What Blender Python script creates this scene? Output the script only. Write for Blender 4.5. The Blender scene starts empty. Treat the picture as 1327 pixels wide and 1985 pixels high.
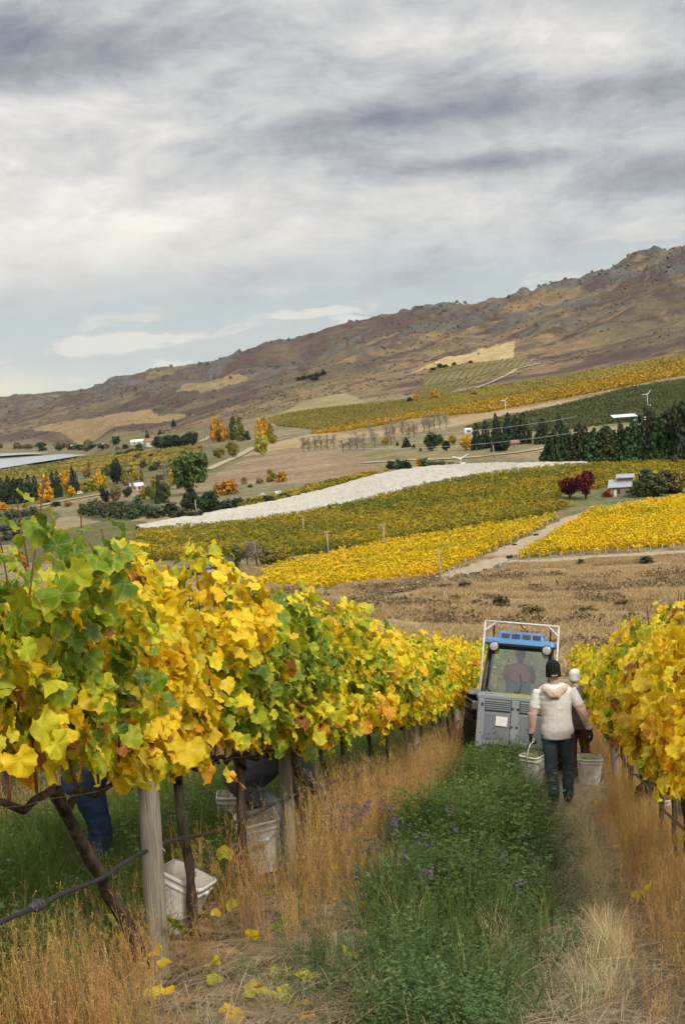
import bpy, math, random
import numpy as np
from mathutils import Vector, Matrix, Euler

# ------------------------------------------------------------------ camera, sky, sun, exposure
SC = bpy.context.scene
COL = SC.collection
R = math.radians
FPX, CX, CY = 2650.0, 663.5, 992.5
PITCH, ROLL = R(5.58), R(4.5)
FWD = np.array([0, math.cos(PITCH), -math.sin(PITCH)])
UP0 = np.array([0, math.sin(PITCH), math.cos(PITCH)])
RT0 = np.array([1.0, 0, 0])
RGT = math.cos(ROLL) * RT0 - math.sin(ROLL) * UP0
UPV = math.sin(ROLL) * RT0 + math.cos(ROLL) * UP0

cam = bpy.data.cameras.new('camera')
cam.sensor_fit = 'HORIZONTAL'
cam.sensor_width = 36.0
cam.lens = 36.0 * FPX / 1327.0
cam.clip_start = 0.1
cam.clip_end = 60000
cam_o = bpy.data.objects.new('camera', cam)
COL.objects.link(cam_o)
cam_o.matrix_world = Matrix(((RGT[0], UPV[0], -FWD[0], 0), (RGT[1], UPV[1], -FWD[1], 0), (RGT[2], UPV[2], -FWD[2], 0), (0, 0, 0, 1)))
SC.camera = cam_o

SUN_AZ, SUN_EL = R(150), R(42)       # azimuth clockwise from the view's forward axis (+Y)
sl = bpy.data.lights.new('sun', 'SUN')
sl.energy = 2.4
sl.angle = R(12)
sl.color = (1.0, 0.95, 0.86)
so = bpy.data.objects.new('sun', sl)
COL.objects.link(so)
sdir = Vector((math.sin(SUN_AZ) * math.cos(SUN_EL), math.cos(SUN_AZ) * math.cos(SUN_EL), math.sin(SUN_EL)))
so.rotation_euler = sdir.to_track_quat('Z', 'Y').to_euler()

SC.view_settings.view_transform = 'Standard'
SC.view_settings.look = 'None'
SC.view_settings.exposure = 0.28
SC.view_settings.gamma = 1.0
SC.view_settings.use_curve_mapping = False
SC.render.engine = 'CYCLES'
SC.cycles.use_denoising = True
SC.cycles.use_adaptive_sampling = True
SC.cycles.adaptive_threshold = 0.025
SC.cycles.max_bounces = 6
SC.cycles.diffuse_bounces = 3
SC.cycles.glossy_bounces = 2
SC.cycles.transmission_bounces = 4
SC.cycles.transparent_max_bounces = 8
SC.cycles.volume_bounces = 0
SC.cycles.caustics_reflective = False
SC.cycles.caustics_refractive = False


class NT:
    """small helper around a node tree"""
    def __init__(self, tree):
        self.t = tree

    def n(self, typ, **kw):
        nd = self.t.nodes.new(typ)
        for k, v in kw.items():
            if k.startswith('i_'):
                key = k[2:]
                key = int(key) if key.isdigit() else key
                nd.inputs[key].default_value = v
            else:
                setattr(nd, k, v)
        return nd

    def l(self, a, b):
        self.t.links.new(a, b)

    def val(self, x, sock):
        if isinstance(x, (int, float)):
            sock.default_value = x
        elif isinstance(x, (tuple, list)):
            sock.default_value = x
        else:
            self.l(x, sock)

    def math(self, op, a, b=0.0, c=None, clamp=False):
        nd = self.n('ShaderNodeMath', operation=op, use_clamp=clamp)
        self.val(a, nd.inputs[0])
        self.val(b, nd.inputs[1])
        if c is not None:
            self.val(c, nd.inputs[2])
        return nd.outputs[0]

    def vmath(self, op, a, b=(0, 0, 0)):
        nd = self.n('ShaderNodeVectorMath', operation=op)
        self.val(a, nd.inputs[0])
        if op == 'SCALE':
            self.val(b, nd.inputs['Scale'])
        else:
            self.val(b, nd.inputs[1])
        return nd.outputs['Value' if op in ('DOT_PRODUCT', 'LENGTH') else 0]

    def mix(self, f, a, b, blend='MIX'):
        nd = self.n('ShaderNodeMix', data_type='RGBA', blend_type=blend)
        nd.clamp_factor = True
        self.val(f, nd.inputs[0])
        for v, s in ((a, nd.inputs[6]), (b, nd.inputs[7])):
            if isinstance(v, (tuple, list)) and len(v) == 3:
                v = (*v, 1)
            self.val(v, s)
        return nd.outputs[2]

    def noise(self, vec, scale, detail=4, rough=0.55, dist=0.0, w=None):
        nd = self.n('ShaderNodeTexNoise')
        nd.inputs['Scale'].default_value = scale
        nd.inputs['Detail'].default_value = detail
        nd.inputs['Roughness'].default_value = rough
        nd.inputs['Distortion'].default_value = dist
        if vec is not None:
            self.l(vec, nd.inputs['Vector'])
        return nd.outputs[0]

    def ramp(self, f, stops, interp='LINEAR'):
        nd = self.n('ShaderNodeValToRGB')
        cr = nd.color_ramp
        cr.interpolation = interp
        while len(cr.elements) < len(stops):
            cr.elements.new(0.5)
        for e, (p, c) in zip(cr.elements, stops):
            e.position = p
            e.color = (*c, 1) if len(c) == 3 else c
        self.l(f, nd.inputs[0])
        return nd.outputs[0]

    def mapr(self, v, a, b, c=0.0, d=1.0, smooth=True):
        nd = self.n('ShaderNodeMapRange')
        nd.interpolation_type = 'SMOOTHSTEP' if smooth else 'LINEAR'
        self.val(v, nd.inputs[0])
        for i, x in enumerate((a, b, c, d)):
            nd.inputs[i + 1].default_value = x
        return nd.outputs[0]


def px_dir(u, v):
    d = FWD + RGT * (u - CX) / FPX - UPV * (v - CY) / FPX
    return d / np.linalg.norm(d)


# ---- world: Nishita sky behind layered procedural clouds
W = bpy.data.worlds.new('World')
SC.world = W
W.use_nodes = True
wt = W.node_tree
wt.nodes.clear()
w = NT(wt)
wout = w.n('ShaderNodeOutputWorld')
wbg = w.n('ShaderNodeBackground')
w.l(wbg.outputs[0], wout.inputs[0])
sky = w.n('ShaderNodeTexSky', sky_type='NISHITA')
sky.sun_disc = False
sky.sun_elevation = SUN_EL
sky.sun_rotation = SUN_AZ
sky.altitude = 300
sky.air_density = 1.0
sky.dust_density = 1.5
tc = w.n('ShaderNodeTexCoord')
D = tc.outputs['Generated']
nrm = w.vmath('NORMALIZE', D)
sep = w.n('ShaderNodeSeparateXYZ')
w.l(nrm, sep.inputs[0])
dz = sep.outputs[2]
el = w.math('ARCSINE', dz)
az = w.math('ARCTAN2', sep.outputs[0], sep.outputs[1])


def comb(x, y, z):
    nd = w.n('ShaderNodeCombineXYZ')
    for k, s in zip((x, y, z), nd.inputs):
        w.val(k, s)
    return nd.outputs[0]


# cloud coordinates: stretched sideways near the horizon as a flat cloud deck looks
ele = w.math('MULTIPLY', el, 57.3)
# skew: streaks run gently down to the right as in the photograph
azd = w.math('MULTIPLY', az, 57.3)
skew = w.math('MULTIPLY_ADD', azd, -0.06, ele)
cvec = w.vmath('MULTIPLY', nrm, (1.0, 1.0, 2.7))
warp = w.n('ShaderNodeTexNoise')
warp.inputs['Scale'].default_value = 7.0
warp.inputs['Detail'].default_value = 3
w.l(cvec, warp.inputs['Vector'])
wv = w.vmath('SCALE', w.vmath('SUBTRACT', warp.outputs[1], (0.5, 0.5, 0.5)), 0.10)
cv2 = w.vmath('ADD', cvec, wv)
big = w.noise(cv2, 4.6, 6, 0.55)
mid = w.noise(w.vmath('ADD', cv2, (3.1, 7.7, 1.3)), 12.0, 8, 0.62)
fine = w.noise(w.vmath('MULTIPLY', cv2, (1.0, 1.0, 0.6)), 38.0, 8, 0.66)


def blob(a0, e0, sa, se):
    """soft cloud mass centred at azimuth a0, elevation e0 (degrees)"""
    dx = w.math('DIVIDE', w.math('SUBTRACT', azd, a0), sa)
    dy = w.math('DIVIDE', w.math('SUBTRACT', ele, e0), se)
    r2 = w.math('ADD', w.math('MULTIPLY', dx, dx), w.math('MULTIPLY', dy, dy))
    return w.math('EXPONENT', w.math('MULTIPLY', r2, -1.0))


# thickness of the deck: >0.5 dark belly, <0.5 thin and bright
th = w.math('MULTIPLY_ADD', w.math('SUBTRACT', big, 0.5), 0.66, 0.41)
th = w.math('MULTIPLY_ADD', w.math('SUBTRACT', mid, 0.5), 0.62, th)
th = w.math('MULTIPLY_ADD', w.math('SUBTRACT', fine, 0.5), 0.30, th)
CLOUDS = [(-13.0, 14.0, 5.6, 1.3, 0.40), (-11.5, 11.6, 6.0, 0.6, -0.12), (-9.0, 12.9, 4.0, 0.5, 0.12), (3.0, 10.3, 6.0, 0.6, 0.22), (6.5, 8.2, 3.5, 0.4, 0.24), (14.5, 7.2, 4.0, 0.9, 0.28), (12, 10.5, 6, .8, .12), (0.5, 9.3, 3.0, 0.4, 0.10),
          (-10.0, 6.6, 9.0, 1.5, -0.18), (3.0, 13.0, 3.0, 1.0, -0.12), (10.0, 12.6, 4.5, 1.2, -0.18), (2.0, 7.0, 8.0, 0.9, -0.10), (-3.0, 15.2, 5.0, 1.2, -0.06), (-13, 9.6, 4, .9, -.08)]
for a0, e0, sa, se, k in CLOUDS:
    th = w.math('MULTIPLY_ADD', blob(a0, e0, sa, se), k, th)
ccol = w.ramp(th, [(0.14, (0.78, 0.76, 0.71)), (0.30, (0.62, 0.61, 0.59)), (0.46, (0.475, 0.485, 0.495)), (0.62, (0.335, 0.352, 0.378)), (0.84, (0.195, 0.218, 0.262))])
# lower sky: the deck thins to a pale blue-green veil with small bright puffs
low = w.mapr(w.math('MULTIPLY_ADD', w.math('SUBTRACT', mid, 0.5), 3.5, ele), 2.6, 6.4, 1.0, 0.0)
veil = w.mix(w.mapr(ele, 0.0, 5.0), (0.50, 0.55, 0.53), (0.395, 0.465, 0.485))
skc = w.vmath('SCALE', sky.outputs[0], 0.10)
veil = w.mix(0.12, veil, skc)
puff = w.noise(w.vmath('MULTIPLY', cv2, (1.0, 1.0, 2.0)), 16.0, 6, 0.6)
pf = w.mapr(puff, 0.52, 0.66)
pf = w.math('MULTIPLY', pf, w.mapr(ele, 5.0, 2.0))
cum = w.noise(w.vmath('MULTIPLY', cv2, (1.0, 1.0, 1.3)), 30.0, 8, 0.6)
cb = w.math('ADD', w.math('ADD', blob(-8.2, 2.15, 3.4, 0.55), blob(-0.6, 2.75, 2.4, 0.30)), blob(13.4, 5.0, 3.2, 0.55))
cb = w.math('MULTIPLY_ADD', w.math('SUBTRACT', cum, 0.5), 1.6, cb)
pf = w.math('MAXIMUM', pf, w.mapr(cb, 0.42, 0.72))
veil = w.mix(w.math('MULTIPLY', pf, 0.8), veil, (0.70, 0.68, 0.62))
warmlow = w.math('MULTIPLY', blob(-15.0, 0.6, 4.0, 0.7), 0.8)
veil = w.mix(warmlow, veil, (0.80, 0.72, 0.50))
col = w.mix(w.math('MULTIPLY', low, 0.85), ccol, veil)
warm2 = w.math('MULTIPLY', blob(-12.0, 6.0, 10.0, 1.6), 0.35)
col = w.mix(warm2, col, (0.78, 0.735, 0.63))
# an overcast dome brightens steadily towards the zenith
zb = w.math('MULTIPLY_ADD', w.math('MAXIMUM', w.math('SUBTRACT', dz, 0.27), 0.0), 1.6, 1.0)
col = w.vmath('SCALE', col, zb)
w.l(col, wbg.inputs[0])
wbg.inputs[1].default_value = 1.0

# ------------------------------------------------------------------ helpers
rng = np.random.default_rng(7)
random.seed(7)


def _hash(ix, iy, seed):
    h = (ix.astype(np.int64) * 374761393 + iy.astype(np.int64) * 668265263 + seed * 1442695041) & 0xFFFFFFFF
    h = ((h ^ (h >> 13)) * 1274126177) & 0xFFFFFFFF
    h = h ^ (h >> 16)
    return (h & 0xFFFFFF) / float(0xFFFFFF)


def vnoise(x, y, seed=0):
    x = np.asarray(x, float)
    y = np.asarray(y, float)
    ix, iy = np.floor(x), np.floor(y)
    fx, fy = x - ix, y - iy
    fx = fx * fx * fx * (fx * (fx * 6 - 15) + 10)
    fy = fy * fy * fy * (fy * (fy * 6 - 15) + 10)
    a = _hash(ix, iy, seed)
    b = _hash(ix + 1, iy, seed)
    c = _hash(ix, iy + 1, seed)
    d = _hash(ix + 1, iy + 1, seed)
    return (a * (1 - fx) + b * fx) * (1 - fy) + (c * (1 - fx) + d * fx) * fy


def fbm(x, y, seed=0, octv=5, gain=0.5):
    s, amp, tot = 0.0, 1.0, 0.0
    for k in range(octv):
        s = s + amp * vnoise(x * 2 ** k + 17.3 * k, y * 2 ** k - 9.1 * k, seed + k)
        tot += amp
        amp *= gain
    return s / tot


def sst(x, a, b):
    t = np.clip((np.asarray(x, float) - a) / (b - a), 0, 1)
    return t * t * (3 - 2 * t)


MATS = {}


def principled(name, rough=0.8, spec=0.3):
    m = bpy.data.materials.new(name)
    m.use_nodes = True
    t = NT(m.node_tree)
    b = m.node_tree.nodes['Principled BSDF']
    b.inputs['Roughness'].default_value = rough
    b.inputs['Specular IOR Level'].default_value = spec
    MATS[name] = m
    return m, t, b


def mat(name, c, c2=None, scale=8.0, rough=0.8, spec=0.3, bump=0.0, bscale=None, stretch=(1, 1, 1), metal=0.0, objcol=False, detail=5):
    """plain painted / natural surface: two colours mixed by noise, optional relief"""
    m, t, b = principled(name, rough, spec)
    tcn = t.n('ShaderNodeTexCoord')
    vec = t.vmath('MULTIPLY', tcn.outputs['Object'], stretch)
    nz = t.noise(vec, scale, detail, 0.6)
    c2 = c2 or tuple(x * 0.75 for x in c)
    colr = t.mix(t.mapr(nz, 0.35, 0.65), c, c2)
    if objcol:
        oi = t.n('ShaderNodeObjectInfo')
        colr = t.mix(1.0, colr, oi.outputs['Color'], 'MULTIPLY')
    t.l(colr, b.inputs['Base Color'])
    b.inputs['Metallic'].default_value = metal
    if bump:
        nb = t.noise(vec, bscale or scale * 3, 5, 0.65)
        bn = t.n('ShaderNodeBump')
        bn.inputs['Strength'].default_value = bump
        bn.inputs['Distance'].default_value = 0.02
        t.l(nb, bn.inputs['Height'])
        t.l(bn.outputs[0], b.inputs['Normal'])
    return m


def link(o, parent=None):
    COL.objects.link(o)
    if parent is not None:
        o.parent = parent
    return o


def tag(o, label=None, cat=None, group=None, kind=None):
    if label:
        o['label'] = label
    if cat:
        o['category'] = cat
    if group:
        o['group'] = group
    if kind:
        o['kind'] = kind
    return o


def empty(name, loc=(0, 0, 0), rot=(0, 0, 0), scale=(1, 1, 1)):
    o = bpy.data.objects.new(name, None)
    o.location = loc
    o.rotation_euler = rot
    o.scale = scale
    o.empty_display_size = 0.2
    return link(o)


def mesh_np(name, V, F, m=None, smooth=False, attrs=None):
    """V (N,3), F (M,k) all faces with k corners; attrs {name: (type, (N,c) array)} on points"""
    me = bpy.data.meshes.new(name)
    V = np.asarray(V, np.float32)
    F = np.asarray(F, np.int32)
    k = F.shape[1]
    me.vertices.add(len(V))
    me.vertices.foreach_set('co', V.ravel())
    me.loops.add(F.size)
    me.loops.foreach_set('vertex_index', F.ravel())
    me.polygons.add(len(F))
    me.polygons.foreach_set('loop_start', np.arange(0, F.size, k, dtype=np.int32))
    if smooth:
        me.polygons.foreach_set('use_smooth', np.ones(len(F), bool))
    for an, (ty, arr) in (attrs or {}).items():
        a = me.attributes.new(an, ty, 'POINT')
        arr = np.asarray(arr, np.float32)
        key = {'FLOAT_COLOR': 'color', 'FLOAT_VECTOR': 'vector', 'FLOAT': 'value'}[ty]
        a.data.foreach_set(key, arr.ravel())
    if m is not None:
        me.materials.append(m)
    me.update(calc_edges=True)
    return me


def obj(name, me, parent=None, loc=None):
    o = bpy.data.objects.new(name, me)
    if loc is not None:
        o.location = loc
    return link(o, parent)


class MB:
    """mesh builder with mixed faces"""
    def __init__(self):
        self.v, self.f = [], []

    def box(self, c, s, rot=None, taper=1.0):
        b = len(self.v)
        m = rot if isinstance(rot, Matrix) else (Euler(rot).to_matrix() if rot else Matrix.Identity(3))
        for z in (-.5, .5):
            k = 1.0 if z < 0 else taper
            for x, y in ((-.5, -.5), (.5, -.5), (.5, .5), (-.5, .5)):
                p = m @ Vector((x * s[0] * k, y * s[1] * k, z * s[2]))
                self.v.append((p.x + c[0], p.y + c[1], p.z + c[2]))
        for q in ((3, 2, 1, 0), (4, 5, 6, 7), (0, 1, 5, 4), (1, 2, 6, 5), (2, 3, 7, 6), (3, 0, 4, 7)):
            self.f.append([b + i for i in q])
        return self

    def tube(self, path, rad, n=8, cap=True, jit=0.0, rs=None):
        path = [Vector(p) for p in path]
        if not hasattr(rad, '__len__'):
            rad = [rad] * len(path)
        rs = rs or random
        b = len(self.v)
        prev = None
        for i, p in enumerate(path):
            d = (path[min(i + 1, len(path) - 1)] - path[max(i - 1, 0)]).normalized()
            if prev is None:
                a = Vector((0, 0, 1)) if abs(d.z) < .9 else Vector((1, 0, 0))
                x = d.cross(a).normalized()
            else:
                x = (prev - d * prev.dot(d)).normalized()
            prev = x
            y = d.cross(x)
            for k in range(n):
                an = 2 * math.pi * k / n
                rr = rad[i] * (1 + (rs.uniform(-jit, jit) if jit else 0))
                q = p + (x * math.cos(an) + y * math.sin(an)) * rr
                self.v.append(tuple(q))
        for i in range(len(path) - 1):
            for k in range(n):
                k2 = (k + 1) % n
                self.f.append([b + i * n + k, b + i * n + k2, b + (i + 1) * n + k2, b + (i + 1) * n + k])
        if cap:
            self.f.append([b + k for k in range(n)][::-1])
            self.f.append([b + (len(path) - 1) * n + k for k in range(n)])
        return self

    def rings(self, rings, cap=True, closed=True):
        """loft of equal length rings"""
        b = len(self.v)
        n = len(rings[0])
        for r_ in rings:
            self.v += [tuple(p) for p in r_]
        for i in range(len(rings) - 1):
            for k in range(n if closed else n - 1):
                k2 = (k + 1) % n
                self.f.append([b + i * n + k, b + i * n + k2, b + (i + 1) * n + k2, b + (i + 1) * n + k])
        if cap:
            self.f.append([b + k for k in range(n)][::-1])
            self.f.append([b + (len(rings) - 1) * n + k for k in range(n)])
        return self

    def lathe(self, prof, n=24, axis='z', c=(0, 0, 0), cap=False):
        rr = []
        for r_, h in prof:
            ring = []
            for k in range(n):
                a = 2 * math.pi * k / n
                x, y = r_ * math.cos(a), r_ * math.sin(a)
                p = {'z': (x, y, h), 'x': (h, x, y), 'y': (x, h, -y)}[axis]
                ring.append((p[0] + c[0], p[1] + c[1], p[2] + c[2]))
            rr.append(ring)
        return self.rings(rr, cap)

    def poly(self, pts):
        b = len(self.v)
        self.v += [tuple(p) for p in pts]
        self.f.append(list(range(b, b + len(pts))))
        return self

    def prism(self, outline, y0, y1):
        """outline in x,z extruded along y"""
        n = len(outline)
        b = len(self.v)
        for y in (y0, y1):
            self.v += [(x, y, z) for x, z in outline]
        self.f.append([b + k for k in range(n)])
        self.f.append([b + n + k for k in range(n)][::-1])
        for k in range(n):
            k2 = (k + 1) % n
            self.f.append([b + k2, b + k, b + n + k, b + n + k2])
        return self

    def mesh(self, name, m=None, smooth=False):
        me = bpy.data.meshes.new(name)
        me.from_pydata(self.v, [], self.f)
        if smooth:
            me.polygons.foreach_set('use_smooth', np.ones(len(me.polygons), bool))
        if m is not None:
            me.materials.append(m)
        me.update()
        return me

    def build(self, name, m, parent=None, smooth=False, bevel=0.0, autosmooth=False):
        me = self.mesh(name, m, smooth)
        o = obj(name, me, parent)
        if bevel:
            bv = o.modifiers.new('bevel', 'BEVEL')
            bv.width = bevel
            bv.segments = 2
            bv.limit_method = 'ANGLE'
            bv.angle_limit = R(40)
        return o


def copy_tree(o, parent=None):
    c = o.copy()
    link(c, parent)
    for ch in o.children:
        copy_tree(ch, c)
    return c


PROTO = bpy.data.collections.new('prototypes')    # never linked to the scene: only sources for scattering


def scatter(name, P, rot, scl, protos, label, cat, kind='stuff', idx=None, colr=None):
    """one object that instances small prototype meshes on its points"""
    P = np.asarray(P, np.float32)
    n = len(P)
    me = bpy.data.meshes.new(name)
    me.vertices.add(n)
    me.vertices.foreach_set('co', P.ravel())
    a = me.attributes.new('rot', 'FLOAT_VECTOR', 'POINT')
    a.data.foreach_set('vector', np.asarray(rot, np.float32).ravel())
    scl = np.asarray(scl, np.float32)
    if scl.ndim == 1:
        scl = np.stack([scl] * 3, 1)
    a = me.attributes.new('scl', 'FLOAT_VECTOR', 'POINT')
    a.data.foreach_set('vector', scl.ravel())
    if idx is None:
        idx = rng.integers(0, len(protos), n)
    a = me.attributes.new('pick', 'INT', 'POINT')
    a.data.foreach_set('value', np.asarray(idx, np.int32))
    c = bpy.data.collections.new(name + '_source')
    for p in protos:
        po = bpy.data.objects.new(name + '_piece', p)
        c.objects.link(po)
    ng = bpy.data.node_groups.new(name + '_nodes', 'GeometryNodeTree')
    ng.interface.new_socket('Geometry', in_out='INPUT', socket_type='NodeSocketGeometry')
    ng.interface.new_socket('Geometry', in_out='OUTPUT', socket_type='NodeSocketGeometry')
    g = NT(ng)
    gi, go = g.n('NodeGroupInput'), g.n('NodeGroupOutput')
    ci = g.n('GeometryNodeCollectionInfo')
    ci.inputs['Collection'].default_value = c
    ci.inputs['Separate Children'].default_value = True
    ci.inputs['Reset Children'].default_value = True

    def na(nm, ty):
        q = g.n('GeometryNodeInputNamedAttribute', data_type=ty)
        q.inputs['Name'].default_value = nm
        return q.outputs[0]
    iop = g.n('GeometryNodeInstanceOnPoints')
    g.l(gi.outputs[0], iop.inputs['Points'])
    g.l(ci.outputs[0], iop.inputs['Instance'])
    iop.inputs['Pick Instance'].default_value = True
    g.l(na('pick', 'INT'), iop.inputs['Instance Index'])
    e2r = g.n('FunctionNodeEulerToRotation')
    g.l(na('rot', 'FLOAT_VECTOR'), e2r.inputs[0])
    g.l(e2r.outputs[0], iop.inputs['Rotation'])
    g.l(na('scl', 'FLOAT_VECTOR'), iop.inputs['Scale'])
    g.l(iop.outputs[0], go.inputs[0])
    o = obj(name, me)
    md = o.modifiers.new('scatter', 'NODES')
    md.node_group = ng
    return tag(o, label, cat, None, kind)


# ------------------------------------------------------------------ terrain
PHI = R(8.55)                         # the vine rows run 8.55 degrees to the right of the view axis
S_AX = np.array([math.sin(PHI), math.cos(PHI)])
T_AX = np.array([math.cos(PHI), -math.sin(PHI)])
ROW_L, ROW_R, ROW_GAP = -2.04, 0.82, 2.86

TH = [-24, -14, -7, 0, 7, 14, 24]
PROF = [
    [(40, -12), (130, -24), (250, -34), (480, -40), (750, -54), (1250, -66), (1700, -70.6), (2500, -74), (3000, -62), (4000, -40), (5500, -5), (7000, -60), (12000, -120)],
    [(40, -12), (130, -24), (250, -34), (480, -39), (750, -52), (1250, -63.7), (1700, -70.6), (2500, -72.6), (3000, -51), (4000, -23), (5500, 35), (7000, -20), (12000, -120)],
    [(40, -12), (130, -24), (240, -33), (290, -34.5), (370, -36.4), (490, -39), (850, -45.2), (1300, -49.5), (1650, -44), (2200, -17), (2900, 20), (3600, 67), (5000, 10), (12000, -100)],
    [(40, -11.2), (70, -15.5), (140, -23.6), (235, -35.2), (295, -37.5), (370, -37.3), (430, -36.9), (600, -37.8), (850, -37.6), (1250, -31.6), (1500, -21), (2100, 26), (3100, 120), (4400, 60), (12000, -100)],
    [(40, -11.2), (70, -15.8), (135, -25.1), (245, -36.3), (340, -37.6), (450, -33.6), (620, -33.5), (850, -29.8), (1150, -23), (1350, -14.3), (1600, 4), (1950, 49), (2800, 145), (4000, 90), (12000, -100)],
    [(40, -12), (70, -16.5), (130, -25.5), (240, -36.1), (340, -37.1), (440, -35.9), (700, -31.4), (950, -21), (1300, -4.4), (1600, 25), (2000, 91), (2600, 197), (3700, 140), (12000, -100)],
    [(40, -13), (70, -17.5), (130, -26.5), (240, -37), (340, -38), (440, -36), (700, -31), (950, -20), (1300, 0), (1600, 40), (2000, 125), (2600, 260), (3700, 200), (12000, -100)],
]
NTH, NLR = 260, 700
_thg = np.linspace(-30, 30, NTH)
_lrg = np.linspace(math.log(20), math.log(14000), NLR)


def _table():
    cols = []
    for pr in PROF:
        lr = np.log([p[0] for p in pr])
        cols.append(np.interp(_lrg, lr, [p[1] for p in pr]))
    cols = np.array(cols)
    T = np.empty((NTH, NLR))
    for j in range(NLR):
        T[:, j] = np.interp(_thg, TH, cols[:, j])

    def blur(A, n, ax):
        k = np.exp(-0.5 * (np.arange(-n, n + 1) / (n / 2.5)) ** 2)
        k /= k.sum()
        pad = [(0, 0), (0, 0)]
        pad[ax] = (n, n)
        B = np.pad(A, pad, mode='edge')
        return np.apply_along_axis(lambda v: np.convolve(v, k, 'valid'), ax, B)
    T = blur(T, 9, 1)
    T = blur(T, 12, 0)
    return T


_TAB = _table()
HB_TH = [-30, -14, -7, 0, 7, 14, 30]
HB_R = [2600, 2450, 1500, 1380, 1270, 1230, 1200]


def far_z(x, y):
    r = np.hypot(x, y)
    th = np.degrees(np.arctan2(x, y))
    i = np.clip((th + 30) / 60 * (NTH - 1), 0, NTH - 1.001)
    j = np.clip((np.log(np.maximum(r, 20)) - _lrg[0]) / (_lrg[-1] - _lrg[0]) * (NLR - 1), 0, NLR - 1.001)
    i0, j0 = i.astype(int), j.astype(int)
    a, b = i - i0, j - j0
    z = (_TAB[i0, j0] * (1 - a) + _TAB[i0 + 1, j0] * a) * (1 - b) + (_TAB[i0, j0 + 1] * (1 - a) + _TAB[i0 + 1, j0 + 1] * a) * b
    return z


def near_z(x, y):
    s = x * S_AX[0] + y * S_AX[1]
    t = x * T_AX[0] + y * T_AX[1]
    k = 0.2412
    sc = np.clip(s, -30, 70)
    drop = k * sc - np.where(sc > 14, 0.0011 * (sc - 14) ** 2, 0)
    return -1.46 - drop - 0.0814 * 9 * np.tanh(t / 9)


def hill_w(x, y):
    r = np.hypot(x, y)
    th = np.degrees(np.arctan2(x, y))
    rb = np.interp(th, HB_TH, HB_R)
    return sst(r / rb, 0.99, 1.22), r / rb


def ground(x, y):
    x = np.asarray(x, float)
    y = np.asarray(y, float)
    r = np.hypot(x, y)
    b = sst(r, 46, 85)
    z = near_z(x, y) * (1 - b) + far_z(x, y) * b
    # small unevenness underfoot, larger out on the bank
    z = z + (fbm(x * 1.6, y * 1.6, 3, 4) - 0.5) * 0.07 * (1 - b)
    z = z + (fbm(x / 14, y / 14, 5, 4) - 0.5) * 2.2 * sst(r, 60, 110) * (1 - sst(r, 200, 250))
    lkm = sst(-np.degrees(np.arctan2(x, y)), 9.0, 10.6) * sst(r, 1330, 1440) * (1 - sst(r, 2150, 2350))
    z = z * (1 - lkm) + np.minimum(z, -69.0) * lkm
    hw, q = hill_w(x, y)
    if np.any(hw > 0):
        cq = -.571 * x + .82 * y
        cp = .82 * x + .571 * y
        wx = (fbm(x / 260, y / 260, 21, 3) - .5) * 200
        g = np.abs(fbm((cq + wx) / 210, (cp + wx) / 800, 11, 4) - .5) * 2
        amp = 0.35 + 0.65 * sst(q, 1.1, 1.6)
        z = z + hw * amp * ((g - .35) * 44 + (fbm(x / 300, y / 300, 31, 5) - .5) * 38 + (fbm(x / 60, y / 60, 41, 5, .6) - .5) * 13)
        rock = np.maximum(fbm(x / 55, y / 55, 51, 4, .55) - .53, 0)
        z = z + hw * sst(q, 1.35, 1.9) * rock * 40
    return z


def gz(x, y):
    return float(ground(np.array([x]), np.array([y]))[0])


def rc(s, t, h=0.0):
    """row coordinates (along, across, above ground) to world"""
    x, y = s * S_AX[0] + t * T_AX[0], s * S_AX[1] + t * T_AX[1]
    return Vector((x, y, gz(x, y) + h))


_rs = np.concatenate([np.arange(4, 80, 0.15), np.exp(np.arange(math.log(80), math.log(7500), 0.0016))])


def hit(u, v, h=0.0):
    """where the sight line through a place in the photograph meets the ground"""
    d = px_dir(u, v)
    P = _rs[:, None] * d[None, :]
    dzv = P[:, 2] - ground(P[:, 0], P[:, 1]) - h
    k = np.where(dzv < 0)[0]
    i = k[0] if len(k) else len(_rs) - 1
    if i == 0:
        return Vector(P[0])
    a, b = dzv[i - 1], dzv[i]
    f = a / (a - b) if a != b else 0
    q = P[i - 1] * (1 - f) + P[i] * f
    return Vector((q[0], q[1], float(q[2])))


def proj(p):
    p = np.asarray(p, float)
    f = p @ FWD
    return np.stack([CX + FPX * (p @ RGT) / f, CY - FPX * (p @ UPV) / f], -1)


def inpoly(X, Y, poly):
    r_ = np.zeros(X.shape, bool)
    n = len(poly)
    for i in range(n):
        x0, y0 = poly[i][:2]
        x1, y1 = poly[(i + 1) % n][:2]
        c = (y0 > Y) != (y1 > Y)
        with np.errstate(divide='ignore', invalid='ignore'):
            xi = (x1 - x0) * (Y - y0) / (y1 - y0) + x0
        r_ ^= c & (X < xi)
    return r_


def area_of(pix):
    """outline of a plot on the ground, in world x,y"""
    return [tuple(hit(u, v))[:2] for u, v in pix]
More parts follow.
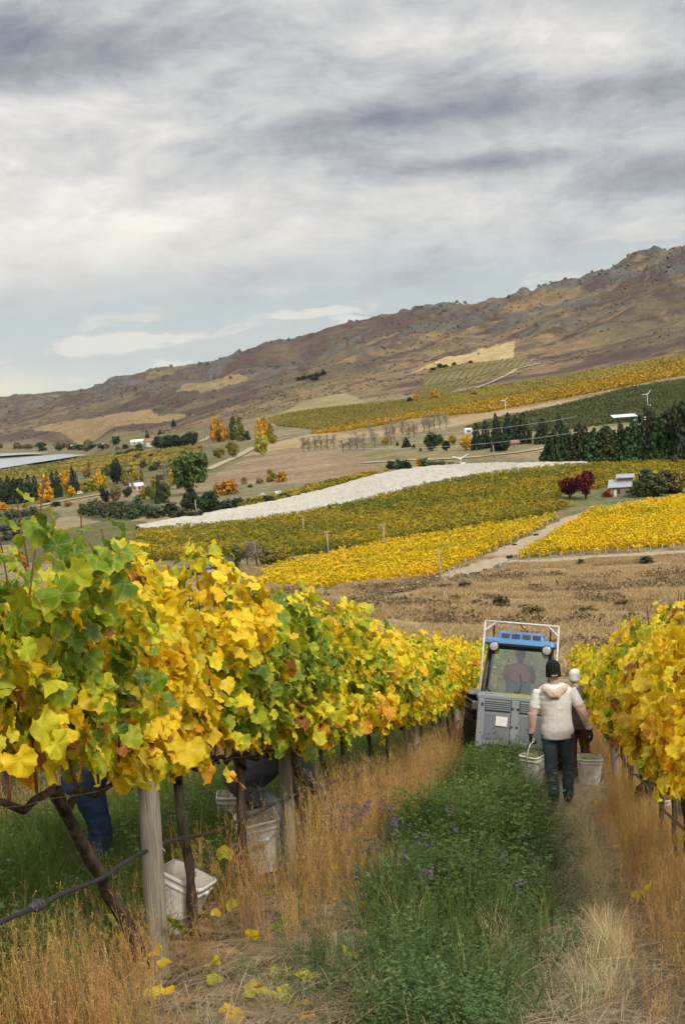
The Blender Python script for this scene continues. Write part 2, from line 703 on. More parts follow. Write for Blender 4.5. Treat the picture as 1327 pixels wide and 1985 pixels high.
# ------------------------------------------------------------------ plots on the valley floor (outlines found on the ground)
PLOT = {k: area_of(v) for k, v in dict(
    gold_right=[(1002, 1083), (1040, 1060), (1142, 997), (1230, 982), (1327, 968), (1400, 960), (1400, 1056), (1327, 1060), (1180, 1069), (1090, 1076)],
    gold_low=[(520, 1112), (560, 1098), (660, 1078), (760, 1056), (900, 1034), (1080, 1004), (1035, 1032), (960, 1066), (880, 1102), (850, 1116), (700, 1132), (590, 1143), (500, 1140)],
    olive=[(270, 1036), (400, 1026), (520, 1011), (640, 990), (760, 962), (850, 940), (960, 922), (1100, 908), (1250, 901), (1400, 898), (1400, 944), (1327, 950), (1230, 962), (1100, 985), (1040, 1003), (900, 1028), (760, 1050), (640, 1072), (560, 1078), (450, 1080), (330, 1088), (250, 1090)],
    net=[(262, 1030), (285, 1024), (400, 1003), (520, 980), (620, 957), (700, 932), (750, 920), (830, 909), (1000, 904), (1130, 902), (1130, 906), (1000, 914), (930, 925), (850, 938), (760, 960), (640, 987), (520, 1008), (400, 1023), (290, 1034)],
    strip=[(455, 983), (540, 966), (620, 944), (700, 925), (790, 912), (744, 919), (690, 932), (620, 955), (520, 978), (470, 990)],
    gold_far=[(600, 842), (640, 832), (720, 818), (840, 797), (1000, 768), (1200, 728), (1330, 700), (1420, 684), (1420, 712), (1330, 727), (1200, 752), (1080, 775), (940, 800), (800, 812), (760, 822), (640, 840)],
    olive_far=[(520, 812), (560, 802), (700, 785), (820, 773), (900, 760), (960, 757), (1060, 752), (1000, 766), (840, 795), (720, 816), (620, 834), (540, 826)],
    ochre_up=[(900, 758), (1060, 735), (1200, 712), (1330, 688), (1420, 674), (1420, 684), (1330, 699), (1200, 727), (1000, 766), (940, 770)],
    bare_far=[(800, 826), (900, 806), (1000, 793), (1125, 771), (1090, 785), (960, 812), (850, 834), (700, 850), (640, 850), (700, 838)],
    green=[(900, 832), (960, 814), (1120, 780), (1210, 755), (1330, 736), (1420, 720), (1420, 800), (1327, 808), (1200, 820), (1060, 838)],
    young=[(806, 775), (822, 736), (838, 714), (920, 703), (990, 695), (1042, 705), (1000, 716), (960, 724), (905, 745), (870, 764)],
    stubble=[(782, 726), (820, 712), (870, 690), (930, 675), (996, 661), (996, 694), (920, 702), (840, 712)],
    terraces=[(548, 800), (590, 778), (640, 766), (690, 768), (712, 780), (640, 797)],
    meadow=[(410, 925), (440, 905), (500, 880), (560, 868), (640, 870), (720, 872), (745, 890), (740, 912), (640, 935), (540, 940), (450, 938)],
    pale_mead=[(470, 885), (520, 860), (600, 842), (660, 838), (690, 842), (670, 862), (560, 868)],
    paddock=[(700, 880), (800, 855), (900, 850), (1060, 845), (1070, 868), (960, 890), (780, 905), (740, 912)],
    lowgrass=[(0, 1090), (60, 1040), (200, 1010), (280, 1010), (300, 1020), (200, 1090)],
    leftgold=[(-60, 930), (60, 914), (180, 896), (300, 880), (390, 874), (390, 884), (330, 898), (190, 910), (60, 928), (-60, 944)],
    leftolive=[(-60, 915), (60, 903), (170, 888), (250, 878), (340, 870), (390, 866), (390, 876), (180, 897), (60, 914), (-60, 930)],
    lefthay=[(60, 832), (130, 815), (220, 802), (330, 800), (380, 806), (300, 820), (220, 828), (120, 840)],
    lefthay2=[(340, 760), (380, 742), (440, 728), (495, 728), (450, 745), (390, 762)],
    lawn=[(1070, 976), (1090, 958), (1160, 948), (1190, 940), (1240, 942), (1330, 940), (1400, 940), (1400, 954), (1327, 962), (1235, 975), (1120, 984)],
    orchard_l=[(-30, 1060), (-30, 992), (40, 988), (90, 985), (120, 1000), (60, 1050)],
    orchard_m=[(150, 1002), (180, 982), (240, 972), (300, 968), (320, 985), (285, 1002), (220, 1016)],
).items()}

# ------------------------------------------------------------------ ground sheet
def build_terrain():
    th = np.concatenate([np.arange(-62, -17, 1.5), np.arange(-17, 17.001, 0.062), np.arange(18.2, 62, 1.5)])
    rr = np.concatenate([np.exp(np.arange(math.log(1.2), math.log(60), 0.022)), np.exp(np.arange(math.log(60), math.log(240), 0.0105)), np.exp(np.arange(math.log(240), math.log(1150), 0.0095)),
                         np.exp(np.arange(math.log(1150), math.log(2400), 0.0034)), np.exp(np.arange(math.log(2400), math.log(6500), 0.0075)), np.exp(np.arange(math.log(6500), math.log(11500), 0.08))])
    TT, RR = np.meshgrid(np.radians(th), rr, indexing='ij')
    X, Y = RR * np.sin(TT), RR * np.cos(TT)
    Z = ground(X.ravel(), Y.ravel()).reshape(X.shape)
    nt, nr = X.shape
    V = np.stack([X, Y, Z], -1).reshape(-1, 3)
    i, j = np.meshgrid(np.arange(nt - 1), np.arange(nr - 1), indexing='ij')
    a = i * nr + j
    F = np.stack([a, a + 1, a + nr + 1, a + nr], -1).reshape(-1, 4)
    # --- what grows or lies where (own colours of soil, grass and scrub)
    x, y = V[:, 0], V[:, 1]
    r = np.hypot(x, y)
    s = x * S_AX[0] + y * S_AX[1]
    t = x * T_AX[0] + y * T_AX[1]
    n1 = fbm(x / 9, y / 9, 61, 5)
    n2 = fbm(x / 60, y / 60, 62, 5)
    C = np.zeros((len(V), 3))

    def put(mask, c):
        mask = np.asarray(mask, float)[:, None]
        C[:] = C * (1 - mask) + np.asarray(c) * mask
    C[:] = (0.30, 0.235, 0.13)
    put(sst(n2, .42, .62), (0.235, 0.20, 0.11))
    # valley floor far left: brown and green parcels
    put(sst(r, 600, 750) * sst(-np.degrees(np.arctan2(x, y)), 1, 6), (0.20, 0.17, 0.10))
    put(sst(n1, .5, .6) * sst(r, 600, 750) * sst(-np.degrees(np.arctan2(x, y)), 1, 6), (0.21, 0.17, 0.075))
    put(sst(fbm(x / 90, y / 40, 66, 3), .5, .54) * sst(r, 560, 700) * (1 - sst(r, 1500, 1800)) * sst(-np.degrees(np.arctan2(x, y)), 3, 7), (0.13, 0.135, 0.05))
    # hillside: tan tussock, mauve-brown thyme, grey rock
    hw, q = hill_w(x, y)
    cq, cp = -.571 * x + .82 * y, .82 * x + .571 * y
    wx = (fbm(x / 200, y / 200, 71, 3) - .5) * 300
    h1 = fbm((cq + wx) / 330, (cp + wx * .5) / 330, 72, 5, .55)
    h2 = fbm((cq + wx * .3) / 34, cp / 95, 73, 5, .62)
    h3 = fbm(x / 26, y / 26, 51, 4, .55)
    hc = np.zeros_like(C)
    hc[:] = (0.105, 0.070, 0.058)
    tan_ = sst(h1 * .50 + h2 * .50, .505, .575)
    hc = hc * (1 - tan_[:, None]) + np.array((0.235, 0.163, 0.088)) * tan_[:, None]
    dk = sst(h3 * .5 + h2 * .5, .53, .62) * .75
    hc = hc * (1 - dk[:, None]) + np.array((0.095, 0.075, 0.052)) * dk[:, None]
    ol = sst(fbm(x / 180, y / 180, 74, 4), .54, .66) * .5
    hc = hc * (1 - ol[:, None]) + np.array((0.17, 0.145, 0.075)) * ol[:, None]
    rk = sst(fbm(x / 55, y / 55, 51, 4, .55), .53, .6) * sst(q, 1.3, 1.8)
    hc = hc * (1 - rk[:, None]) + np.array((0.12, 0.11, 0.095)) * rk[:, None]
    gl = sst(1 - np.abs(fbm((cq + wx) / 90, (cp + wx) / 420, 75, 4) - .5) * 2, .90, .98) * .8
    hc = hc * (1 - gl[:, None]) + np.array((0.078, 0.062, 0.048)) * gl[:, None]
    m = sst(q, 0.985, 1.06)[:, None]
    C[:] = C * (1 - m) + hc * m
    for nm, c in dict(gold_right=(.16, .13, .05), gold_low=(.16, .13, .05), olive=(.12, .11, .04), net=(.30, .26, .18), strip=(.13, .12, .04), gold_far=(.32, .22, .03), olive_far=(.15, .14, .045),
                      ochre_up=(.30, .23, .075), bare_far=(.40, .29, .17), green=(.105, .125, .055), young=(.20, .165, .085), stubble=(.44, .33, .16), terraces=(.30, .25, .12), meadow=(.295, .215, .13), pale_mead=(.39, .29, .155),
                      paddock=(.245, .205, .105), leftgold=(.26, .215, .045), leftolive=(.15, .125, .06), lefthay=(.27, .195, .10), lefthay2=(.26, .19, .10), lawn=(.16, .17, .07), orchard_l=(.11, .12, .06), orchard_m=(.11, .12, .06), lowgrass=(.15, .14, .06)).items():
        put(inpoly(x, y, PLOT[nm]), c)
    # dry bank below the vineyard
    bank = sst(r, 52, 62) * (1 - sst(r, 225, 262))
    okb = ~(inpoly(x, y, PLOT['gold_right']) | inpoly(x, y, PLOT['gold_low']) | inpoly(x, y, PLOT['olive']))
    put(bank * okb, (.38, .275, .14))
    put(bank * okb * sst(n1, .5, .62) * .5, (.26, .185, .10))
    put(bank * okb * sst(fbm(x / 30, y / 12, 63, 4), .56, .62) * .45, (.38, .29, .165))
    # vineyard floor
    nr_ = 1 - sst(r, 50, 62)
    put(nr_, (.33, .25, .15))
    rowd = np.abs(np.mod(t - ROW_R + ROW_GAP / 2, ROW_GAP) - ROW_GAP / 2)
    jit = (fbm(x * 2.2, y * 2.2, 64, 4) - .5) * .5
    put(nr_ * (1 - sst(rowd + jit, .28, .6)), (.26, .165, .07))
    mid_ = np.abs(t - (ROW_L + ROW_R) / 2 + .1 + jit)
    put(nr_ * (1 - sst(mid_, .35, .75)) * .75, (.12, .11, .045))
    put(nr_ * sst(-(t - ROW_L + .35 + jit), 0, .3), (.075, .09, .03))
    me = mesh_np('ground', V, F, None, True, {'col': ('FLOAT_COLOR', np.concatenate([C, np.ones((len(C), 1))], 1))})
    return me


def ground_mat():
    m, t, b = principled('ground_soil_and_grass', 0.95, 0.1)
    at = t.n('ShaderNodeAttribute', attribute_name='col')
    g = t.n('ShaderNodeNewGeometry')
    P = g.outputs['Position']
    nf = t.noise(P, 9.0, 6, 0.7)             # straw and clods underfoot
    nm = t.noise(P, 0.35, 6, 0.65)           # tussock scale
    nl = t.noise(P, 0.03, 6, 0.7)
    f1 = t.mapr(nf, .3, .7, .62, 1.32)
    f2 = t.mapr(nm, .3, .7, .72, 1.25)
    f3 = t.mapr(nl, .3, .7, .80, 1.20)
    c = t.vmath('SCALE', at.outputs['Color'], t.math('MULTIPLY', t.math('MULTIPLY', f1, f2), f3))
    t.l(c, b.inputs['Base Color'])
    bp = t.n('ShaderNodeBump')
    bp.inputs['Strength'].default_value = 0.6
    bp.inputs['Distance'].default_value = 0.03
    t.l(nf, bp.inputs['Height'])
    bp2 = t.n('ShaderNodeBump')
    bp2.inputs['Strength'].default_value = 0.7
    bp2.inputs['Distance'].default_value = 1.2
    t.l(nm, bp2.inputs['Height'])
    t.l(bp.outputs[0], bp2.inputs['Normal'])
    bp3 = t.n('ShaderNodeBump')
    bp3.inputs['Strength'].default_value = 0.9
    bp3.inputs['Distance'].default_value = 9.0
    t.l(t.noise(P, 0.022, 8, 0.68), bp3.inputs['Height'])
    t.l(bp2.outputs[0], bp3.inputs['Normal'])
    t.l(bp3.outputs[0], b.inputs['Normal'])
    return m


gm = build_terrain()
gm.materials.append(ground_mat())
tag(obj('ground', gm), 'sloping vineyard floor, dry valley fields and brown hillside', 'ground', None, 'structure')
# ground behind and beside the camera
bk = MB()
bk.poly([(-40, -60, 9), (40, -60, 9), (40, -1, -1.6), (-40, -1, -1.6)])
# (the sheet above already reaches well past the sides of the view)

# a far range at the valley's end, blue of distant haze put into its colour
def far_range():
    d0 = px_dir(-120, 770)
    n = 60
    V, F = [], []
    for k in range(n):
        u = -260 + 420 * k / (n - 1)
        d = px_dir(u, 785)
        x, y = d[0] * 9000, d[1] * 9000
        top = 84 * math.exp(-((u + 60) / 110.0) ** 2) + 25 * (fbm(np.array([k * .35]), np.array([0.]), 9, 4)[0] - .5) - 26
        V += [(x, y, -150), (x, y, top), (x * 1.15, y * 1.15, -150)]
    for k in range(n - 1):
        a = 3 * k
        F += [(a, a + 3, a + 4, a + 1), (a + 1, a + 4, a + 5, a + 2)]
    return mesh_np('far_hills', V, F, mat('far_hill_haze_blue', (.05, .065, .095), (.06, .075, .10), .002), True)


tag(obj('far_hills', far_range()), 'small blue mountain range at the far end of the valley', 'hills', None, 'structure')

# lake arm on the valley floor
def on_level(u, v, z):
    d = px_dir(u, v)
    k = z / d[2]
    return (d[0] * k, d[1] * k, z)


mw, tw, bw = principled('lake_water', 0.12, 0.5)
bw.inputs['Base Color'].default_value = (0.33, 0.36, 0.40, 1)
lk = MB()
lk.poly([on_level(u, v, -66.5) for u, v in [(-160, 930), (0, 908), (60, 898), (120, 889), (168, 881), (120, 880), (60, 885), (0, 890), (-160, 906)]])
tag(lk.build('lake', mw), 'pale strip of lake water on the valley floor', 'lake', None, 'structure')
lk = MB()
lk.poly([on_level(u, v, -66.5) for u, v in [(-160, 894), (0, 884), (60, 880), (95, 878), (60, 877), (0, 879), (-160, 884)]])
tag(lk.build('lake', mw), 'narrower far arm of lake water below the brown hill', 'lake', None, 'structure')

# ------------------------------------------------------------------ tracks
def drape(name, pix, width, m, label, lift=0.10, cat='track', closed=None):
    pts = [hit(u, v) for u, v in pix]
    fine_ = []
    for a, b in zip(pts[:-1], pts[1:]):
        n = max(2, int((b - a).length / 3.0))
        for k in range(n):
            fine_.append(a.lerp(b, k / n))
    fine_.append(pts[-1])
    wl = width if hasattr(width, '__len__') else (width, width)
    V, F = [], []
    nn = len(fine_)
    for i, p in enumerate(fine_):
        d = fine_[min(i + 1, nn - 1)] - fine_[max(i - 1, 0)]
        d.z = 0
        d.normalize()
        nrm_ = Vector((d.y, -d.x, 0))
        wd = wl[0] + (wl[1] - wl[0]) * i / (nn - 1)
        for k in (-1, -.33, .33, 1):
            q = p + nrm_ * (k * wd / 2 * (1 + .25 * math.sin(i * 1.7 + k * 3) * (abs(k) > .9)))
            V.append((q.x, q.y, gz(q.x, q.y) + lift))
    for i in range(nn - 1):
        for k in range(3):
            a = i * 4 + k
            F.append((a, a + 1, a + 5, a + 4))
    return tag(obj(name, mesh_np(name, V, F, m, True)), label, cat, None, 'structure')


M_TRACK = mat('dirt_track_soil', (.42, .34, .235), (.33, .26, .175), .6, .95, .1, .4, 3)
drape('dirt_track', [(760, 1150), (860, 1122), (930, 1100), (985, 1068), (1040, 1043), (1085, 1018), (1115, 1003), (1142, 994)], (7, 4.5), M_TRACK, 'pale dirt track climbing between the two golden vine blocks', .12)
drape('dirt_track', [(985, 1090), (1060, 1088), (1150, 1080), (1240, 1076), (1330, 1070), (1420, 1064)], (5, 4), M_TRACK, 'dirt track along the foot of the bright golden vine block', .12)
drape('dirt_track', [(560, 1092), (640, 1082), (690, 1072), (740, 1062)], (3, 2), M_TRACK, 'short pale track beside the shed under the round trees', .15)
drape('dirt_track', [(700, 898), (780, 893), (860, 890), (930, 886), (1000, 878), (1060, 868), (1100, 862)], 5, M_TRACK, 'gravel road below the dark pine cluster', .3)
drape('dirt_track', [(400, 912), (430, 898), (460, 885), (490, 868), (520, 858), (560, 848)], (7, 6), M_TRACK, 'pale farm road bending past the yellow poplars', .35)
drape('dirt_track', [(290, 878), (340, 866), (390, 856), (410, 845)], 7, M_TRACK, 'pale road edge below the dark trees on the far left', .5)
drape('dirt_track', [(60, 985), (120, 972), (180, 962), (230, 952)], 8, M_TRACK, 'grey road running behind the yellow poplars at left', .4)
drape('dirt_track', [(905, 760), (960, 738), (1000, 716), (1046, 705)], (5, 5), M_TRACK, 'pale track round the young vineyard on the hill', .8)

# ------------------------------------------------------------------ distant vine rows
def leafy_clump(name, n, dims, size, m, seed, tri=False, up=.3):
    r_ = np.random.default_rng(seed)
    c = (r_.random((n, 3)) - .5) * 2
    c = np.sign(c) * np.abs(c) ** .75
    c *= np.array(dims) / 2
    c[:, 2] += dims[2] / 2
    nr_ = c - np.array([0, 0, dims[2] * .4])
    nr_ /= np.linalg.norm(nr_, axis=1)[:, None] + 1e-6
    nr_ = nr_ + r_.normal(0, .6, (n, 3)) + np.array([0, 0, up])
    nr_ /= np.linalg.norm(nr_, axis=1)[:, None]
    a = np.cross(nr_, r_.normal(0, 1, (n, 3)))
    a /= np.linalg.norm(a, axis=1)[:, None]
    b = np.cross(nr_, a)
    sz = size * r_.uniform(.6, 1.3, n)[:, None]
    k = [(-.6, -.5), (.55, -.45), (.6, .5), (-.5, .6)]
    V = np.stack([c + a * sz * p + b * sz * q for p, q in k], 1).reshape(-1, 3)
    F = np.arange(4 * n).reshape(-1, 4)
    tint = np.repeat(np.clip(r_.normal(1, .13, n), .6, 1.4), 4)
    tc_ = np.stack([tint, tint, tint, np.ones_like(tint)], 1)
    return mesh_np(name, V, F, m, False, {'tint': ('FLOAT_COLOR', tc_)})


def foliage_mat(name, stops, scale=.03, trans=.25, rnd=.5, objcol=False, rough=.6):
    """leaf mass: colour from a ramp over (random per plant + slow noise across the land), leaves partly translucent"""
    m, t, b = principled(name, rough, .15)
    oi = t.n('ShaderNodeObjectInfo')
    at = t.n('ShaderNodeAttribute', attribute_name='tint')
    g = t.n('ShaderNodeNewGeometry')
    nz = t.noise(g.outputs['Position'], scale, 5, .65)
    f = t.math('ADD', t.math('MULTIPLY', t.math('SUBTRACT', oi.outputs['Random'], .5), rnd), t.math('MULTIPLY_ADD', t.math('SUBTRACT', nz, .5), 1.8, .5), clamp=True)
    c = t.ramp(f, stops)
    c = t.mix(1.0, c, at.outputs['Color'], 'MULTIPLY')
    if objcol:
        c = t.mix(1.0, c, oi.outputs['Color'], 'MULTIPLY')
    t.l(c, b.inputs['Base Color'])
    tr = t.n('ShaderNodeBsdfTranslucent')
    t.l(c, tr.inputs[0])
    mx = t.n('ShaderNodeMixShader')
    mx.inputs[0].default_value = trans
    t.l(b.outputs[0], mx.inputs[1])
    t.l(tr.outputs[0], mx.inputs[2])
    t.l(mx.outputs[0], m.node_tree.nodes['Material Output'].inputs[0])
    return m


M_VGOLD = foliage_mat('vine_leaves_gold', [(0, (.36, .31, .02)), (.4, (.62, .45, .015)), (.75, (.78, .52, .01)), (1, (.72, .38, .012))])
M_VOLIVE = foliage_mat('vine_leaves_olive', [(0, (.115, .135, .02)), (.4, (.24, .22, .022)), (.7, (.41, .30, .022)), (1, (.52, .33, .02))])
M_VGREEN = foliage_mat('vine_leaves_green', [(0, (.07, .10, .03)), (.5, (.11, .13, .045)), (1, (.19, .17, .06))])
M_VFAR = foliage_mat('vine_leaves_amber', [(0, (.26, .20, .03)), (.5, (.42, .27, .025)), (1, (.50, .28, .025))], .01)
M_VOCHRE = foliage_mat('vine_leaves_ochre', [(0, (.15, .15, .04)), (.5, (.28, .23, .05)), (1, (.44, .31, .045))], .01)


def vine_block(name, plot, m, label, ang, gap, step, dims, size, n=46, cat='vineyard', lift=.15):
    P = np.array(PLOT[plot])
    ca, sa = math.cos(R(ang)), math.sin(R(ang))
    Q = np.stack([P[:, 0] * ca + P[:, 1] * sa, -P[:, 0] * sa + P[:, 1] * ca], 1)
    lo, hi = Q.min(0), Q.max(0)
    a, b = np.meshgrid(np.arange(lo[0], hi[0], step), np.arange(lo[1], hi[1], gap), indexing='ij')
    a = a.ravel() + rng.normal(0, step * .15, a.size)
    b = b.ravel() + rng.normal(0, .12, b.size)
    x, y = a * ca - b * sa, a * sa + b * ca
    k = inpoly(x, y, PLOT[plot]) & ~inpoly(x, y, PLOT['lawn']) & (np.abs(np.degrees(np.arctan2(x, y))) < 18.5) & (rng.random(x.size) > .03)
    x, y = x[k], y[k]
    pr = [leafy_clump('far_vine_leaves', n, dims, size, m, 100 + i) for i in range(5)]
    rot = np.stack([rng.normal(0, .06, x.size), rng.normal(0, .06, x.size), R(ang) + rng.normal(0, .12, x.size) + math.pi * rng.integers(0, 2, x.size)], 1)
    sc_ = rng.uniform(.8, 1.18, x.size)
    return scatter(name, np.stack([x, y, ground(x, y) + lift], 1), rot, sc_, pr, label, cat)


vine_block('vine_rows', 'gold_right', M_VGOLD, 'bright golden vine block right of the dirt track', 38, 2.3, .85, (1.2, .7, 1.5), .24)
vine_block('vine_rows', 'gold_low', M_VGOLD, 'golden yellow vine block left of the dirt track', 20, 2.3, .85, (1.2, .7, 1.5), .24)
vine_block('vine_rows', 'olive', M_VOLIVE, 'broad olive and gold vine block below the white netting', -24, 2.4, 1.0, (1.3, .75, 1.6), .27)
vine_block('vine_rows', 'strip', M_VOLIVE, 'narrow yellow-green vine strip behind the white netting', 40, 2.6, 1.1, (1.4, .9, 1.6), .42)
vine_block('vine_rows', 'gold_far', M_VFAR, 'long amber vine strip crossing the far slope', 60, 4.0, 2.6, (3.0, 1.4, 1.7), .8, 22)
vine_block('vine_rows', 'olive_far', M_VOCHRE, 'dull olive vine strip above the amber one', 60, 4.5, 2.8, (3.0, 1.4, 1.6), .8, 20)
vine_block('vine_rows', 'ochre_up', M_VOCHRE, 'ochre vine slope at the right foot of the hill', 60, 4.5, 3.0, (3.0, 1.4, 1.6), .8, 18)
vine_block('vine_rows', 'green', M_VGREEN, 'dark green vine block behind the pine belt', 12, 4.2, 2.0, (2.2, 1.1, 1.6), .6, 20)
vine_block('vine_rows', 'young', M_VOCHRE, 'young vineyard in fine rows on the hillside', 74, 7.0, 2.2, (2.4, .8, 1.0), .5, 10)
vine_block('vine_rows', 'leftgold', M_VOCHRE, 'yellow vine strip on the left valley floor', 70, 6, 3.5, (3.4, 1.8, 1.7), 1.0, 18)
vine_block('vine_rows', 'leftolive', M_VOCHRE, 'brownish vine strip in front of the lake', 70, 6, 4, (3.4, 1.8, 1.6), 1.0, 16)

# bird netting draped over vine rows
def netting():
    top = [(262, 1026), (330, 1013), (400, 1000), (520, 978), (620, 955), (700, 931), (750, 919), (830, 908), (1000, 903), (1140, 901.5)]
    bot = [(290, 1036), (340, 1030), (400, 1024), (520, 1008), (640, 986), (760, 959), (850, 938), (930, 924), (1000, 914), (1140, 906)]
    A = np.array([hit(*p)[:2] for p in top])
    B = np.array([hit(*p)[:2] for p in bot])
    n, m_ = 420, 84
    u = np.linspace(0, len(top) - 1, n)
    A = np.stack([np.interp(u, range(len(top)), A[:, k]) for k in (0, 1)], 1)
    B = np.stack([np.interp(u, range(len(bot)), B[:, k]) for k in (0, 1)], 1)
    f = np.linspace(0, 1, m_)
    P = A[:, None, :] * (1 - f)[None, :, None] + B[:, None, :] * f[None, :, None]
    x, y = P[..., 0].ravel(), P[..., 1].ravel()
    W_ = np.linalg.norm(A - B, axis=1)
    ph = (f[None, :] * W_[:, None] / 2.5 + (fbm(x / 25, y / 25, 81, 2).reshape(n, m_) - .5) * .8)
    ridge = np.abs(np.cos(np.pi * ph)).ravel() ** .7
    z = ground(x, y) + .5 + .85 * ridge + (fbm(x / 1.7, y / 1.7, 82, 4) - .5) * .6
    edge = np.minimum(1, np.minimum(f, 1 - f) * 14)[None, :].repeat(n, 0).ravel()
    z = ground(x, y) + .1 + (z - ground(x, y) - .1) * edge
    V = np.stack([x, y, z], 1)
    i, j = np.meshgrid(np.arange(n - 1), np.arange(m_ - 1), indexing='ij')
    a = i * m_ + j
    F = np.stack([a, a + m_, a + m_ + 1, a + 1], -1).reshape(-1, 4)
    m, t, b = principled('bird_netting', .8, .2)
    g = t.n('ShaderNodeNewGeometry')
    nz = t.noise(g.outputs['Position'], .55, 6, .7)
    t.l(t.ramp(nz, [(.30, (.27, .235, .17)), (.46, (.46, .425, .35)), (.7, (.56, .53, .46))]), b.inputs['Base Color'])
    bp = t.n('ShaderNodeBump')
    bp.inputs['Distance'].default_value = .5
    bp.inputs['Strength'].default_value = .6
    t.l(t.noise(g.outputs['Position'], 1.6, 5, .7), bp.inputs['Height'])
    t.l(bp.outputs[0], b.inputs['Normal'])
    o = obj('bird_netting', mesh_np('bird_netting', V, F, m, False))
    return tag(o, 'white bird netting draped over a long curved band of vine rows', 'netting')


netting()

# ------------------------------------------------------------------ dry bank grass, hillside scrub and rocks
def grass_tuft(name, n, h, spread, wid, m, seed, lean=.35, segs=2):
    r_ = np.random.default_rng(seed)
    V, F = [], []
    for i in range(n):
        a = r_.uniform(0, 6.283)
        rad = spread * math.sqrt(r_.random())
        bx, by = rad * math.cos(a), rad * math.sin(a)
        hh = h * r_.uniform(.5, 1.1)
        la = r_.uniform(0, 6.283)
        ln = hh * lean * r_.uniform(.2, 1.2)
        dx, dy = math.cos(la) * ln, math.sin(la) * ln
        pa = r_.uniform(0, 6.283)
        wx, wy = math.cos(pa) * wid, math.sin(pa) * wid
        k = len(V)
        V += [(bx - wx, by - wy, 0), (bx + wx, by + wy, 0), (bx + dx * .35 + wx * .8, by + dy * .35 + wy * .8, hh * .6), (bx + dx * .35 - wx * .8, by + dy * .35 - wy * .8, hh * .6), (bx + dx, by + dy, hh)]
        F += [(k, k + 1, k + 2), (k, k + 2, k + 3), (k + 3, k + 2, k + 4)]
    tint = np.repeat(np.clip(r_.normal(1, .18, n), .6, 1.5), 5)
    return mesh_np(name, V, F, m, False, {'tint': ('FLOAT_COLOR', np.stack([tint, tint, tint, np.ones_like(tint)], 1))})


M_BANK = foliage_mat('dry_bank_grass', [(0, (.28, .19, .085)), (.4, (.44, .315, .155)), (.75, (.54, .40, .215)), (1, (.36, .255, .13))], .10, .2)


def bank_grass():
    n = 30000
    th_ = np.radians(rng.uniform(-6, 16.5, n))
    r_ = np.sqrt(rng.uniform(62 ** 2, 262 ** 2, n))
    x, y = r_ * np.sin(th_), r_ * np.cos(th_)
    k = ~(inpoly(x, y, PLOT['gold_right']) | inpoly(x, y, PLOT['gold_low']) | inpoly(x, y, PLOT['olive']))
    k &= fbm(x / 12, y / 8, 91, 4) > .33
    uv = proj(np.stack([x, y, ground(x, y)], 1))
    tr = np.array([tuple(hit(u, v))[:2] for u, v in [(700, 1170), (760, 1150), (860, 1122), (930, 1100), (985, 1085), (1060, 1088), (1150, 1080), (1240, 1076), (1330, 1070)]])
    dmin = np.full(n, 1e9)
    for a, b in zip(tr[:-1], tr[1:]):
        ab = b - a
        f = np.clip(((x - a[0]) * ab[0] + (y - a[1]) * ab[1]) / (ab @ ab), 0, 1)
        dmin = np.minimum(dmin, np.hypot(x - a[0] - f * ab[0], y - a[1] - f * ab[1]))
    k &= dmin > 4.0
    x, y = x[k], y[k]
    pr = [grass_tuft('bank_tuft', 34, .75, .45, .022, M_BANK, 200 + i, .55) for i in range(5)]
    m = len(x)
    scatter('dry_grass', np.stack([x, y, ground(x, y) - .03], 1), np.stack([rng.normal(0, .1, m), rng.normal(0, .1, m), rng.uniform(0, 6.28, m)], 1),
            np.stack([rng.uniform(.9, 1.9, m)] * 2 + [rng.uniform(.45, 1.05, m)], 1), pr, 'tall dry tan grass covering the bank below the vines', 'grass')


bank_grass()


def bank_scrub():
    m = foliage_mat('bank_scrub_leaves', [(0, (.15, .115, .05)), (.5, (.22, .16, .08)), (1, (.30, .215, .11))], .15, .2)
    n = 2600
    th_ = np.radians(rng.uniform(-3, 16.5, n))
    r_ = np.sqrt(rng.uniform(80 ** 2, 225 ** 2, n))
    x, y = r_ * np.sin(th_), r_ * np.cos(th_)
    k = fbm(x / 22, y / 14, 98, 4) > .56
    k &= ~(inpoly(x, y, PLOT['gold_right']) | inpoly(x, y, PLOT['gold_low']))
    x, y = x[k], y[k]
    q = len(x)
    pr = [leafy_clump('bank_scrub_piece', 70, (1.3, 1.3, .8), .16, m, 320 + i) for i in range(4)]
    scatter('bank_scrub', np.stack([x, y, ground(x, y) - .1], 1), np.stack([np.zeros(q), np.zeros(q), rng.uniform(0, 6.28, q)], 1), rng.uniform(.5, 1.5, q), pr, 'low brown scrub patches among the dry bank grass', 'scrub')


bank_scrub()

M_SCRUB = foliage_mat('hill_scrub', [(0, (.075, .06, .04)), (.5, (.11, .085, .052)), (1, (.17, .125, .065))], .01, .1)


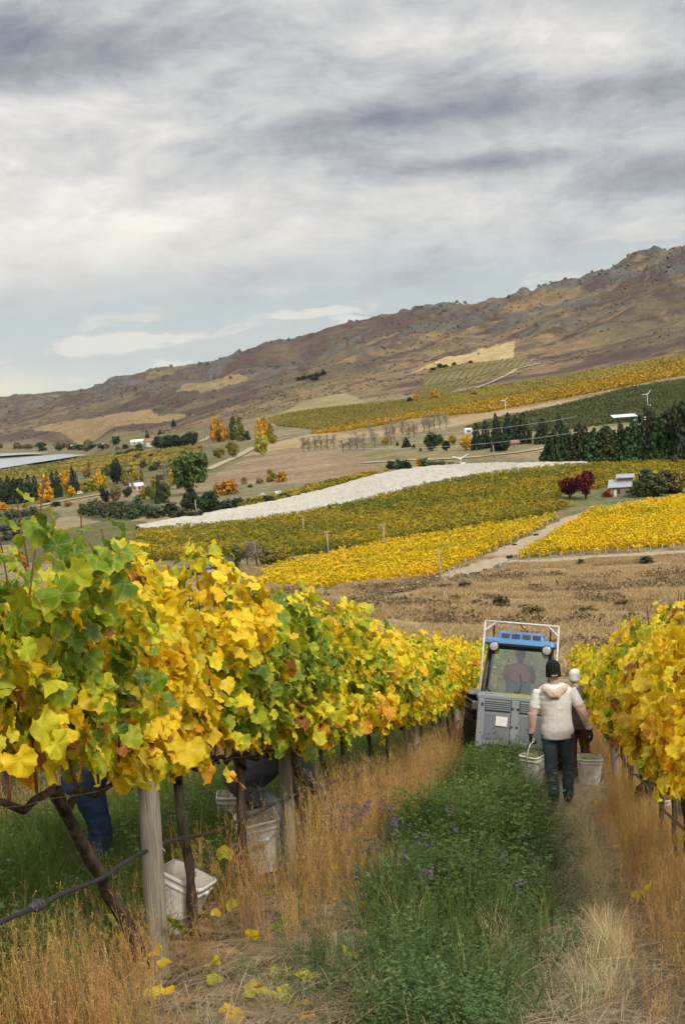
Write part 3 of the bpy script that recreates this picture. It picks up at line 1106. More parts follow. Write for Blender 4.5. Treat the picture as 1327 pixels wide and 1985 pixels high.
def hill_scrub():
    n = 9000
    th_ = np.radians(rng.uniform(-15.5, 16.5, n))
    r_ = np.exp(rng.uniform(math.log(1150), math.log(3600), n))
    x, y = r_ * np.sin(th_), r_ * np.cos(th_)
    hw, q = hill_w(x, y)
    d = fbm(x / 150, y / 150, 92, 4)
    k = (q > 1.0) & (rng.random(n) < sst(d, .42, .6))
    for nm in ('young', 'stubble', 'ochre_up', 'terraces', 'olive_far', 'gold_far', 'lefthay', 'lefthay2'):
        k &= ~inpoly(x, y, PLOT[nm])
    x, y = x[k], y[k]
    pr = [leafy_clump('scrub_leaves', 24, (2.6, 2.6, 1.2), .9, M_SCRUB, 300 + i) for i in range(4)]
    m = len(x)
    scatter('hill_scrub', np.stack([x, y, ground(x, y) - .2], 1), np.stack([np.zeros(m), np.zeros(m), rng.uniform(0, 6.28, m)], 1), rng.uniform(.4, 1.2, m) ** 1.5 * np.clip(np.hypot(x, y) / 2200, .7, 1.4), pr,
            'dark low scrub dotted over the brown hillside', 'scrub')


hill_scrub()

M_ROCK = mat('schist_rock', (.15, .135, .115), (.09, .083, .073), .12, .95, .1, .6, .6)


def rock_mesh(seed):
    r_ = np.random.default_rng(seed)
    V, F = [], []
    nz_, nk = 5, 8
    for i in range(nz_):
        h = i / (nz_ - 1)
        for k in range(nk):
            a = 6.283 * k / nk
            rad = (1 - .55 * h ** 2) * r_.uniform(.65, 1.15)
            V.append((rad * math.cos(a), rad * .7 * math.sin(a), h * 1.1 + r_.uniform(-.12, .12)))
    for i in range(nz_ - 1):
        for k in range(nk):
            F.append((i * nk + k, i * nk + (k + 1) % nk, (i + 1) * nk + (k + 1) % nk, (i + 1) * nk + k))
    V.append((0, 0, 1.15))
    c = len(V) - 1
    for k in range(0, nk, 1):
        F.append(((nz_ - 1) * nk + k, (nz_ - 1) * nk + (k + 1) % nk, c, c))
    F = [f if f[2] != f[3] else (f[0], f[1], f[2]) for f in F]
    me = bpy.data.meshes.new('tor')
    me.from_pydata(V, [], F)
    me.materials.append(M_ROCK)
    return me


def tors():
    n = 6000
    th_ = np.radians(rng.uniform(-15.5, 16.5, n))
    r_ = np.exp(rng.uniform(math.log(1400), math.log(5200), n))
    x, y = r_ * np.sin(th_), r_ * np.cos(th_)
    hw, q = hill_w(x, y)
    rk = fbm(x / 55, y / 55, 51, 4, .55)
    k = (q > 1.25) & (rk > .555) & (rng.random(n) < .2 + .8 * sst(q, 1.4, 1.9))
    x, y = x[k], y[k]
    m = len(x)
    sc_ = rng.uniform(1.5, 5.0, m) * np.clip(np.hypot(x, y) / 2400, .7, 1.5)
    scatter('hill_rocks', np.stack([x, y, ground(x, y) - .8], 1), np.stack([rng.normal(0, .2, m), rng.normal(0, .2, m), rng.uniform(0, 6.28, m)], 1), sc_, [rock_mesh(400 + i) for i in range(5)],
            'grey rock outcrops along the ridge', 'rocks')


tors()
# ------------------------------------------------------------------ grape leaves
def leaf_template(nseg, seed, lobes=True):
    """palmate vine leaf: petiole at the origin, tip towards +Y, face up +Z, unit width"""
    r_ = np.random.default_rng(seed)
    A = np.linspace(-math.pi, math.pi, nseg, endpoint=False) + math.pi / nseg
    pts = []
    lobe_dirs = [(0, 1.0), (.95, .86), (-.95, .86), (1.95, .66), (-1.95, .66)]
    for k, a in enumerate(A):           # a = angle from the tip direction
        rad = .50
        for d, L in lobe_dirs:
            da = (a - d + math.pi) % (2 * math.pi) - math.pi
            rad = max(rad, L * .585 * (1 - .20 * min(1, abs(da) / .6) ** 1.3) if abs(da) < .8 else 0)
        if abs(a) > 2.75:
            rad *= .45                    # sinus at the petiole
        rad *= 1 + (.07 if k % 2 else -.05) * (nseg > 12) + r_.uniform(-.04, .04)
        pts.append((rad * math.sin(a), rad * math.cos(a) + .10))
    pts = np.array(pts)
    fold, cup = r_.uniform(.05, .45), r_.uniform(-.75, .45)
    drop = r_.uniform(-.6, .15)

    def zf(p):
        d2 = (p[:, 0] ** 2 + (p[:, 1] - .1) ** 2)
        an = np.arctan2(p[:, 0], p[:, 1] - .1)
        return fold * np.abs(p[:, 0]) * .8 + cup * d2 + drop * np.maximum(p[:, 1], 0) ** 2 + .075 * np.sin(an * 5 + seed) * (d2 > .05)
    inner = pts * np.array([.5, .5]) + np.array([0, .05])
    allp = np.concatenate([[[0, .1]], inner[::2], pts]) if nseg > 12 else np.concatenate([[[0, .1]], pts])
    V = np.column_stack([allp, zf(allp)])
    F = []
    if nseg > 12:
        h = nseg // 2
        for k in range(h):
            i0, i1 = 1 + k, 1 + (k + 1) % h
            o0, o1, o2 = 1 + h + 2 * k, 1 + h + (2 * k + 1) % nseg, 1 + h + (2 * k + 2) % nseg
            F += [(0, i1, i0), (i0, i1, o1), (i0, o1, o0), (i1, o2, o1)]
    else:
        for k in range(nseg):
            F.append((0, 1 + (k + 1) % nseg, 1 + k))
    return V, np.array(F)


LEAF_HI = [leaf_template(26, 10 + i) for i in range(10)]
LEAF_LO = [leaf_template(11, 30 + i) for i in range(5)]


def leaf_mat():
    m, t, b = principled('grape_leaf', .48, .35)
    oi = t.n('ShaderNodeObjectInfo')
    at = t.n('ShaderNodeAttribute', attribute_name='tint')
    lc = t.n('ShaderNodeAttribute', attribute_name='leafco')
    base = t.mix(1.0, at.outputs['Color'], oi.outputs['Color'], 'MULTIPLY')
    sp = t.n('ShaderNodeSeparateXYZ')
    t.l(lc.outputs['Vector'], sp.inputs[0])
    lx = sp.outputs[0]
    ly = t.math('SUBTRACT', sp.outputs[1], .1)
    rad = t.math('SQRT', t.math('ADD', t.math('MULTIPLY', lx, lx), t.math('MULTIPLY', ly, ly)))
    ang = t.math('ARCTAN2', lx, ly)
    # five main veins
    vs = t.math('ABSOLUTE', t.math('SINE', t.math('MULTIPLY', ang, 3.2)))
    vein = t.mapr(t.math('MULTIPLY', vs, rad), .012, .045, 1.0, 0.0)
    g = t.n('ShaderNodeNewGeometry')
    nz = t.noise(g.outputs['Position'], 22.0, 4, .6)
    # margins turn first: yellow from the edge inwards, a few scorched rims
    edge = t.mapr(t.math('ADD', rad, t.math('MULTIPLY', t.math('SUBTRACT', nz, .5), .5)), .34, .66)
    gy = t.mix(t.math('MULTIPLY', edge, .7), base, t.mix(.6, base, (.82, .56, .02)))
    gy = t.mix(t.math('MULTIPLY', vein, .55), gy, t.mix(.5, gy, (.80, .76, .26)))
    scorch = t.math('MULTIPLY', t.mapr(rad, .40, .56), t.mapr(t.noise(g.outputs['Position'], 5.0, 3, .6), .52, .62))
    gy = t.mix(t.math('MULTIPLY', scorch, .55), gy, (.42, .17, .025))
    spots = t.mapr(t.noise(g.outputs['Position'], 60.0, 3, .6), .66, .74)
    gy = t.mix(t.math('MULTIPLY', spots, .45), gy, (.28, .12, .02))
    vv = t.mapr(nz, .3, .7, .82, 1.18)
    c = t.vmath('SCALE', gy, vv)
    t.l(c, b.inputs['Base Color'])
    bp = t.n('ShaderNodeBump')
    bp.inputs['Strength'].default_value = .35
    bp.inputs['Distance'].default_value = .006
    t.l(t.math('ADD', t.math('MULTIPLY', vein, -.6), nz), bp.inputs['Height'])
    t.l(bp.outputs[0], b.inputs['Normal'])
    tr = t.n('ShaderNodeBsdfTranslucent')
    t.l(c, tr.inputs[0])
    mx = t.n('ShaderNodeMixShader')
    mx.inputs[0].default_value = .42
    t.l(b.outputs[0], mx.inputs[1])
    t.l(tr.outputs[0], mx.inputs[2])
    t.l(mx.outputs[0], m.node_tree.nodes['Material Output'].inputs[0])
    return m


M_LEAF = leaf_mat()
PAL = np.array([(.84, .62, .020), (.85, .54, .014), (.68, .62, .03), (.42, .46, .022), (.19, .285, .014), (.095, .175, .012), (.72, .33, .015), (.33, .115, .025)])
#                 yellow           gold             yellow-green     lime            green             dark green        orange           brown

# where along the near left row the leaves are still green / already gold (s, height, radius s, radius h, amount)
GREEN_L = [(5.05, 1.75, .35, .45, 1.1), (5.2, 1.3, .3, .35, .9), (5.75, 2.1, .3, .16, .9), (6.1, 1.5, .25, .25, .6), (7.2, 1.5, .4, .2, .9), (8.9, 1.7, .35, .3, .7), (10.2, 1.5, .7, .4, .6), (6.9, 2.2, .3, .2, .5), (14, 1.6, 1.5, .35, .25)]
GOLD_L = [(5.95, 1.7, .32, .5, 1.2), (4.7, 1.15, .4, .25, .9), (6.6, 1.15, .5, .25, .8), (7.0, 1.9, .6, .25, .9), (5.6, 1.15, .3, .2, .5), (8.0, 1.9, .5, .3, .7), (8.2, 1.15, .5, .2, .6), (9.7, 1.6, .4, .3, .5), (12.5, 1.5, 1.0, .4, .4)]
GREEN_R = [(10.2, 1.9, .6, .3, .8), (13.5, 2.0, .8, .3, .5), (8.5, 2.0, .5, .2, .6), (9.6, 1.5, .3, .3, .5)]
GOLD_R = [(9.2, 1.3, 1.0, .3, .9), (11.5, 1.3, 1.2, .4, .9), (15, 1.4, 1.0, .4, .4)]


def leaf_tints(s, h, off, near, r_, side):
    """greenness field along the row, then a palette draw per leaf"""
    g = (fbm(s * 1.1 + off, h * 1.6 + off, 7, 3) - .5) * 2.2 - .12
    for blobs, sg in ((GREEN_L if side < 0 else GREEN_R, 1), (GOLD_L if side < 0 else GOLD_R, -1)):
        for bs, bh, rs_, rh, k in blobs:
            g = g + sg * k * .55 * np.exp(-((s - bs) / rs_) ** 2 - ((h - bh) / rh) ** 2)
    g = g + r_.normal(0, .22, len(s)) + .10 * sst(h, 1.5, 2.2)
    q = r_.random(len(s))
    idx = np.where(g > .50, np.where(q < .4, 5, 4), np.where(g > .24, np.where(q < .55, 4, 3), np.where(g > .06, np.where(q < .45, 3, 2), np.where(g > -.14, np.where(q < .5, 2, 0), np.where(q < .70, 0, 1)))))
    low = (h < 1.3) & (r_.random(len(s)) < .09)
    idx = np.where(low, 6, idx)
    idx = np.where(r_.random(len(s)) < .022 + .05 * (h < 1.2), 7, idx)
    c = PAL[idx] * np.clip(r_.normal(1, .10, (len(s), 1)), .7, 1.25)
    return np.clip(c, 0, .9)


def canopy(n, s0, s1, r_, near, side, off=0.0, top=2.02, low=1.05):
    """leaf positions, frames, sizes, tints in row coordinates (s, t, h)"""
    s = r_.uniform(s0, s1, n)
    tv = top + (fbm(s * 1.9 + off, s * 0 + off, 8, 3) - .5) * .85
    bv = low + (fbm(s * 2.3 + off + 50, s * 0, 9, 3) - .5) * .45
    h = bv + (tv - bv) * r_.beta(1.1, 1.1, n)
    prof = .30 - .14 * np.abs((h - 1.5) / .8) ** 2 + (fbm(s * 2.6 + off, h * 2.6, 12, 3) - .5) * .55
    prof = np.clip(prof, .07, .5)
    sd = np.where(r_.random(n) < .5, -1, 1)
    t = sd * prof * np.clip(r_.normal(.92, .22, n), .1, 1.3)
    inner = r_.random(n) < .18
    t = np.where(inner, r_.uniform(-.12, .12, n), t)
    nrm_ = np.stack([r_.normal(0, .62, n), np.sign(t) * np.clip(r_.normal(.85, .4, n), -.2, 2), np.clip(r_.normal(.45, .5, n), -.7, 2) + sst(h, tv - .25, tv) * .6], 1)
    nrm_ /= np.linalg.norm(nrm_, axis=1)[:, None]
    tip = np.stack([r_.normal(0, .75, n), np.sign(t) * .25 + r_.normal(0, .2, n), -np.abs(r_.normal(.9, .3, n))], 1)
    up_ = r_.random(n) < .10
    tip[up_, 2] *= -.6
    tip -= nrm_ * np.sum(tip * nrm_, 1)[:, None]
    tip /= np.linalg.norm(tip, axis=1)[:, None] + 1e-9
    size = np.clip(r_.normal(.096, .026, n), .04, .155) * (1 - .25 * sst(h, tv - .2, tv))
    return s, t, h, nrm_, tip, size


def row_axes():
    return np.array([[S_AX[0], S_AX[1], 0], [T_AX[0], T_AX[1], 0], [0, 0, 1.0]])   # rows: s, t, up


def leaves_mesh(name, P, N, Tp, size, tint, temps, r_):
    """join leaves: P,N,Tp given in the mesh's own axes"""
    k = r_.integers(0, len(temps), len(P))
    Vs, Fs, Cs, Ls = [], [], [], []
    base = 0
    X = np.cross(Tp, N)
    for ti, (tv, tf) in enumerate(temps):
        m = k == ti
        if not m.any():
            continue
        sz = size[m][:, None, None]
        V = P[m][:, None, :] + sz * (tv[None, :, 0:1] * X[m][:, None, :] + tv[None, :, 1:2] * Tp[m][:, None, :] + tv[None, :, 2:3] * N[m][:, None, :])
        q = V.shape[0]
        nv = tv.shape[0]
        F = (tf[None] + (np.arange(q) * nv)[:, None, None] + base).reshape(-1, 3)
        Vs.append(V.reshape(-1, 3))
        Fs.append(F)
        Cs.append(np.repeat(np.c_[tint[m], np.ones(q)], nv, 0))
        Ls.append(np.tile(tv, (q, 1)))
        base += q * nv
    return mesh_np(name, np.concatenate(Vs), np.concatenate(Fs), M_LEAF, True, {'tint': ('FLOAT_COLOR', np.concatenate(Cs)), 'leafco': ('FLOAT_VECTOR', np.concatenate(Ls))})


def single_leaf_mesh(i):
    tv, tf = LEAF_HI[i]
    return mesh_np('leaf', tv, tf, M_LEAF, True, {'tint': ('FLOAT_COLOR', np.ones((len(tv), 4))), 'leafco': ('FLOAT_VECTOR', tv)})


LEAF_MESH = [single_leaf_mesh(i) for i in range(len(LEAF_HI))]


def bark_mat(name, c1, c2, stretch):
    m, t, b = principled(name, .95, .1)
    tcn = t.n('ShaderNodeTexCoord')
    v = t.vmath('MULTIPLY', tcn.outputs['Object'], stretch)
    nz = t.noise(v, 30, 6, .7)
    t.l(t.mix(t.mapr(nz, .35, .62), c1, c2), b.inputs['Base Color'])
    bp = t.n('ShaderNodeBump')
    bp.inputs['Strength'].default_value = 1.0
    bp.inputs['Distance'].default_value = .012
    t.l(nz, bp.inputs['Height'])
    t.l(bp.outputs[0], b.inputs['Normal'])
    return m


M_BARK = bark_mat('vine_bark', (.115, .085, .06), (.045, .033, .025), (1, 1, .18))
M_CANE = mat('vine_cane', (.20, .075, .03), (.12, .05, .025), 20, .6, .3)
ORD = ['first', 'second', 'third', 'fourth', 'fifth', 'sixth', 'seventh', 'eighth', 'ninth', 'tenth', 'eleventh', 'twelfth', 'thirteenth', 'fourteenth', 'fifteenth', 'sixteenth', 'seventeenth', 'eighteenth', 'nineteenth', 'twentieth']


def ordinal(i):
    if i < 20:
        return ORD[i]
    tens = ['', '', 'twenty', 'thirty', 'forty', 'fifty', 'sixty', 'seventy'][(i + 1) // 10]
    if (i + 1) % 10 == 0:
        return {20: 'twentieth', 30: 'thirtieth', 40: 'fortieth', 50: 'fiftieth', 60: 'sixtieth'}[i + 1]
    return tens + '-' + ORD[(i + 1) % 10 - 1]


AX = row_axes()
VINES = []


def trunk_mesh(r_, lean_s, lean_t, hgt, rad):
    n = 11
    pts, rr = [], []
    wob = np.cumsum(r_.normal(0, .009, (n, 2)), 0)
    for i in range(n):
        f = i / (n - 1)
        ls = lean_s * (f - 1) + wob[i, 0] * (0 < i)
        lt = lean_t * (f - 1) * 1.0 + wob[i, 1] * (0 < i)
        p = AX[0] * ls + AX[1] * lt + np.array([0, 0, f * hgt - .06 * (i == 0)])
        pts.append(p)
        rr.append(rad * (1.25 - .35 * f + (.45 if f > .9 else 0) * .5 + .12 * r_.normal()))
    q = MB().tube(pts, rr, 9, True, .13, random.Random(int(r_.integers(1e6))))
    return q.mesh('trunk', M_BARK, True)


def make_vine(s0, t0, side, seed, n_single, lod, label, group, length=1.45, lean=None, nleaf=620, rad=.032):
    r_ = np.random.default_rng(seed)
    base = rc(s0, t0)
    e = empty('grape_vine', base)
    tag(e, label, 'vine', group)
    ls, lt = lean if lean else (r_.normal(0, .12), r_.normal(0, .05))
    tr = obj('trunk', trunk_mesh(r_, ls, lt, .98, rad), e)

    def slope(ds, dt):
        q = rc(s0 + ds, t0 + dt)
        return q.z - base.z
    # cordon arms along the wire
    for sg in (-1, 1):
        pts, rr = [], []
        for i in range(7):
            f = i / 6
            ds = sg * f * length * .52
            pts.append(AX[0] * ds + AX[1] * r_.normal(0, .012) + np.array([0, 0, slope(ds, 0) + .95 + .03 * math.sin(i * 1.7) - .07 * (i == 0)]))
            rr.append(rad * (.72 - .34 * f))
        obj('cordon', MB().tube(pts, rr, 7, True, .12, random.Random(seed * 7 + sg)).mesh('cordon', M_BARK, True), e)
    ncane = 8 if lod == 0 else 4
    if lod <= 1:
        for i in range(ncane):
            ds = -length * .48 + length * .96 * (i + .5) / ncane + r_.normal(0, .04)
            tp = r_.normal(0, .09)
            ts = r_.normal(0, .14)
            hh = r_.uniform(.85, 1.25)
            pts, rr = [], []
            for k in range(6):
                f = k / 5
                pts.append(AX[0] * (ds + ts * f + r_.normal(0, .008)) + AX[1] * (tp * f + r_.normal(0, .01)) + np.array([0, 0, slope(ds, 0) + .97 + hh * f]))
                rr.append(.0065 - .0035 * f)
            obj('cane', MB().tube(pts, rr, 5, False).mesh('cane', M_CANE, True), e)
    if side > 0:
        nleaf = int(nleaf * .9)
    s, t, h, N, Tp, size = canopy(nleaf, s0 - length / 2 - .06, s0 + length / 2 + .06, r_, lod == 0, side, off=side * 31.0, **(dict(top=1.86, low=.98) if side > 0 else {}))
    if side > 0:
        t = t * .8
    tint = leaf_tints(s, h, side * 13.0, lod == 0, r_, side)
    x = s * S_AX[0] + (t0 + t) * T_AX[0]
    y = s * S_AX[1] + (t0 + t) * T_AX[1]
    P = np.stack([x, y, ground(x, y) + h], 1) - np.array(base)
    Nw, Tw = N @ AX, Tp @ AX
    if lod == 0 and n_single:
        # leaves on the side that faces the view, largest on the picture first, are parts of their own
        facing = -side * t + .12 * r_.normal(0, 1, len(t)) + (h > 1.9) * .1
        order = np.argsort(-facing)
        pick = order[:n_single]
        rest = order[n_single:]
        for k in pick:
            lo_ = bpy.data.objects.new('leaf', LEAF_MESH[int(r_.integers(0, len(LEAF_MESH)))])
            X = np.cross(Tw[k], Nw[k])
            sz = size[k]
            lo_.matrix_local = Matrix(((X[0] * sz, Tw[k][0] * sz, Nw[k][0] * sz, P[k][0]), (X[1] * sz, Tw[k][1] * sz, Nw[k][1] * sz, P[k][1]), (X[2] * sz, Tw[k][2] * sz, Nw[k][2] * sz, P[k][2]), (0, 0, 0, 1)))
            lo_.color = (*tint[k], 1)
            link(lo_, e)
    else:
        rest = np.arange(len(s))
    fo = obj('foliage', leaves_mesh('foliage', P[rest], Nw[rest], Tw[rest], size[rest], tint[rest], LEAF_HI if lod == 0 else LEAF_LO, r_), e)
    fo['kind'] = 'stuff'
    VINES.append(e)
    return e


GRP_L, GRP_R = 'vines of the row left of the grassy alley', 'vines of the row right of the grassy alley'
ROW_END = 46.0
sv = 5.25
i = 0
while sv < ROW_END:
    singles = {0: 300, 1: 300, 2: 300, 3: 260, 4: 180, 5: 120}.get(i, 0)
    lod = 0 if i < 6 else (1 if i < 12 else 2)
    lean = {0: (-.62, -.06), 1: (-.12, .03)}.get(i)
    nm = f'{ordinal(i)} grape vine from the camera in the left row'
    make_vine(sv, ROW_L, -1, 500 + i, singles, lod, nm, GRP_L, nleaf=1250 if i < 3 else (1050 if i < 8 else 850), length=1.75 if i < 2 else 1.45, lean=lean, rad=.027 if i < 3 else .020)
    sv += 1.70 if i == 0 else 1.45
    i += 1
sv = 7.9
i = 0
while sv < ROW_END - 1:
    singles = {0: 120, 1: 220, 2: 220, 3: 140, 4: 80}.get(i, 0)
    lod = 0 if i < 5 else (1 if i < 10 else 2)
    nm = f'{ordinal(i)} grape vine from the camera in the right row'
    make_vine(sv, ROW_R, 1, 600 + i, singles, lod, nm, GRP_R, nleaf=1100 if i < 4 else 850, lean={1: (.05, -.02), 2: (.22, .0)}.get(i), rad=.042 if i == 1 else .022)
    sv += 1.4
    i += 1

# rows farther out on both sides: vines share a few leaf masses
def outer_rows():
    r_ = np.random.default_rng(77)
    protos = []
    for k in range(6):
        s, t, h, N, Tp, size = canopy(760, -.76, .76, r_, False, 1, off=k * 9.0)
        tint = leaf_tints(s + 100 + 7 * k, h, k * 3.0, False, r_, 1)
        P = np.stack([s, t, h], 1)
        protos.append((leaves_mesh('foliage', P @ AX, N @ AX, Tp @ AX, size * 1.1, tint, LEAF_LO, r_), trunk_mesh(r_, .1, 0, .98, .028)))
    for row, t0, sa, where in (('left', ROW_L - ROW_GAP, 7.0, 'one row beyond the left row'), ('left', ROW_L - 2 * ROW_GAP, 14.0, 'two rows beyond the left row'), ('right', ROW_R + ROW_GAP, 14.0, 'one row beyond the right row')):
        sv, j = sa, 0
        while sv < ROW_END:
            b = rc(sv, t0)
            e = empty('grape_vine', b)
            tag(e, f'{ordinal(j)} grape vine in the partly hidden vines {where}', 'vine', 'vines ' + where)
            fm, tm = protos[int(r_.integers(0, 6))]
            q = obj('foliage', fm, e)
            q['kind'] = 'stuff'
            # follow the slope of the row
            a, c_ = rc(sv - .7, t0), rc(sv + .7, t0)
            sl_ = math.atan2(c_.z - a.z, 1.4)
            fl = r_.random() < .5
            ax = Vector((T_AX[0], T_AX[1], 0))
            q.rotation_euler = (Matrix.Rotation(sl_, 3, ax) @ (Matrix.Rotation(math.pi, 3, 'Z') if fl else Matrix.Identity(3))).to_euler()
            obj('trunk', tm, e)
            sv += 1.45
            j += 1


outer_rows()

# ------------------------------------------------------------------ posts, wires, drip hose
def post_mat():
    m, t, b = principled('weathered_post_wood', .9, .15)
    tcn = t.n('ShaderNodeTexCoord')
    oc = tcn.outputs['Object']
    gr = t.noise(t.vmath('MULTIPLY', oc, (28, 28, .9)), 3.0, 6, .65)
    bl = t.noise(oc, 3.5, 4, .6)
    c = t.ramp(gr, [(.3, (.115, .10, .075)), (.48, (.25, .225, .17)), (.62, (.33, .30, .23)), (.8, (.40, .36, .28))])
    c = t.mix(t.math('MULTIPLY', t.mapr(bl, .5, .7), .5), c, (.20, .20, .13))
    t.l(c, b.inputs['Base Color'])
    bp = t.n('ShaderNodeBump')
    bp.inputs['Strength'].default_value = .8
    bp.inputs['Distance'].default_value = .006
    t.l(gr, bp.inputs['Height'])
    t.l(bp.outputs[0], b.inputs['Normal'])
    return m


M_POST = post_mat()
M_WIRE = mat('galvanised_wire', (.32, .32, .31), (.22, .22, .21), 12, .45, .5, metal=.8)
M_HOSE = mat('black_drip_hose', (.022, .023, .026), (.035, .036, .04), 9, .45, .4)
M_CLIP = mat('grey_plastic_joiner', (.055, .055, .06), (.04, .04, .045), 20, .5, .4)


def vine_post(s, t, hgt, rad, lean_s, lean_t, label, group, seed, m=None, knot=False):
    r_ = random.Random(seed)
    b = rc(s, t)
    e = empty('vine_post', b)
    tag(e, label, 'post', group)
    pts = [Vector((0, 0, -.25))] + [Vector(AX[0]) * lean_s * f + Vector(AX[1]) * lean_t * f + Vector((0, 0, hgt * f)) for f in (0, .12, .3, .5, .7, .85, .985, 1.0)]
    rr = [rad * k for k in (1.04, 1.03, 1.02, 1.0, .985, .98, .97, .96, .90)]
    q = MB().tube(pts, rr, 16, True, .012, r_).build('timber', m or M_POST, e, True)
    mod = q.modifiers.new('edge', 'EDGE_SPLIT')
    mod.split_angle = R(50)
    for h in (.62, .98, 1.35, 1.7):
        if h < hgt - .05:
            f = h / hgt
            c = Vector(AX[0]) * lean_s * f + Vector(AX[1]) * (lean_t * f + rad * 1.0 * (-1 if t > 0 else 1)) + Vector((0, 0, h))
            MB().tube([c + Vector((0, 0, .018)), c + Vector(AX[1]) * .012 * (-1 if t > 0 else 1), c + Vector((0, 0, -.018))], .0025, 5).build('staple', M_WIRE, e)
    return e


LP = [(6.12, 2.0, .051, -.02, .075, 'stout grey timber post at the near end of the left row'), (9.55, 2.0, .048, 0, .05, 'second grey timber post along the left row'), (18.9, 2.0, .060, 0, -.09, 'third visible timber post of the left row, near the tractor')]
for k, (s, h, rd, a, b_, lb) in enumerate(LP):
    vine_post(s, ROW_L + (.055 if k == 0 else .015), h, rd, a, b_, lb, 'posts of the left row', 20 + k)
M_POSTD = mat('dark_tarred_post', (.11, .095, .07), (.07, .06, .048), 9, .9, .2, .6, 40, (1, 1, .15))
vine_post(8.05, ROW_R - .07, 1.55, .058, 0, 0, 'dark timber strainer post cut by the right edge', 'posts of the right row', 41, M_POSTD)
vine_post(18.6, ROW_R - .10, 2.0, .052, 0, -.10, 'grey timber post standing in the right row beside the two men', 'posts of the right row', 42)
for k, s in enumerate((26.5, 34.5)):
    vine_post(s, ROW_L + .01, 1.9, .05, 0, 0, ('fourth' if k == 0 else 'fifth') + ' timber post far along the left row', 'posts of the left row', 50 + k)
    vine_post(s, ROW_R + .01, 1.9, .05, 0, 0, ('third' if k == 0 else 'fourth') + ' timber post far along the right row', 'posts of the right row', 60 + k)


def along_row(name, t, h, rad, m, label, cat, s0, s1, sag=0.0, posts=(), n=6):
    pts = []
    s = s0
    while s <= s1:
        sg = 0
        if len(posts) and sag:
            pv = sorted(posts)
            for a, b in zip(pv[:-1], pv[1:]):
                if a <= s <= b:
                    f = (s - a) / (b - a)
                    sg = sag * 4 * f * (1 - f) * min(1, (b - a) / 4)
        pts.append(rc(s, t, h - sg + .012 * math.sin(s * 2.3)))
        s += .25 if s < 16 else 1.0
    q = MB().tube(pts, rad, n).build(name, m, None, True)
    return tag(q, label, cat)


along_row('drip_hose', ROW_L + .065, .63, .0105, M_HOSE, 'black drip irrigation hose strung along the left row', 'hose', 3.2, ROW_END, .07, (2.4, 6.12, 9.55, 14.2, 18.9, 26.5, 34.5))
along_row('drip_hose', ROW_R - .065, .60, .0105, M_HOSE, 'black drip irrigation hose strung along the right row', 'hose', 5.0, ROW_END, .07, (4, 8.05, 13, 18.6, 26.5, 34.5))
for k, (t, nm) in enumerate(((ROW_L, 'left'), (ROW_R, 'right'))):
    for h, what in ((.96, 'fruiting'), (1.38, 'middle foliage'), (1.75, 'upper foliage')):
        along_row('trellis_wire', t + (.05 if k == 0 else -.05), h, .0016, M_WIRE, f'thin {what} wire of the {nm} vine row', 'wire', 3.0, 30, 0, (), 4)
for k, (s, t, h, lb) in enumerate(((4.72, ROW_L + .065, .562, 'grey hose joiner at the near end of the left drip hose'), (7.55, ROW_R - .07, .60, 'pale wire strainer clamped on the right drip hose'))):
    e = empty('hose_joiner', rc(s, t, h))
    tag(e, lb, 'fitting')
    a = Vector(AX[0]) * .075
    a.z = -.018
    mm = M_CLIP if k == 0 else M_WIRE
    MB().tube([-a, -a * .4, a * .4, a], [.014, .019, .019, .014], 10).build('sleeve', mm, e, True)
    MB().tube([-a * .3, -a * .05], [.024, .024], 12).build('nut', mm, e, True)
    MB().tube([a * .05, a * .3], [.024, .024], 12).build('nut', mm, e, True)
# ------------------------------------------------------------------ trees
def crown_np(name, n, centers, crad, leaf, m, seed, flat=.25):
    """leaf-sized faces gathered in clumps; centers (k,3), crad (k,)"""
    r_ = np.random.default_rng(seed)
    k = r_.choice(len(centers), n, p=crad ** 2 / np.sum(crad ** 2))
    d = r_.normal(0, 1, (n, 3))
    d /= np.linalg.norm(d, axis=1)[:, None]
    rad = crad[k] * r_.uniform(.45, 1.08, n)
    c = centers[k] + d * rad[:, None]
    nr_ = d + r_.normal(0, .5, (n, 3)) + np.array([0, 0, flat])
    nr_ /= np.linalg.norm(nr_, axis=1)[:, None]
    a = np.cross(nr_, r_.normal(0, 1, (n, 3)))
    a /= np.linalg.norm(a, axis=1)[:, None]
    b = np.cross(nr_, a)
    sz = leaf * r_.uniform(.6, 1.35, n)[:, None]
    kk = [(-.55, -.5), (.5, -.55), (.6, .45), (-.45, .6)]
    V = np.stack([c + a * sz * p + b * sz * q for p, q in kk], 1).reshape(-1, 3)
    F = np.arange(4 * n).reshape(-1, 4)
    ct = np.clip(r_.normal(1, .16, len(centers)), .65, 1.4)
    tint = np.repeat(np.clip(ct[k] * r_.normal(1, .16, n), .45, 1.7), 4)
    return mesh_np(name, V, F, m, False, {'tint': ('FLOAT_COLOR', np.stack([tint, tint, tint, np.ones_like(tint)], 1))})


M_CROWN = foliage_mat('tree_leaves', [(0, (.80, .86, .80)), (.5, (1, 1, 1)), (1, (1.15, 1.08, .9))], .05, .22, .5, True)
M_NEEDLE = foliage_mat('pine_needles', [(0, (.8, .85, .85)), (.5, (1, 1, 1)), (1, (1.15, 1.1, .95))], .05, .08, .5, True)
M_TRUNK = bark_mat('tree_bark', (.11, .09, .07), (.06, .05, .04), (1, 1, .2))
M_PALEBARK = bark_mat('pale_poplar_bark', (.36, .31, .25), (.25, .21, .165), (1, 1, .2))


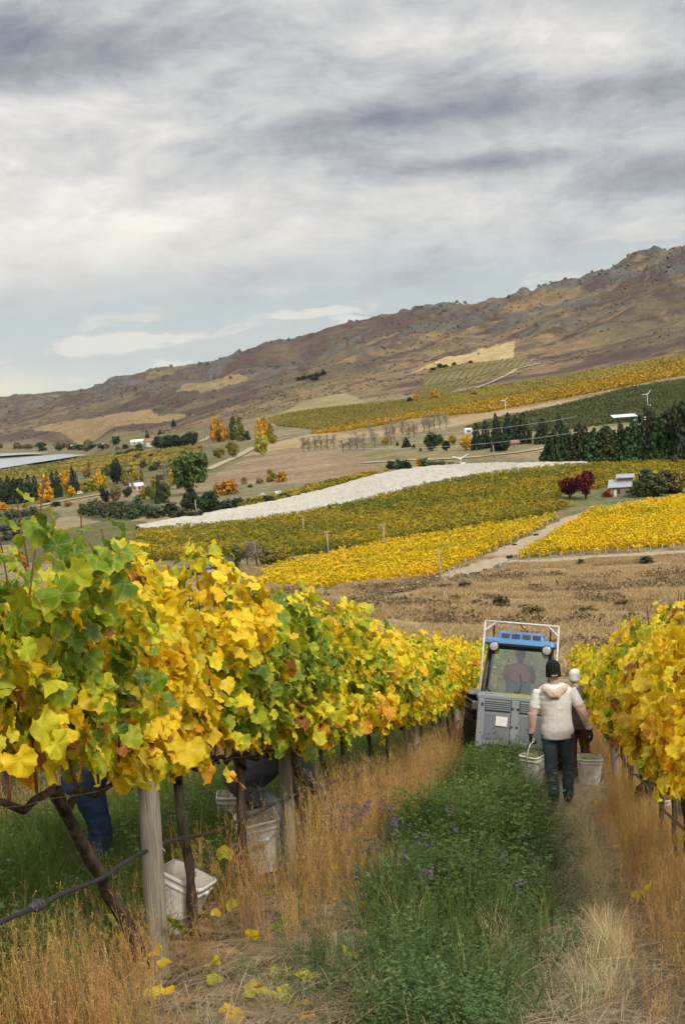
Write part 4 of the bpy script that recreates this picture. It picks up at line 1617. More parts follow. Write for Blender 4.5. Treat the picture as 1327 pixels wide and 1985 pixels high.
def unit_tree(kind, seed):
    """(trunk mesh, crown mesh) of height 1 and width about 1 (scaled per tree)"""
    r_ = np.random.default_rng(seed)
    q = MB()
    C, Rd = [], []
    if kind == 'poplar':
        q.tube([(0, 0, -.02), (0, 0, .3), (.01, 0, .8)], [.05, .04, .012], 6)
        for i in range(26):
            h = .10 + .86 * (i + r_.random()) / 26
            w_ = .34 * math.sin(math.pi * min(1, (h + .12) / 1.1)) ** .7 * (1 if h < .6 else max(.18, 1 - (h - .6) * 2))
            a = r_.uniform(0, 6.28)
            C.append((math.cos(a) * w_ * .6, math.sin(a) * w_ * .6, h))
            Rd.append(.17 * (1.2 - .6 * h))
        n, lf = 620, .075
        for i in range(5):
            a = 6.28 * i / 5
            q.tube([(0, 0, .15 + .1 * i), (math.cos(a) * .1, math.sin(a) * .1, .4 + .1 * i)], [.02, .006], 4)
        flat = .1
    elif kind == 'pine':
        q.tube([(0, 0, -.03), (0, 0, .5), (0, 0, .99)], [.05, .03, .006], 6)
        tiers = 11
        for i in range(tiers):
            h = .08 + .88 * i / (tiers - 1)
            w_ = .46 * (1 - h) ** .75 + .03
            k = max(3, int(9 * (1 - h) + 2))
            for j in range(k):
                a = 6.28 * (j + r_.random() * .7) / k + i
                ww = w_ * r_.uniform(.6, 1.1)
                C.append((math.cos(a) * ww, math.sin(a) * ww, h + r_.uniform(-.03, .03) - .04 * ww))
                Rd.append(.105 * (1.15 - .7 * h))
                if j % 2 == 0:
                    q.tube([(0, 0, h + .02), (math.cos(a) * ww, math.sin(a) * ww, h)], [.012, .004], 4)
        C.append((0, 0, .97))
        Rd.append(.035)
        n, lf, flat = 2200, .06, .5
    elif kind == 'round':
        q.tube([(0, 0, -.03), (.01, 0, .18), (.0, .01, .45)], [.045, .035, .02], 7)
        for i in range(7):
            a = 6.28 * i / 7 + r_.random()
            q.tube([(0, 0, .2 + .03 * i), (math.cos(a) * .16, math.sin(a) * .16, .45), (math.cos(a) * .30, math.sin(a) * .30, .62 + .1 * r_.random())], [.022, .014, .004], 5)
        for i in range(40):
            d = r_.normal(0, 1, 3)
            d /= np.linalg.norm(d)
            rr = r_.uniform(.45, 1.0) ** .6
            C.append((d[0] * .36 * rr, d[1] * .36 * rr, .50 + d[2] * .37 * rr))
            Rd.append(r_.uniform(.11, .19))
        n, lf, flat = 1700, .058, .3
    elif kind == 'maple':
        q.tube([(0, 0, -.03), (.01, 0, .16), (.0, .01, .5)], [.05, .04, .02], 8)
        for i in range(8):
            a = 6.28 * i / 8 + r_.random()
            q.tube([(0, 0, .12 + .03 * i), (math.cos(a) * .2, math.sin(a) * .2, .45), (math.cos(a) * .34, math.sin(a) * .34, .66)], [.022, .013, .004], 5)
        for i in range(46):
            d = r_.normal(0, 1, 3)
            d /= np.linalg.norm(d)
            rr = r_.uniform(.35, 1.0) ** .5
            zz = d[2]
            C.append((d[0] * .40 * rr * (1 - .25 * max(0, zz)), d[1] * .40 * rr, .54 + zz * .36 * rr))
            Rd.append(r_.uniform(.07, .14))
        n, lf, flat = 1500, .05, .3
    elif kind == 'bare':
        q.tube([(0, 0, -.03), (.0, 0, .5), (.01, .01, .97)], [.018, .012, .003], 6)
        for i in range(22):
            h = .22 + .7 * i / 22
            a = r_.uniform(0, 6.28)
            L = .17 * (1.2 - h)
            p = Vector((math.cos(a) * L * .5, math.sin(a) * L * .5, h + L * .8))
            e_ = Vector((math.cos(a) * L, math.sin(a) * L, h + L * 2.2))
            q.tube([(0, 0, h), p, e_], [.009, .006, .003], 4)
            for s_ in (-1, 1):
                f = p + Vector((math.cos(a + s_) * L * .4, math.sin(a + s_) * L * .4, L * .6))
                q.tube([p, f], [.005, .002], 3)
        for i in range(20):
            a = r_.uniform(0, 6.28)
            C.append((math.cos(a) * .10, math.sin(a) * .10, r_.uniform(.22, .92)))
            Rd.append(.10)
        n, lf, flat = 420, .022, .2
    else:  # bush
        for i in range(6):
            a = 6.28 * i / 6
            q.tube([(0, 0, -.03), (math.cos(a) * .15, math.sin(a) * .15, .3), (math.cos(a) * .3, math.sin(a) * .3, .6)], [.025, .015, .004], 4)
        for i in range(26):
            d = r_.normal(0, 1, 3)
            d /= np.linalg.norm(d)
            d[2] = abs(d[2])
            rr = r_.uniform(.3, 1) ** .6
            C.append((d[0] * .42 * rr, d[1] * .42 * rr, .10 + d[2] * .72 * rr))
            Rd.append(r_.uniform(.12, .2))
        n, lf, flat = 620, .08, .4
    bark = M_PALEBARK if kind in ('bare', 'poplar') else M_TRUNK
    return q.mesh('trunk', bark, True), crown_np('crown', n, np.array(C), np.array(Rd), lf, M_NEEDLE if kind == 'pine' else M_CROWN, seed + 1, flat)


UT = {k: [unit_tree(k, 900 + 10 * j + 100 * i) for j in range(3)] for i, k in enumerate(('poplar', 'pine', 'round', 'maple', 'bare', 'bush'))}
NAMES = dict(poplar='poplar_tree', pine='pine_tree', round='broadleaf_tree', maple='maple_tree', bare='bare_tree', bush='shrub')
GREEN_D, GREEN_M, OLIVE = (.035, .055, .025), (.065, .095, .03), (.15, .155, .04)
PINE_C = (.036, .054, .026)
GOLD_T, AMBER, LIME = (.62, .38, .02), (.55, .27, .025), (.30, .28, .03)
MAROON, BROWN, RUST = (.12, .012, .016), (.29, .23, .16), (.42, .17, .045)


def tree(kind, u, v, hpx, wpx, colr, label, group, var=None):
    p = hit(u, v)
    dep = float(np.dot(np.array(p), FWD))
    H, Wd = hpx * dep / FPX, wpx * dep / FPX
    e = empty(NAMES[kind], (p.x, p.y, p.z), (0, 0, random.uniform(0, 6.28)))
    base_w = dict(poplar=.62, pine=.98, round=.92, maple=.95, bare=.5, bush=1.05)[kind]
    sx = Wd / base_w
    tm, cm = UT[kind][random.randrange(3) if var is None else var]
    for nm, me in (('trunk', tm), ('crown', cm)):
        o = obj(nm, me, e)
        o.scale = (sx, sx, H)
        if nm == 'crown':
            k = random.uniform(.88, 1.12)
            o.color = (min(1, colr[0] * k * random.uniform(.94, 1.06)), min(1, colr[1] * k), min(1, colr[2] * k), 1)
    tag(e, label, 'shrub' if kind == 'bush' else 'tree', group)
    return e


def stand(rows, what, place, group):
    """trees of one stand, told apart by their order from the left"""
    rows = sorted(rows, key=lambda q: q[1])
    for k, q in enumerate(rows):
        lb = f'{what} {place}' if len(rows) == 1 else f'{ordinal(k)} from the left of the {what} {place}'
        tree(*q, lb, group if len(rows) > 1 else None)


# shelter belt of pines on the right
belt = []
rt = random.Random(5)
for k, (u, top) in enumerate([(1073, 838), (1088, 806), (1101, 835), (1114, 842), (1127, 818), (1141, 838), (1155, 830), (1168, 836), (1181, 826), (1193, 834), (1206, 822), (1219, 828), (1230, 815), (1244, 806), (1257, 789), (1268, 795), (1280, 806), (1292, 799), (1303, 792), (1314, 779), (1327, 774), (1342, 780)]):
    base = 898 + rt.uniform(-3, 2)
    belt.append(('pine', u, base, base - top, 50 + rt.uniform(-5, 8), tuple(c * rt.uniform(.85, 1.25) for c in (.046, .064, .025))))
for u in range(1100, 1345, 17):
    base = 893 + rt.uniform(-2, 1)
    belt.append(('pine', u + rt.uniform(-4, 4), base, rt.uniform(48, 66), 46, tuple(c * rt.uniform(.8, 1.1) for c in (.042, .058, .023))))
stand(belt, 'dark pines', 'in the shelter belt behind the red trees', 'pines of the shelter belt')
stand([('pine', 925, 872, 52, 24, PINE_C), ('pine', 942, 869, 55, 24, PINE_C), ('pine', 963, 858, 57, 24, PINE_C), ('pine', 966, 874, 46, 28, PINE_C), ('pine', 986, 856, 56, 28, PINE_C), ('pine', 1015, 860, 60, 34, PINE_C), ('pine', 1000, 854, 48, 26, PINE_C), ('pine', 1052, 860, 50, 34, PINE_C), ('round', 978, 874, 34, 26, GREEN_D)],
      'dark trees', 'in the pine cluster by the gravel road', 'pine cluster by the gravel road')
stand([('pine', 788, 867, 20, 19, PINE_C), ('pine', 802, 869, 9, 8, PINE_C), ('round', 838, 874, 38, 32, GREEN_D), ('round', 864, 875, 24, 18, GREEN_D), ('pine', 815, 874, 7, 6, PINE_C), ('pine', 770, 864, 8, 7, PINE_C), ('round', 852, 862, 22, 18, GREEN_M)],
      'dark evergreens', 'standing in the open paddock', 'evergreens in the paddock')
tree('round', 904, 872, 30, 28, GOLD_T, 'bright yellow tree beside the dark pine cluster', None)
tree('round', 877, 862, 20, 18, (.42, .32, .03), 'small yellow-green tree left of the bright yellow one', None)
stand([('bush', 758, 909, 18, 26, GREEN_D), ('bush', 772, 909, 22, 26, GREEN_M), ('bush', 787, 910, 25, 30, GREEN_D), ('bush', 822, 907, 24, 26, OLIVE), ('bush', 838, 908, 22, 28, (.10, .11, .04)), ('bush', 856, 907, 19, 26, GREEN_M), ('bush', 874, 907, 14, 22, OLIVE), ('bush', 887, 906, 11, 16, OLIVE)],
      'green shrubs', 'on the crest of the white netting', 'shrubs behind the netting')
tree('bush', 812, 902, 16, 16, AMBER, 'small orange shrub among the green ones behind the netting', None)
stand([('bare', u + random.uniform(-7, 7), v + random.uniform(-4, 5), h * random.uniform(.6, 1.2), random.uniform(16, 34), BROWN) for u, v, h in [(668, 876, 32), (681, 872, 36), (694, 870, 36), (706, 869, 40), (720, 866, 50), (733, 864, 54), (746, 861, 52), (757, 859, 55), (768, 856, 42), (780, 852, 38), (791, 850, 36), (803, 846, 36)]],
      'leafless poplars', 'in the pale row above the paddock', 'bare poplars above the paddock')
stand([('bare', u, v, 34, 24, BROWN) for u, v in [(822, 838), (832, 836), (842, 834), (852, 832), (864, 829)]], 'leafless poplars', 'in front of the bare strip', 'bare poplars by the bare strip')
stand([('bare', u, v, 30, 22, (.22, .19, .08)) for u, v in [(588, 876), (599, 875), (611, 873), (623, 872), (635, 871), (647, 870)]], 'thin leafless trees', 'along the pale meadow edge', 'bare trees at the meadow edge')
tree('bush', 747, 860, 20, 18, GOLD_T, 'small yellow shrub under the leafless poplars', None)

# middle left
tree('round', 371, 958, 92, 74, (.075, .115, .03), 'tall dense green tree rising above the shrubs on the left', None)
tree('round', 345, 948, 60, 36, (.42, .33, .03), 'yellow-leaved tree half hidden by the tall green one', None)
stand([('bush', 330, 1000, 38, 44, GREEN_D), ('round', 372, 996, 46, 40, GREEN_D), ('round', 405, 998, 50, 50, (.045, .06, .024)), ('bush', 352, 1006, 26, 50, (.06, .075, .035)), ('bush', 380, 1008, 22, 46, (.06, .075, .035)), ('bush', 432, 990, 28, 50, GREEN_D), ('bush', 462, 985, 24, 46, (.05, .065, .03)), ('bush', 492, 981, 21, 44, (.06, .075, .035)), ('bush', 520, 977, 19, 40, (.06, .075, .035)), ('bush', 548, 970, 16, 36, (.06, .075, .035)), ('bush', 300, 1004, 30, 44, (.07, .085, .035))],
      'dark bushes', 'along the upper edge of the netting', 'bushes along the netting')
stand([('bush', 425, 956, 27, 34, (.34, .20, .06)), ('bush', 447, 958, 34, 48, AMBER)], 'orange shrubs', 'below the dry meadow', 'orange shrubs below the meadow')
stand([('bush', 524, 934, 28, 28, (.36, .26, .05)), ('bush', 548, 934, 25, 30, (.50, .30, .03))], 'yellow shrubs', 'in the dry meadow', 'yellow shrubs in the meadow')
stand([('bush', 472, 939, 17, 18, (.26, .22, .08)), ('bush', 503, 937, 15, 18, (.26, .21, .08)), ('bush', 485, 945, 8, 14, GREEN_M), ('bush', 640, 936, 9, 24, (.13, .13, .05)), ('bush', 665, 931, 8, 20, (.12, .12, .05)), ('bush', 600, 946, 10, 34, (.15, .14, .06))], 'low olive shrubs', 'scattered on the dry meadow', 'low shrubs on the meadow')
stand([('poplar', 416, 857, 47, 15, AMBER), ('poplar', 424, 857, 46, 14, (.42, .24, .04)), ('poplar', 432, 856, 46, 15, (.50, .27, .03)), ('poplar', 454, 853, 46, 16, GREEN_M), ('poplar', 466, 855, 48, 17, (.17, .165, .03)), ('poplar', 443, 852, 26, 12, (.36, .24, .05)), ('poplar', 504, 856, 44, 18, GOLD_T), ('poplar', 515, 852, 48, 17, (.52, .30, .02)), ('poplar', 525, 854, 34, 14, (.20, .18, .03))],
      'tall poplars', 'at the foot of the brown hill', 'poplars at the foot of the hill')
stand([('round', 452, 887, 36, 30, (.26, .22, .05)), ('round', 508, 884, 50, 30, (.42, .34, .06)), ('round', 424, 888, 22, 26, (.24, .21, .05)), ('bush', 480, 853, 20, 20, GREEN_D), ('round', 528, 860, 22, 22, (.30, .26, .04))], 'pale olive trees', 'by the bend of the farm road', 'olive trees by the farm road')
stand([('round', 309, 870, 27, 32, GREEN_D), ('round', 325, 871, 30, 36, (.04, .06, .03)), ('round', 342, 869, 28, 34, GREEN_D), ('round', 359, 866, 25, 28, (.04, .055, .035)), ('round', 373, 863, 30, 26, (.035, .05, .035))], 'round dark trees', 'below the hill beside the pylon', 'round trees below the hill')
stand([('pine', 337, 827, 16, 10, PINE_C), ('pine', 286, 856, 22, 12, PINE_C), ('bush', 225, 862, 20, 24, (.06, .08, .05)), ('pine', 310, 842, 10, 8, PINE_C), ('bush', 170, 864, 18, 22, (.24, .21, .07)), ('bush', 270, 868, 12, 18, GREEN_M)], 'small trees', 'dotted along the base of the hill', 'small trees at the base of the hill')

# far left
stand([('pine', 4, 966, 40, 26, PINE_C), ('pine', 18, 964, 42, 24, PINE_C), ('pine', 30, 976, 50, 28, PINE_C), ('pine', 44, 975, 48, 26, PINE_C), ('pine', 58, 972, 52, 24, PINE_C), ('pine', 70, 968, 46, 22, PINE_C), ('round', 12, 978, 30, 30, GREEN_D), ('round', 40, 960, 34, 34, GREEN_D), ('pine', 104, 962, 50, 18, PINE_C), ('pine', 114, 964, 52, 18, PINE_C), ('pine', 143, 956, 52, 18, (.03, .045, .035)), ('pine', 150, 958, 42, 14, (.03, .045, .035))],
      'dark conifers', 'behind the yellow poplars', 'dark conifers behind the poplars')
stand([('poplar', 91, 974, 52, 28, (.60, .33, .025)), ('poplar', 121, 954, 36, 18, AMBER), ('poplar', 131, 957, 46, 17, (.58, .32, .025)), ('poplar', 139, 963, 23, 15, GOLD_T), ('round', 165, 955, 28, 34, (.34, .33, .04)), ('poplar', 183, 952, 38, 16, (.36, .28, .03)), ('poplar', 194, 950, 42, 14, GOLD_T), ('poplar', 204, 946, 30, 12, (.45, .30, .03))],
      'golden poplars', 'beside the road on the valley floor', 'golden poplars by the road')
stand([('round', 228, 939, 42, 28, (.025, .035, .025)), ('poplar', 243, 942, 36, 16, (.30, .24, .06)), ('poplar', 259, 934, 37, 17, (.42, .32, .03)), ('poplar', 275, 934, 26, 9, (.26, .22, .04)), ('round', 205, 976, 32, 20, (.04, .05, .03)), ('round', 225, 974, 36, 28, (.24, .18, .08)), ('round', 247, 964, 22, 20, (.04, .055, .05)), ('poplar', 279, 968, 28, 14, (.36, .27, .05)), ('round', 292, 968, 30, 22, (.13, .14, .035)), ('round', 303, 972, 44, 26, (.14, .16, .03)), ('pine', 310, 976, 56, 18, (.04, .055, .03)), ('round', 321, 974, 42, 28, (.12, .14, .03)), ('bare', 256, 955, 30, 26, (.20, .15, .13)), ('bare', 330, 945, 42, 34, (.22, .17, .13)), ('bare', 318, 935, 38, 34, (.22, .17, .13)), ('bare', 345, 925, 36, 30, (.22, .17, .13))],
      'mixed garden trees', 'among the houses', 'garden trees among the houses')
stand([('bush', 6, 990, 20, 28, AMBER), ('bush', 24, 996, 16, 30, (.30, .17, .08)), ('bush', 50, 985, 12, 20, (.36, .28, .06)), ('bush', 110, 982, 12, 26, GREEN_D), ('bush', 132, 982, 14, 20, (.26, .18, .05))], 'rust and yellow shrubs', 'near the road', 'rust shrubs near the road')
ro = random.Random(11)
vt = []
for k in range(34):
    u = ro.uniform(150, 400)
    v = ro.uniform(915, 958) - (u - 150) * .07
    kd = ro.choice(['round', 'round', 'bush', 'poplar', 'bush', 'bare'])
    vt.append((kd, u, v, ro.uniform(12, 26), ro.uniform(14, 24) if kd != 'poplar' else 10, ro.choice([GREEN_D, GREEN_M, OLIVE, (.10, .11, .05), (.36, .26, .05), (.24, .16, .08), (.12, .10, .07)])))
for k in range(22):
    vt.append(('bush', ro.uniform(190, 400), ro.uniform(872, 900), ro.uniform(6, 12), ro.uniform(14, 26), ro.choice([GREEN_D, GREEN_M, (.10, .10, .05), (.2, .16, .05)])))
stand(vt, 'small valley trees', 'by the houses', 'mixed trees on the valley floor')
vt = []
for k in range(26):
    vt.append((ro.choice(['bush', 'bush', 'round']), ro.uniform(0, 250), ro.uniform(866, 874), ro.uniform(7, 14), ro.uniform(14, 26), ro.choice([GREEN_D, (.07, .08, .05), (.20, .17, .07), (.24, .18, .08)])))
stand(vt, 'tiny trees', 'along the lake shore under the hill', 'tiny trees along the shore')
oc = []
for u, v in [(-4, 1012), (14, 1008), (32, 1004), (50, 1001), (68, 998), (4, 1030), (24, 1026), (44, 1020), (62, 1016), (78, 1010), (10, 1048), (34, 1042), (54, 1036), (70, 1030)]:
    oc.append(('bush', u + ro.uniform(-3, 3), v, ro.uniform(18, 22), ro.uniform(24, 30), tuple(c * ro.uniform(.85, 1.15) for c in (.115, .125, .075))))
stand(oc, 'grey-green orchard bushes', 'at the left edge behind the vine', 'orchard bushes at the left edge')
oc = []
for u, v in [(165, 998), (182, 1000), (200, 1003), (180, 988), (198, 990), (218, 1004), (236, 1006), (254, 1006), (215, 991), (233, 992), (251, 993), (270, 1001), (286, 999), (268, 988)]:
    oc.append(('bush', u + ro.uniform(-3, 3), v, ro.uniform(22, 34), ro.uniform(28, 36), tuple(c * ro.uniform(.8, 1.2) for c in (.10, .115, .055))))
stand(oc, 'orchard bushes', 'between the houses and the netting', 'orchard bushes by the netting')

# around the house on the right and the shed in the middle
stand([('maple', 1104, 966, 46, 44, MAROON), ('maple', 1135, 968, 62, 50, MAROON)], 'dark red maples', 'beside the stone house', 'dark red maples')
tree('bush', 1179, 963, 16, 26, (.26, .035, .02), 'low red shrub at the corner of the stone house', None)
stand([('round', 1237, 964, 36, 34, (.075, .085, .04)), ('round', 1256, 960, 56, 48, (.085, .095, .045)), ('round', 1276, 962, 46, 44, (.10, .11, .045)), ('round', 1290, 956, 48, 38, (.12, .11, .05)), ('bush', 1262, 963, 28, 28, (.09, .115, .03)), ('round', 1318, 956, 48, 46, (.26, .20, .06)), ('bush', 1212, 948, 16, 30, (.16, .10, .07))],
      'grey-green garden trees', 'behind the stone house', 'garden trees at the stone house')
stand([('round', 458, 1096, 48, 40, (.22, .22, .035)), ('bare', 480, 1098, 50, 50, (.24, .18, .12)), ('bare', 498, 1100, 52, 56, (.24, .18, .12)), ('round', 520, 1100, 40, 40, (.20, .17, .05)), ('round', 548, 1099, 44, 46, (.30, .24, .03)), ('bush', 376, 1114, 26, 40, (.06, .065, .04)), ('bush', 398, 1110, 22, 34, (.05, .06, .035))],
      'round autumn trees', 'around the dark-gabled shed', 'trees around the dark-gabled shed')
stand([('round', 794, 781, 12, 13, GREEN_D), ('poplar', 806, 779, 20, 10, (.50, .30, .03)), ('poplar', 845, 774, 20, 12, GOLD_T), ('poplar', 838, 775, 16, 10, AMBER), ('bush', 920, 768, 9, 16, GREEN_D), ('round', 852, 713, 10, 12, GREEN_D), ('bush', 862, 712, 8, 14, GREEN_D), ('bush', 880, 708, 7, 12, GREEN_D), ('bush', 912, 703, 6, 12, GREEN_D), ('bush', 838, 718, 7, 16, GREEN_D)],
      'small trees', 'round the young hillside vineyard', 'small trees by the hillside vineyard')
stand([('bush', u, v, h, w_, (.045, .055, .035)) for u, v, h, w_ in [(578, 737, 8, 14), (590, 735, 9, 16), (603, 733, 11, 18), (615, 730, 13, 16), (626, 727, 14, 14), (610, 736, 8, 20)]], 'dark shrubs', 'in the clump on the mid hillside', 'dark shrub clump on the hill')
stand([('bush', 967, 1180, 30, 46, (.10, .085, .035)), ('bush', 1138, 1192, 24, 44, (.16, .125, .05)), ('bush', 1030, 1196, 26, 60, (.17, .13, .05)), ('bush', 925, 1172, 14, 30, (.15, .11, .055)), ('bush', 1205, 1180, 20, 48, (.20, .145, .06)), ('bush', 880, 1165, 16, 36, (.17, .125, .06)), ('bush', 1126, 1096, 14, 22, (.085, .085, .035)), ('bush', 1250, 1092, 17, 34, (.09, .085, .035)), ('bush', 1300, 1140, 14, 40, (.19, .13, .06)), ('bush', 1115, 1135, 8, 20, (.18, .12, .06)), ('bush', 800, 1178, 14, 40, (.2, .15, .07)), ('bush', 740, 1168, 12, 30, (.2, .15, .07))] + [('bush', random.uniform(690, 1325), random.uniform(1120, 1215), random.uniform(6, 13), random.uniform(20, 46), random.choice([(.17, .12, .06), (.20, .145, .065), (.13, .10, .045), (.22, .16, .08)])) for _ in range(30)],
      'brown-green briar bushes', 'on the dry grass bank', 'briar bushes on the bank')

# ------------------------------------------------------------------ buildings
def metres(u, v):
    p = hit(u, v)
    return p, float(np.dot(np.array(p), FWD)) / FPX


M_STONE = mat('schist_wall', (.32, .24, .17), (.22, .16, .11), 2.2, .9, .2, .5, 5)
M_ROOFG = mat('grey_metal_roof', (.36, .39, .41), (.29, .31, .33), .6, .5, .4)
M_DARK = mat('dark_opening', (.02, .02, .022), (.03, .03, .03), 3, .6, .3)
M_WHITE = mat('white_paint', (.72, .72, .70), (.62, .62, .60), 2, .6, .3)
M_CREAM = mat('cream_wall', (.55, .50, .42), (.46, .42, .35), 2, .8, .2)
M_BRICK = mat('brown_tile_roof', (.30, .16, .11), (.22, .12, .085), 1.5, .85, .2)
M_BLACKR = mat('charcoal_roof', (.045, .047, .052), (.06, .062, .066), 1, .55, .4)
M_SLATE = mat('slate_roof', (.13, .14, .155), (.10, .11, .12), 1, .5, .4)
M_POLE = mat('pole_wood', (.42, .37, .30), (.33, .29, .23), 2, .9, .2, 0, None, (1, 1, .2))
M_STEEL = mat('pale_steel', (.62, .62, .60), (.5, .5, .49), 3, .45, .5, metal=.3)
M_GLASS = mat('window_glass', (.03, .035, .04), (.05, .055, .06), 3, .1, .6)


def house(name, u, v, wpx, hpx, depth_m, yaw, wall_m, roof_m, label, cat='house', roof='gable', ridge_px=None, wins=(), door=None, overhang=.35):
    p, k = metres(u, v)
    W_, H_ = wpx * k, hpx * k
    e = empty(name, (p.x, p.y, p.z - .1), (0, 0, yaw))
    tag(e, label, cat)
    rp = (ridge_px or hpx * .6) * k
    D_ = depth_m
    MB().box((0, D_ / 2, H_ / 2), (W_, D_, H_)).build('wall', wall_m, e)
    q = MB()
    o_ = overhang
    if roof == 'gable':            # ridge along x
        for y0, y1 in ((-o_, D_ / 2), (D_ + o_, D_ / 2)):
            z0 = H_ - .05
            a = [(-W_ / 2 - o_, y0, z0), (W_ / 2 + o_, y0, z0), (W_ / 2 + o_, y1, H_ + rp), (-W_ / 2 - o_, y1, H_ + rp)]
            b = [(x, y, z + .14) for x, y, z in a]
            q.rings([a, b], True)
        q.prism([], 0, 0) if False else None
    elif roof == 'gable_y':        # ridge along y, gable end to the camera
        for x0 in (-W_ / 2 - o_, W_ / 2 + o_):
            a = [(x0, -o_, H_ - .05), (x0, D_ + o_, H_ - .05), (0, D_ + o_, H_ + rp), (0, -o_, H_ + rp)]
            b = [(x, y, z + .14) for x, y, z in a]
            q.rings([a, b], True)
    else:                          # mono pitch rising to the back
        a = [(-W_ / 2 - o_, -o_, H_), (W_ / 2 + o_, -o_, H_), (W_ / 2 + o_, D_ + o_, H_ + rp), (-W_ / 2 - o_, D_ + o_, H_ + rp)]
        b = [(x, y, z + .16) for x, y, z in a]
        q.rings([a, b], True)
    rf = q.build('roof', roof_m, e)
    if roof.startswith('gable'):
        g = MB()
        if roof == 'gable':
            for x in (-W_ / 2, W_ / 2 - .12):
                n_ = len(g.v)
                g.v += [(x, 0, H_), (x, D_, H_), (x, D_ / 2, H_ + rp), (x + .12, 0, H_), (x + .12, D_, H_), (x + .12, D_ / 2, H_ + rp)]
                g.f += [[n_, n_ + 1, n_ + 2], [n_ + 3, n_ + 5, n_ + 4]]
        else:
            for y in (0.01, D_ - .13):
                n_ = len(g.v)
                g.v += [(-W_ / 2, y, H_), (W_ / 2, y, H_), (0, y, H_ + rp), (-W_ / 2, y + .12, H_), (W_ / 2, y + .12, H_), (0, y + .12, H_ + rp)]
                g.f += [[n_, n_ + 1, n_ + 2], [n_ + 3, n_ + 5, n_ + 4]]
        g.build('gable_wall', wall_m, e)
    for fx, fz, fw, fh in wins:
        w_ = MB().box((fx * W_, -.03, fz * H_), (fw * W_, .10, fh * H_)).build('window', M_GLASS, e)
        MB().box((fx * W_, -.06, fz * H_ - fh * H_ / 2 - .05), (fw * W_ * 1.1, .18, .09)).build('sill', M_WHITE, w_)
    if door:
        fx, fw, fh, dm = door
        MB().box((fx * W_, -.04, fh * H_ / 2), (fw * W_, .12, fh * H_)).build('door', dm, e)
    return e


e = house('stone_house', 1203, 962, 44, 18, 9.0, R(-14), M_STONE, M_ROOFG, 'low stone house with grey metal roof beside the dark red maples', 'house', 'mono', 9, wins=((-.08, .52, .10, .55), (.30, .45, .17, .36)), door=(-.24, .10, .72, M_WHITE))
p, k = metres(1203, 962)
MB().box((8 * k, 7.5, 26 * k), (30 * k, 3.0, 16 * k)).build('upper_storey', M_STONE, e)
MB().box((8 * k, 7.5, 35 * k), (36 * k, 4.2, .22), (R(8), 0, 0)).build('upper_roof', M_ROOFG, e)
house('low_shed', 1296, 956, 32, 6, 6.0, R(-8), M_DARK, M_SLATE, 'low dark shed with slate roof right of the garden trees', 'shed', 'mono', 3)
house('farm_shed', 418, 1112, 34, 14, 9.0, R(16), M_CREAM, M_SLATE, 'grey roofed shed with black gable half hidden by vine leaves', 'shed', 'gable', 12, wins=((.1, .5, .2, .4),))
house('black_gable', 455, 1112, 20, 14, 7.0, R(16), M_BLACKR, M_BLACKR, 'small black gabled annex beside the grey roofed shed', 'shed', 'gable_y', 12, door=(0, .3, .7, M_DARK))
house('white_shed', 418, 1092, 40, 4, 5.0, R(10), M_WHITE, M_WHITE, 'long white roof behind the dark-gabled shed', 'shed', 'gable', 3)
house('hay_barn', 1212, 816, 44, 8, 14.0, R(-6), M_DARK, M_WHITE, 'long open barn with white roof above the pine belt', 'barn', 'mono', 3)
house('white_house', 266, 862, 26, 6, 12.0, R(0), M_CREAM, M_WHITE, 'white roofed house at the foot of the hill', 'house', 'gable', 4, wins=((-.2, .5, .12, .4), (.2, .5, .12, .4)))
house('brown_house', 294, 866, 20, 10, 12.0, R(20), M_CREAM, M_BRICK, 'brown roofed house beside the round dark trees', 'house', 'gable', 7, wins=((0, .5, .2, .4),))
house('village_house', 266, 950, 24, 8, 9.0, R(12), M_CREAM, M_WHITE, 'pale house with white roof among garden trees', 'house', 'gable', 5, wins=((-.2, .5, .2, .5), (.2, .5, .2, .5)))
house('village_house', 287, 955, 16, 8, 8.0, R(-25), M_CREAM, M_BRICK, 'small house with red-brown roof among garden trees', 'house', 'gable', 6, wins=((0, .5, .25, .5),))
house('village_house', 14, 976, 18, 6, 8.0, R(0), M_CREAM, M_WHITE, 'small white house under the dark conifers at the left edge', 'house', 'gable', 4, wins=((.2, .5, .2, .5),))
house('village_house', 145, 868, 16, 4, 10.0, R(0), M_WHITE, M_ROOFG, 'tiny pale house by the lake shore', 'house', 'gable', 2.5)
house('village_house', 204, 866, 12, 4, 10.0, R(8), M_WHITE, M_ROOFG, 'tiny white house right of the pale one by the lake', 'house', 'gable', 2.5)
house('pump_hut', 487, 981, 11, 9, 2.5, R(10), M_DARK, M_WHITE, 'small dark hut with white roof at the netting edge', 'hut', 'mono', 1.5)
house('red_barn', 993, 864, 26, 5, 8.0, R(-5), M_BRICK, M_BRICK, 'low red-roofed building beneath the dark pine cluster', 'barn', 'gable', 5)
house('caravan', 907, 840, 14, 8, 3.0, R(-10), M_WHITE, M_WHITE, 'small white caravan left of the pine cluster', 'caravan', 'gable', 2, wins=((.1, .55, .5, .45),), overhang=.05)


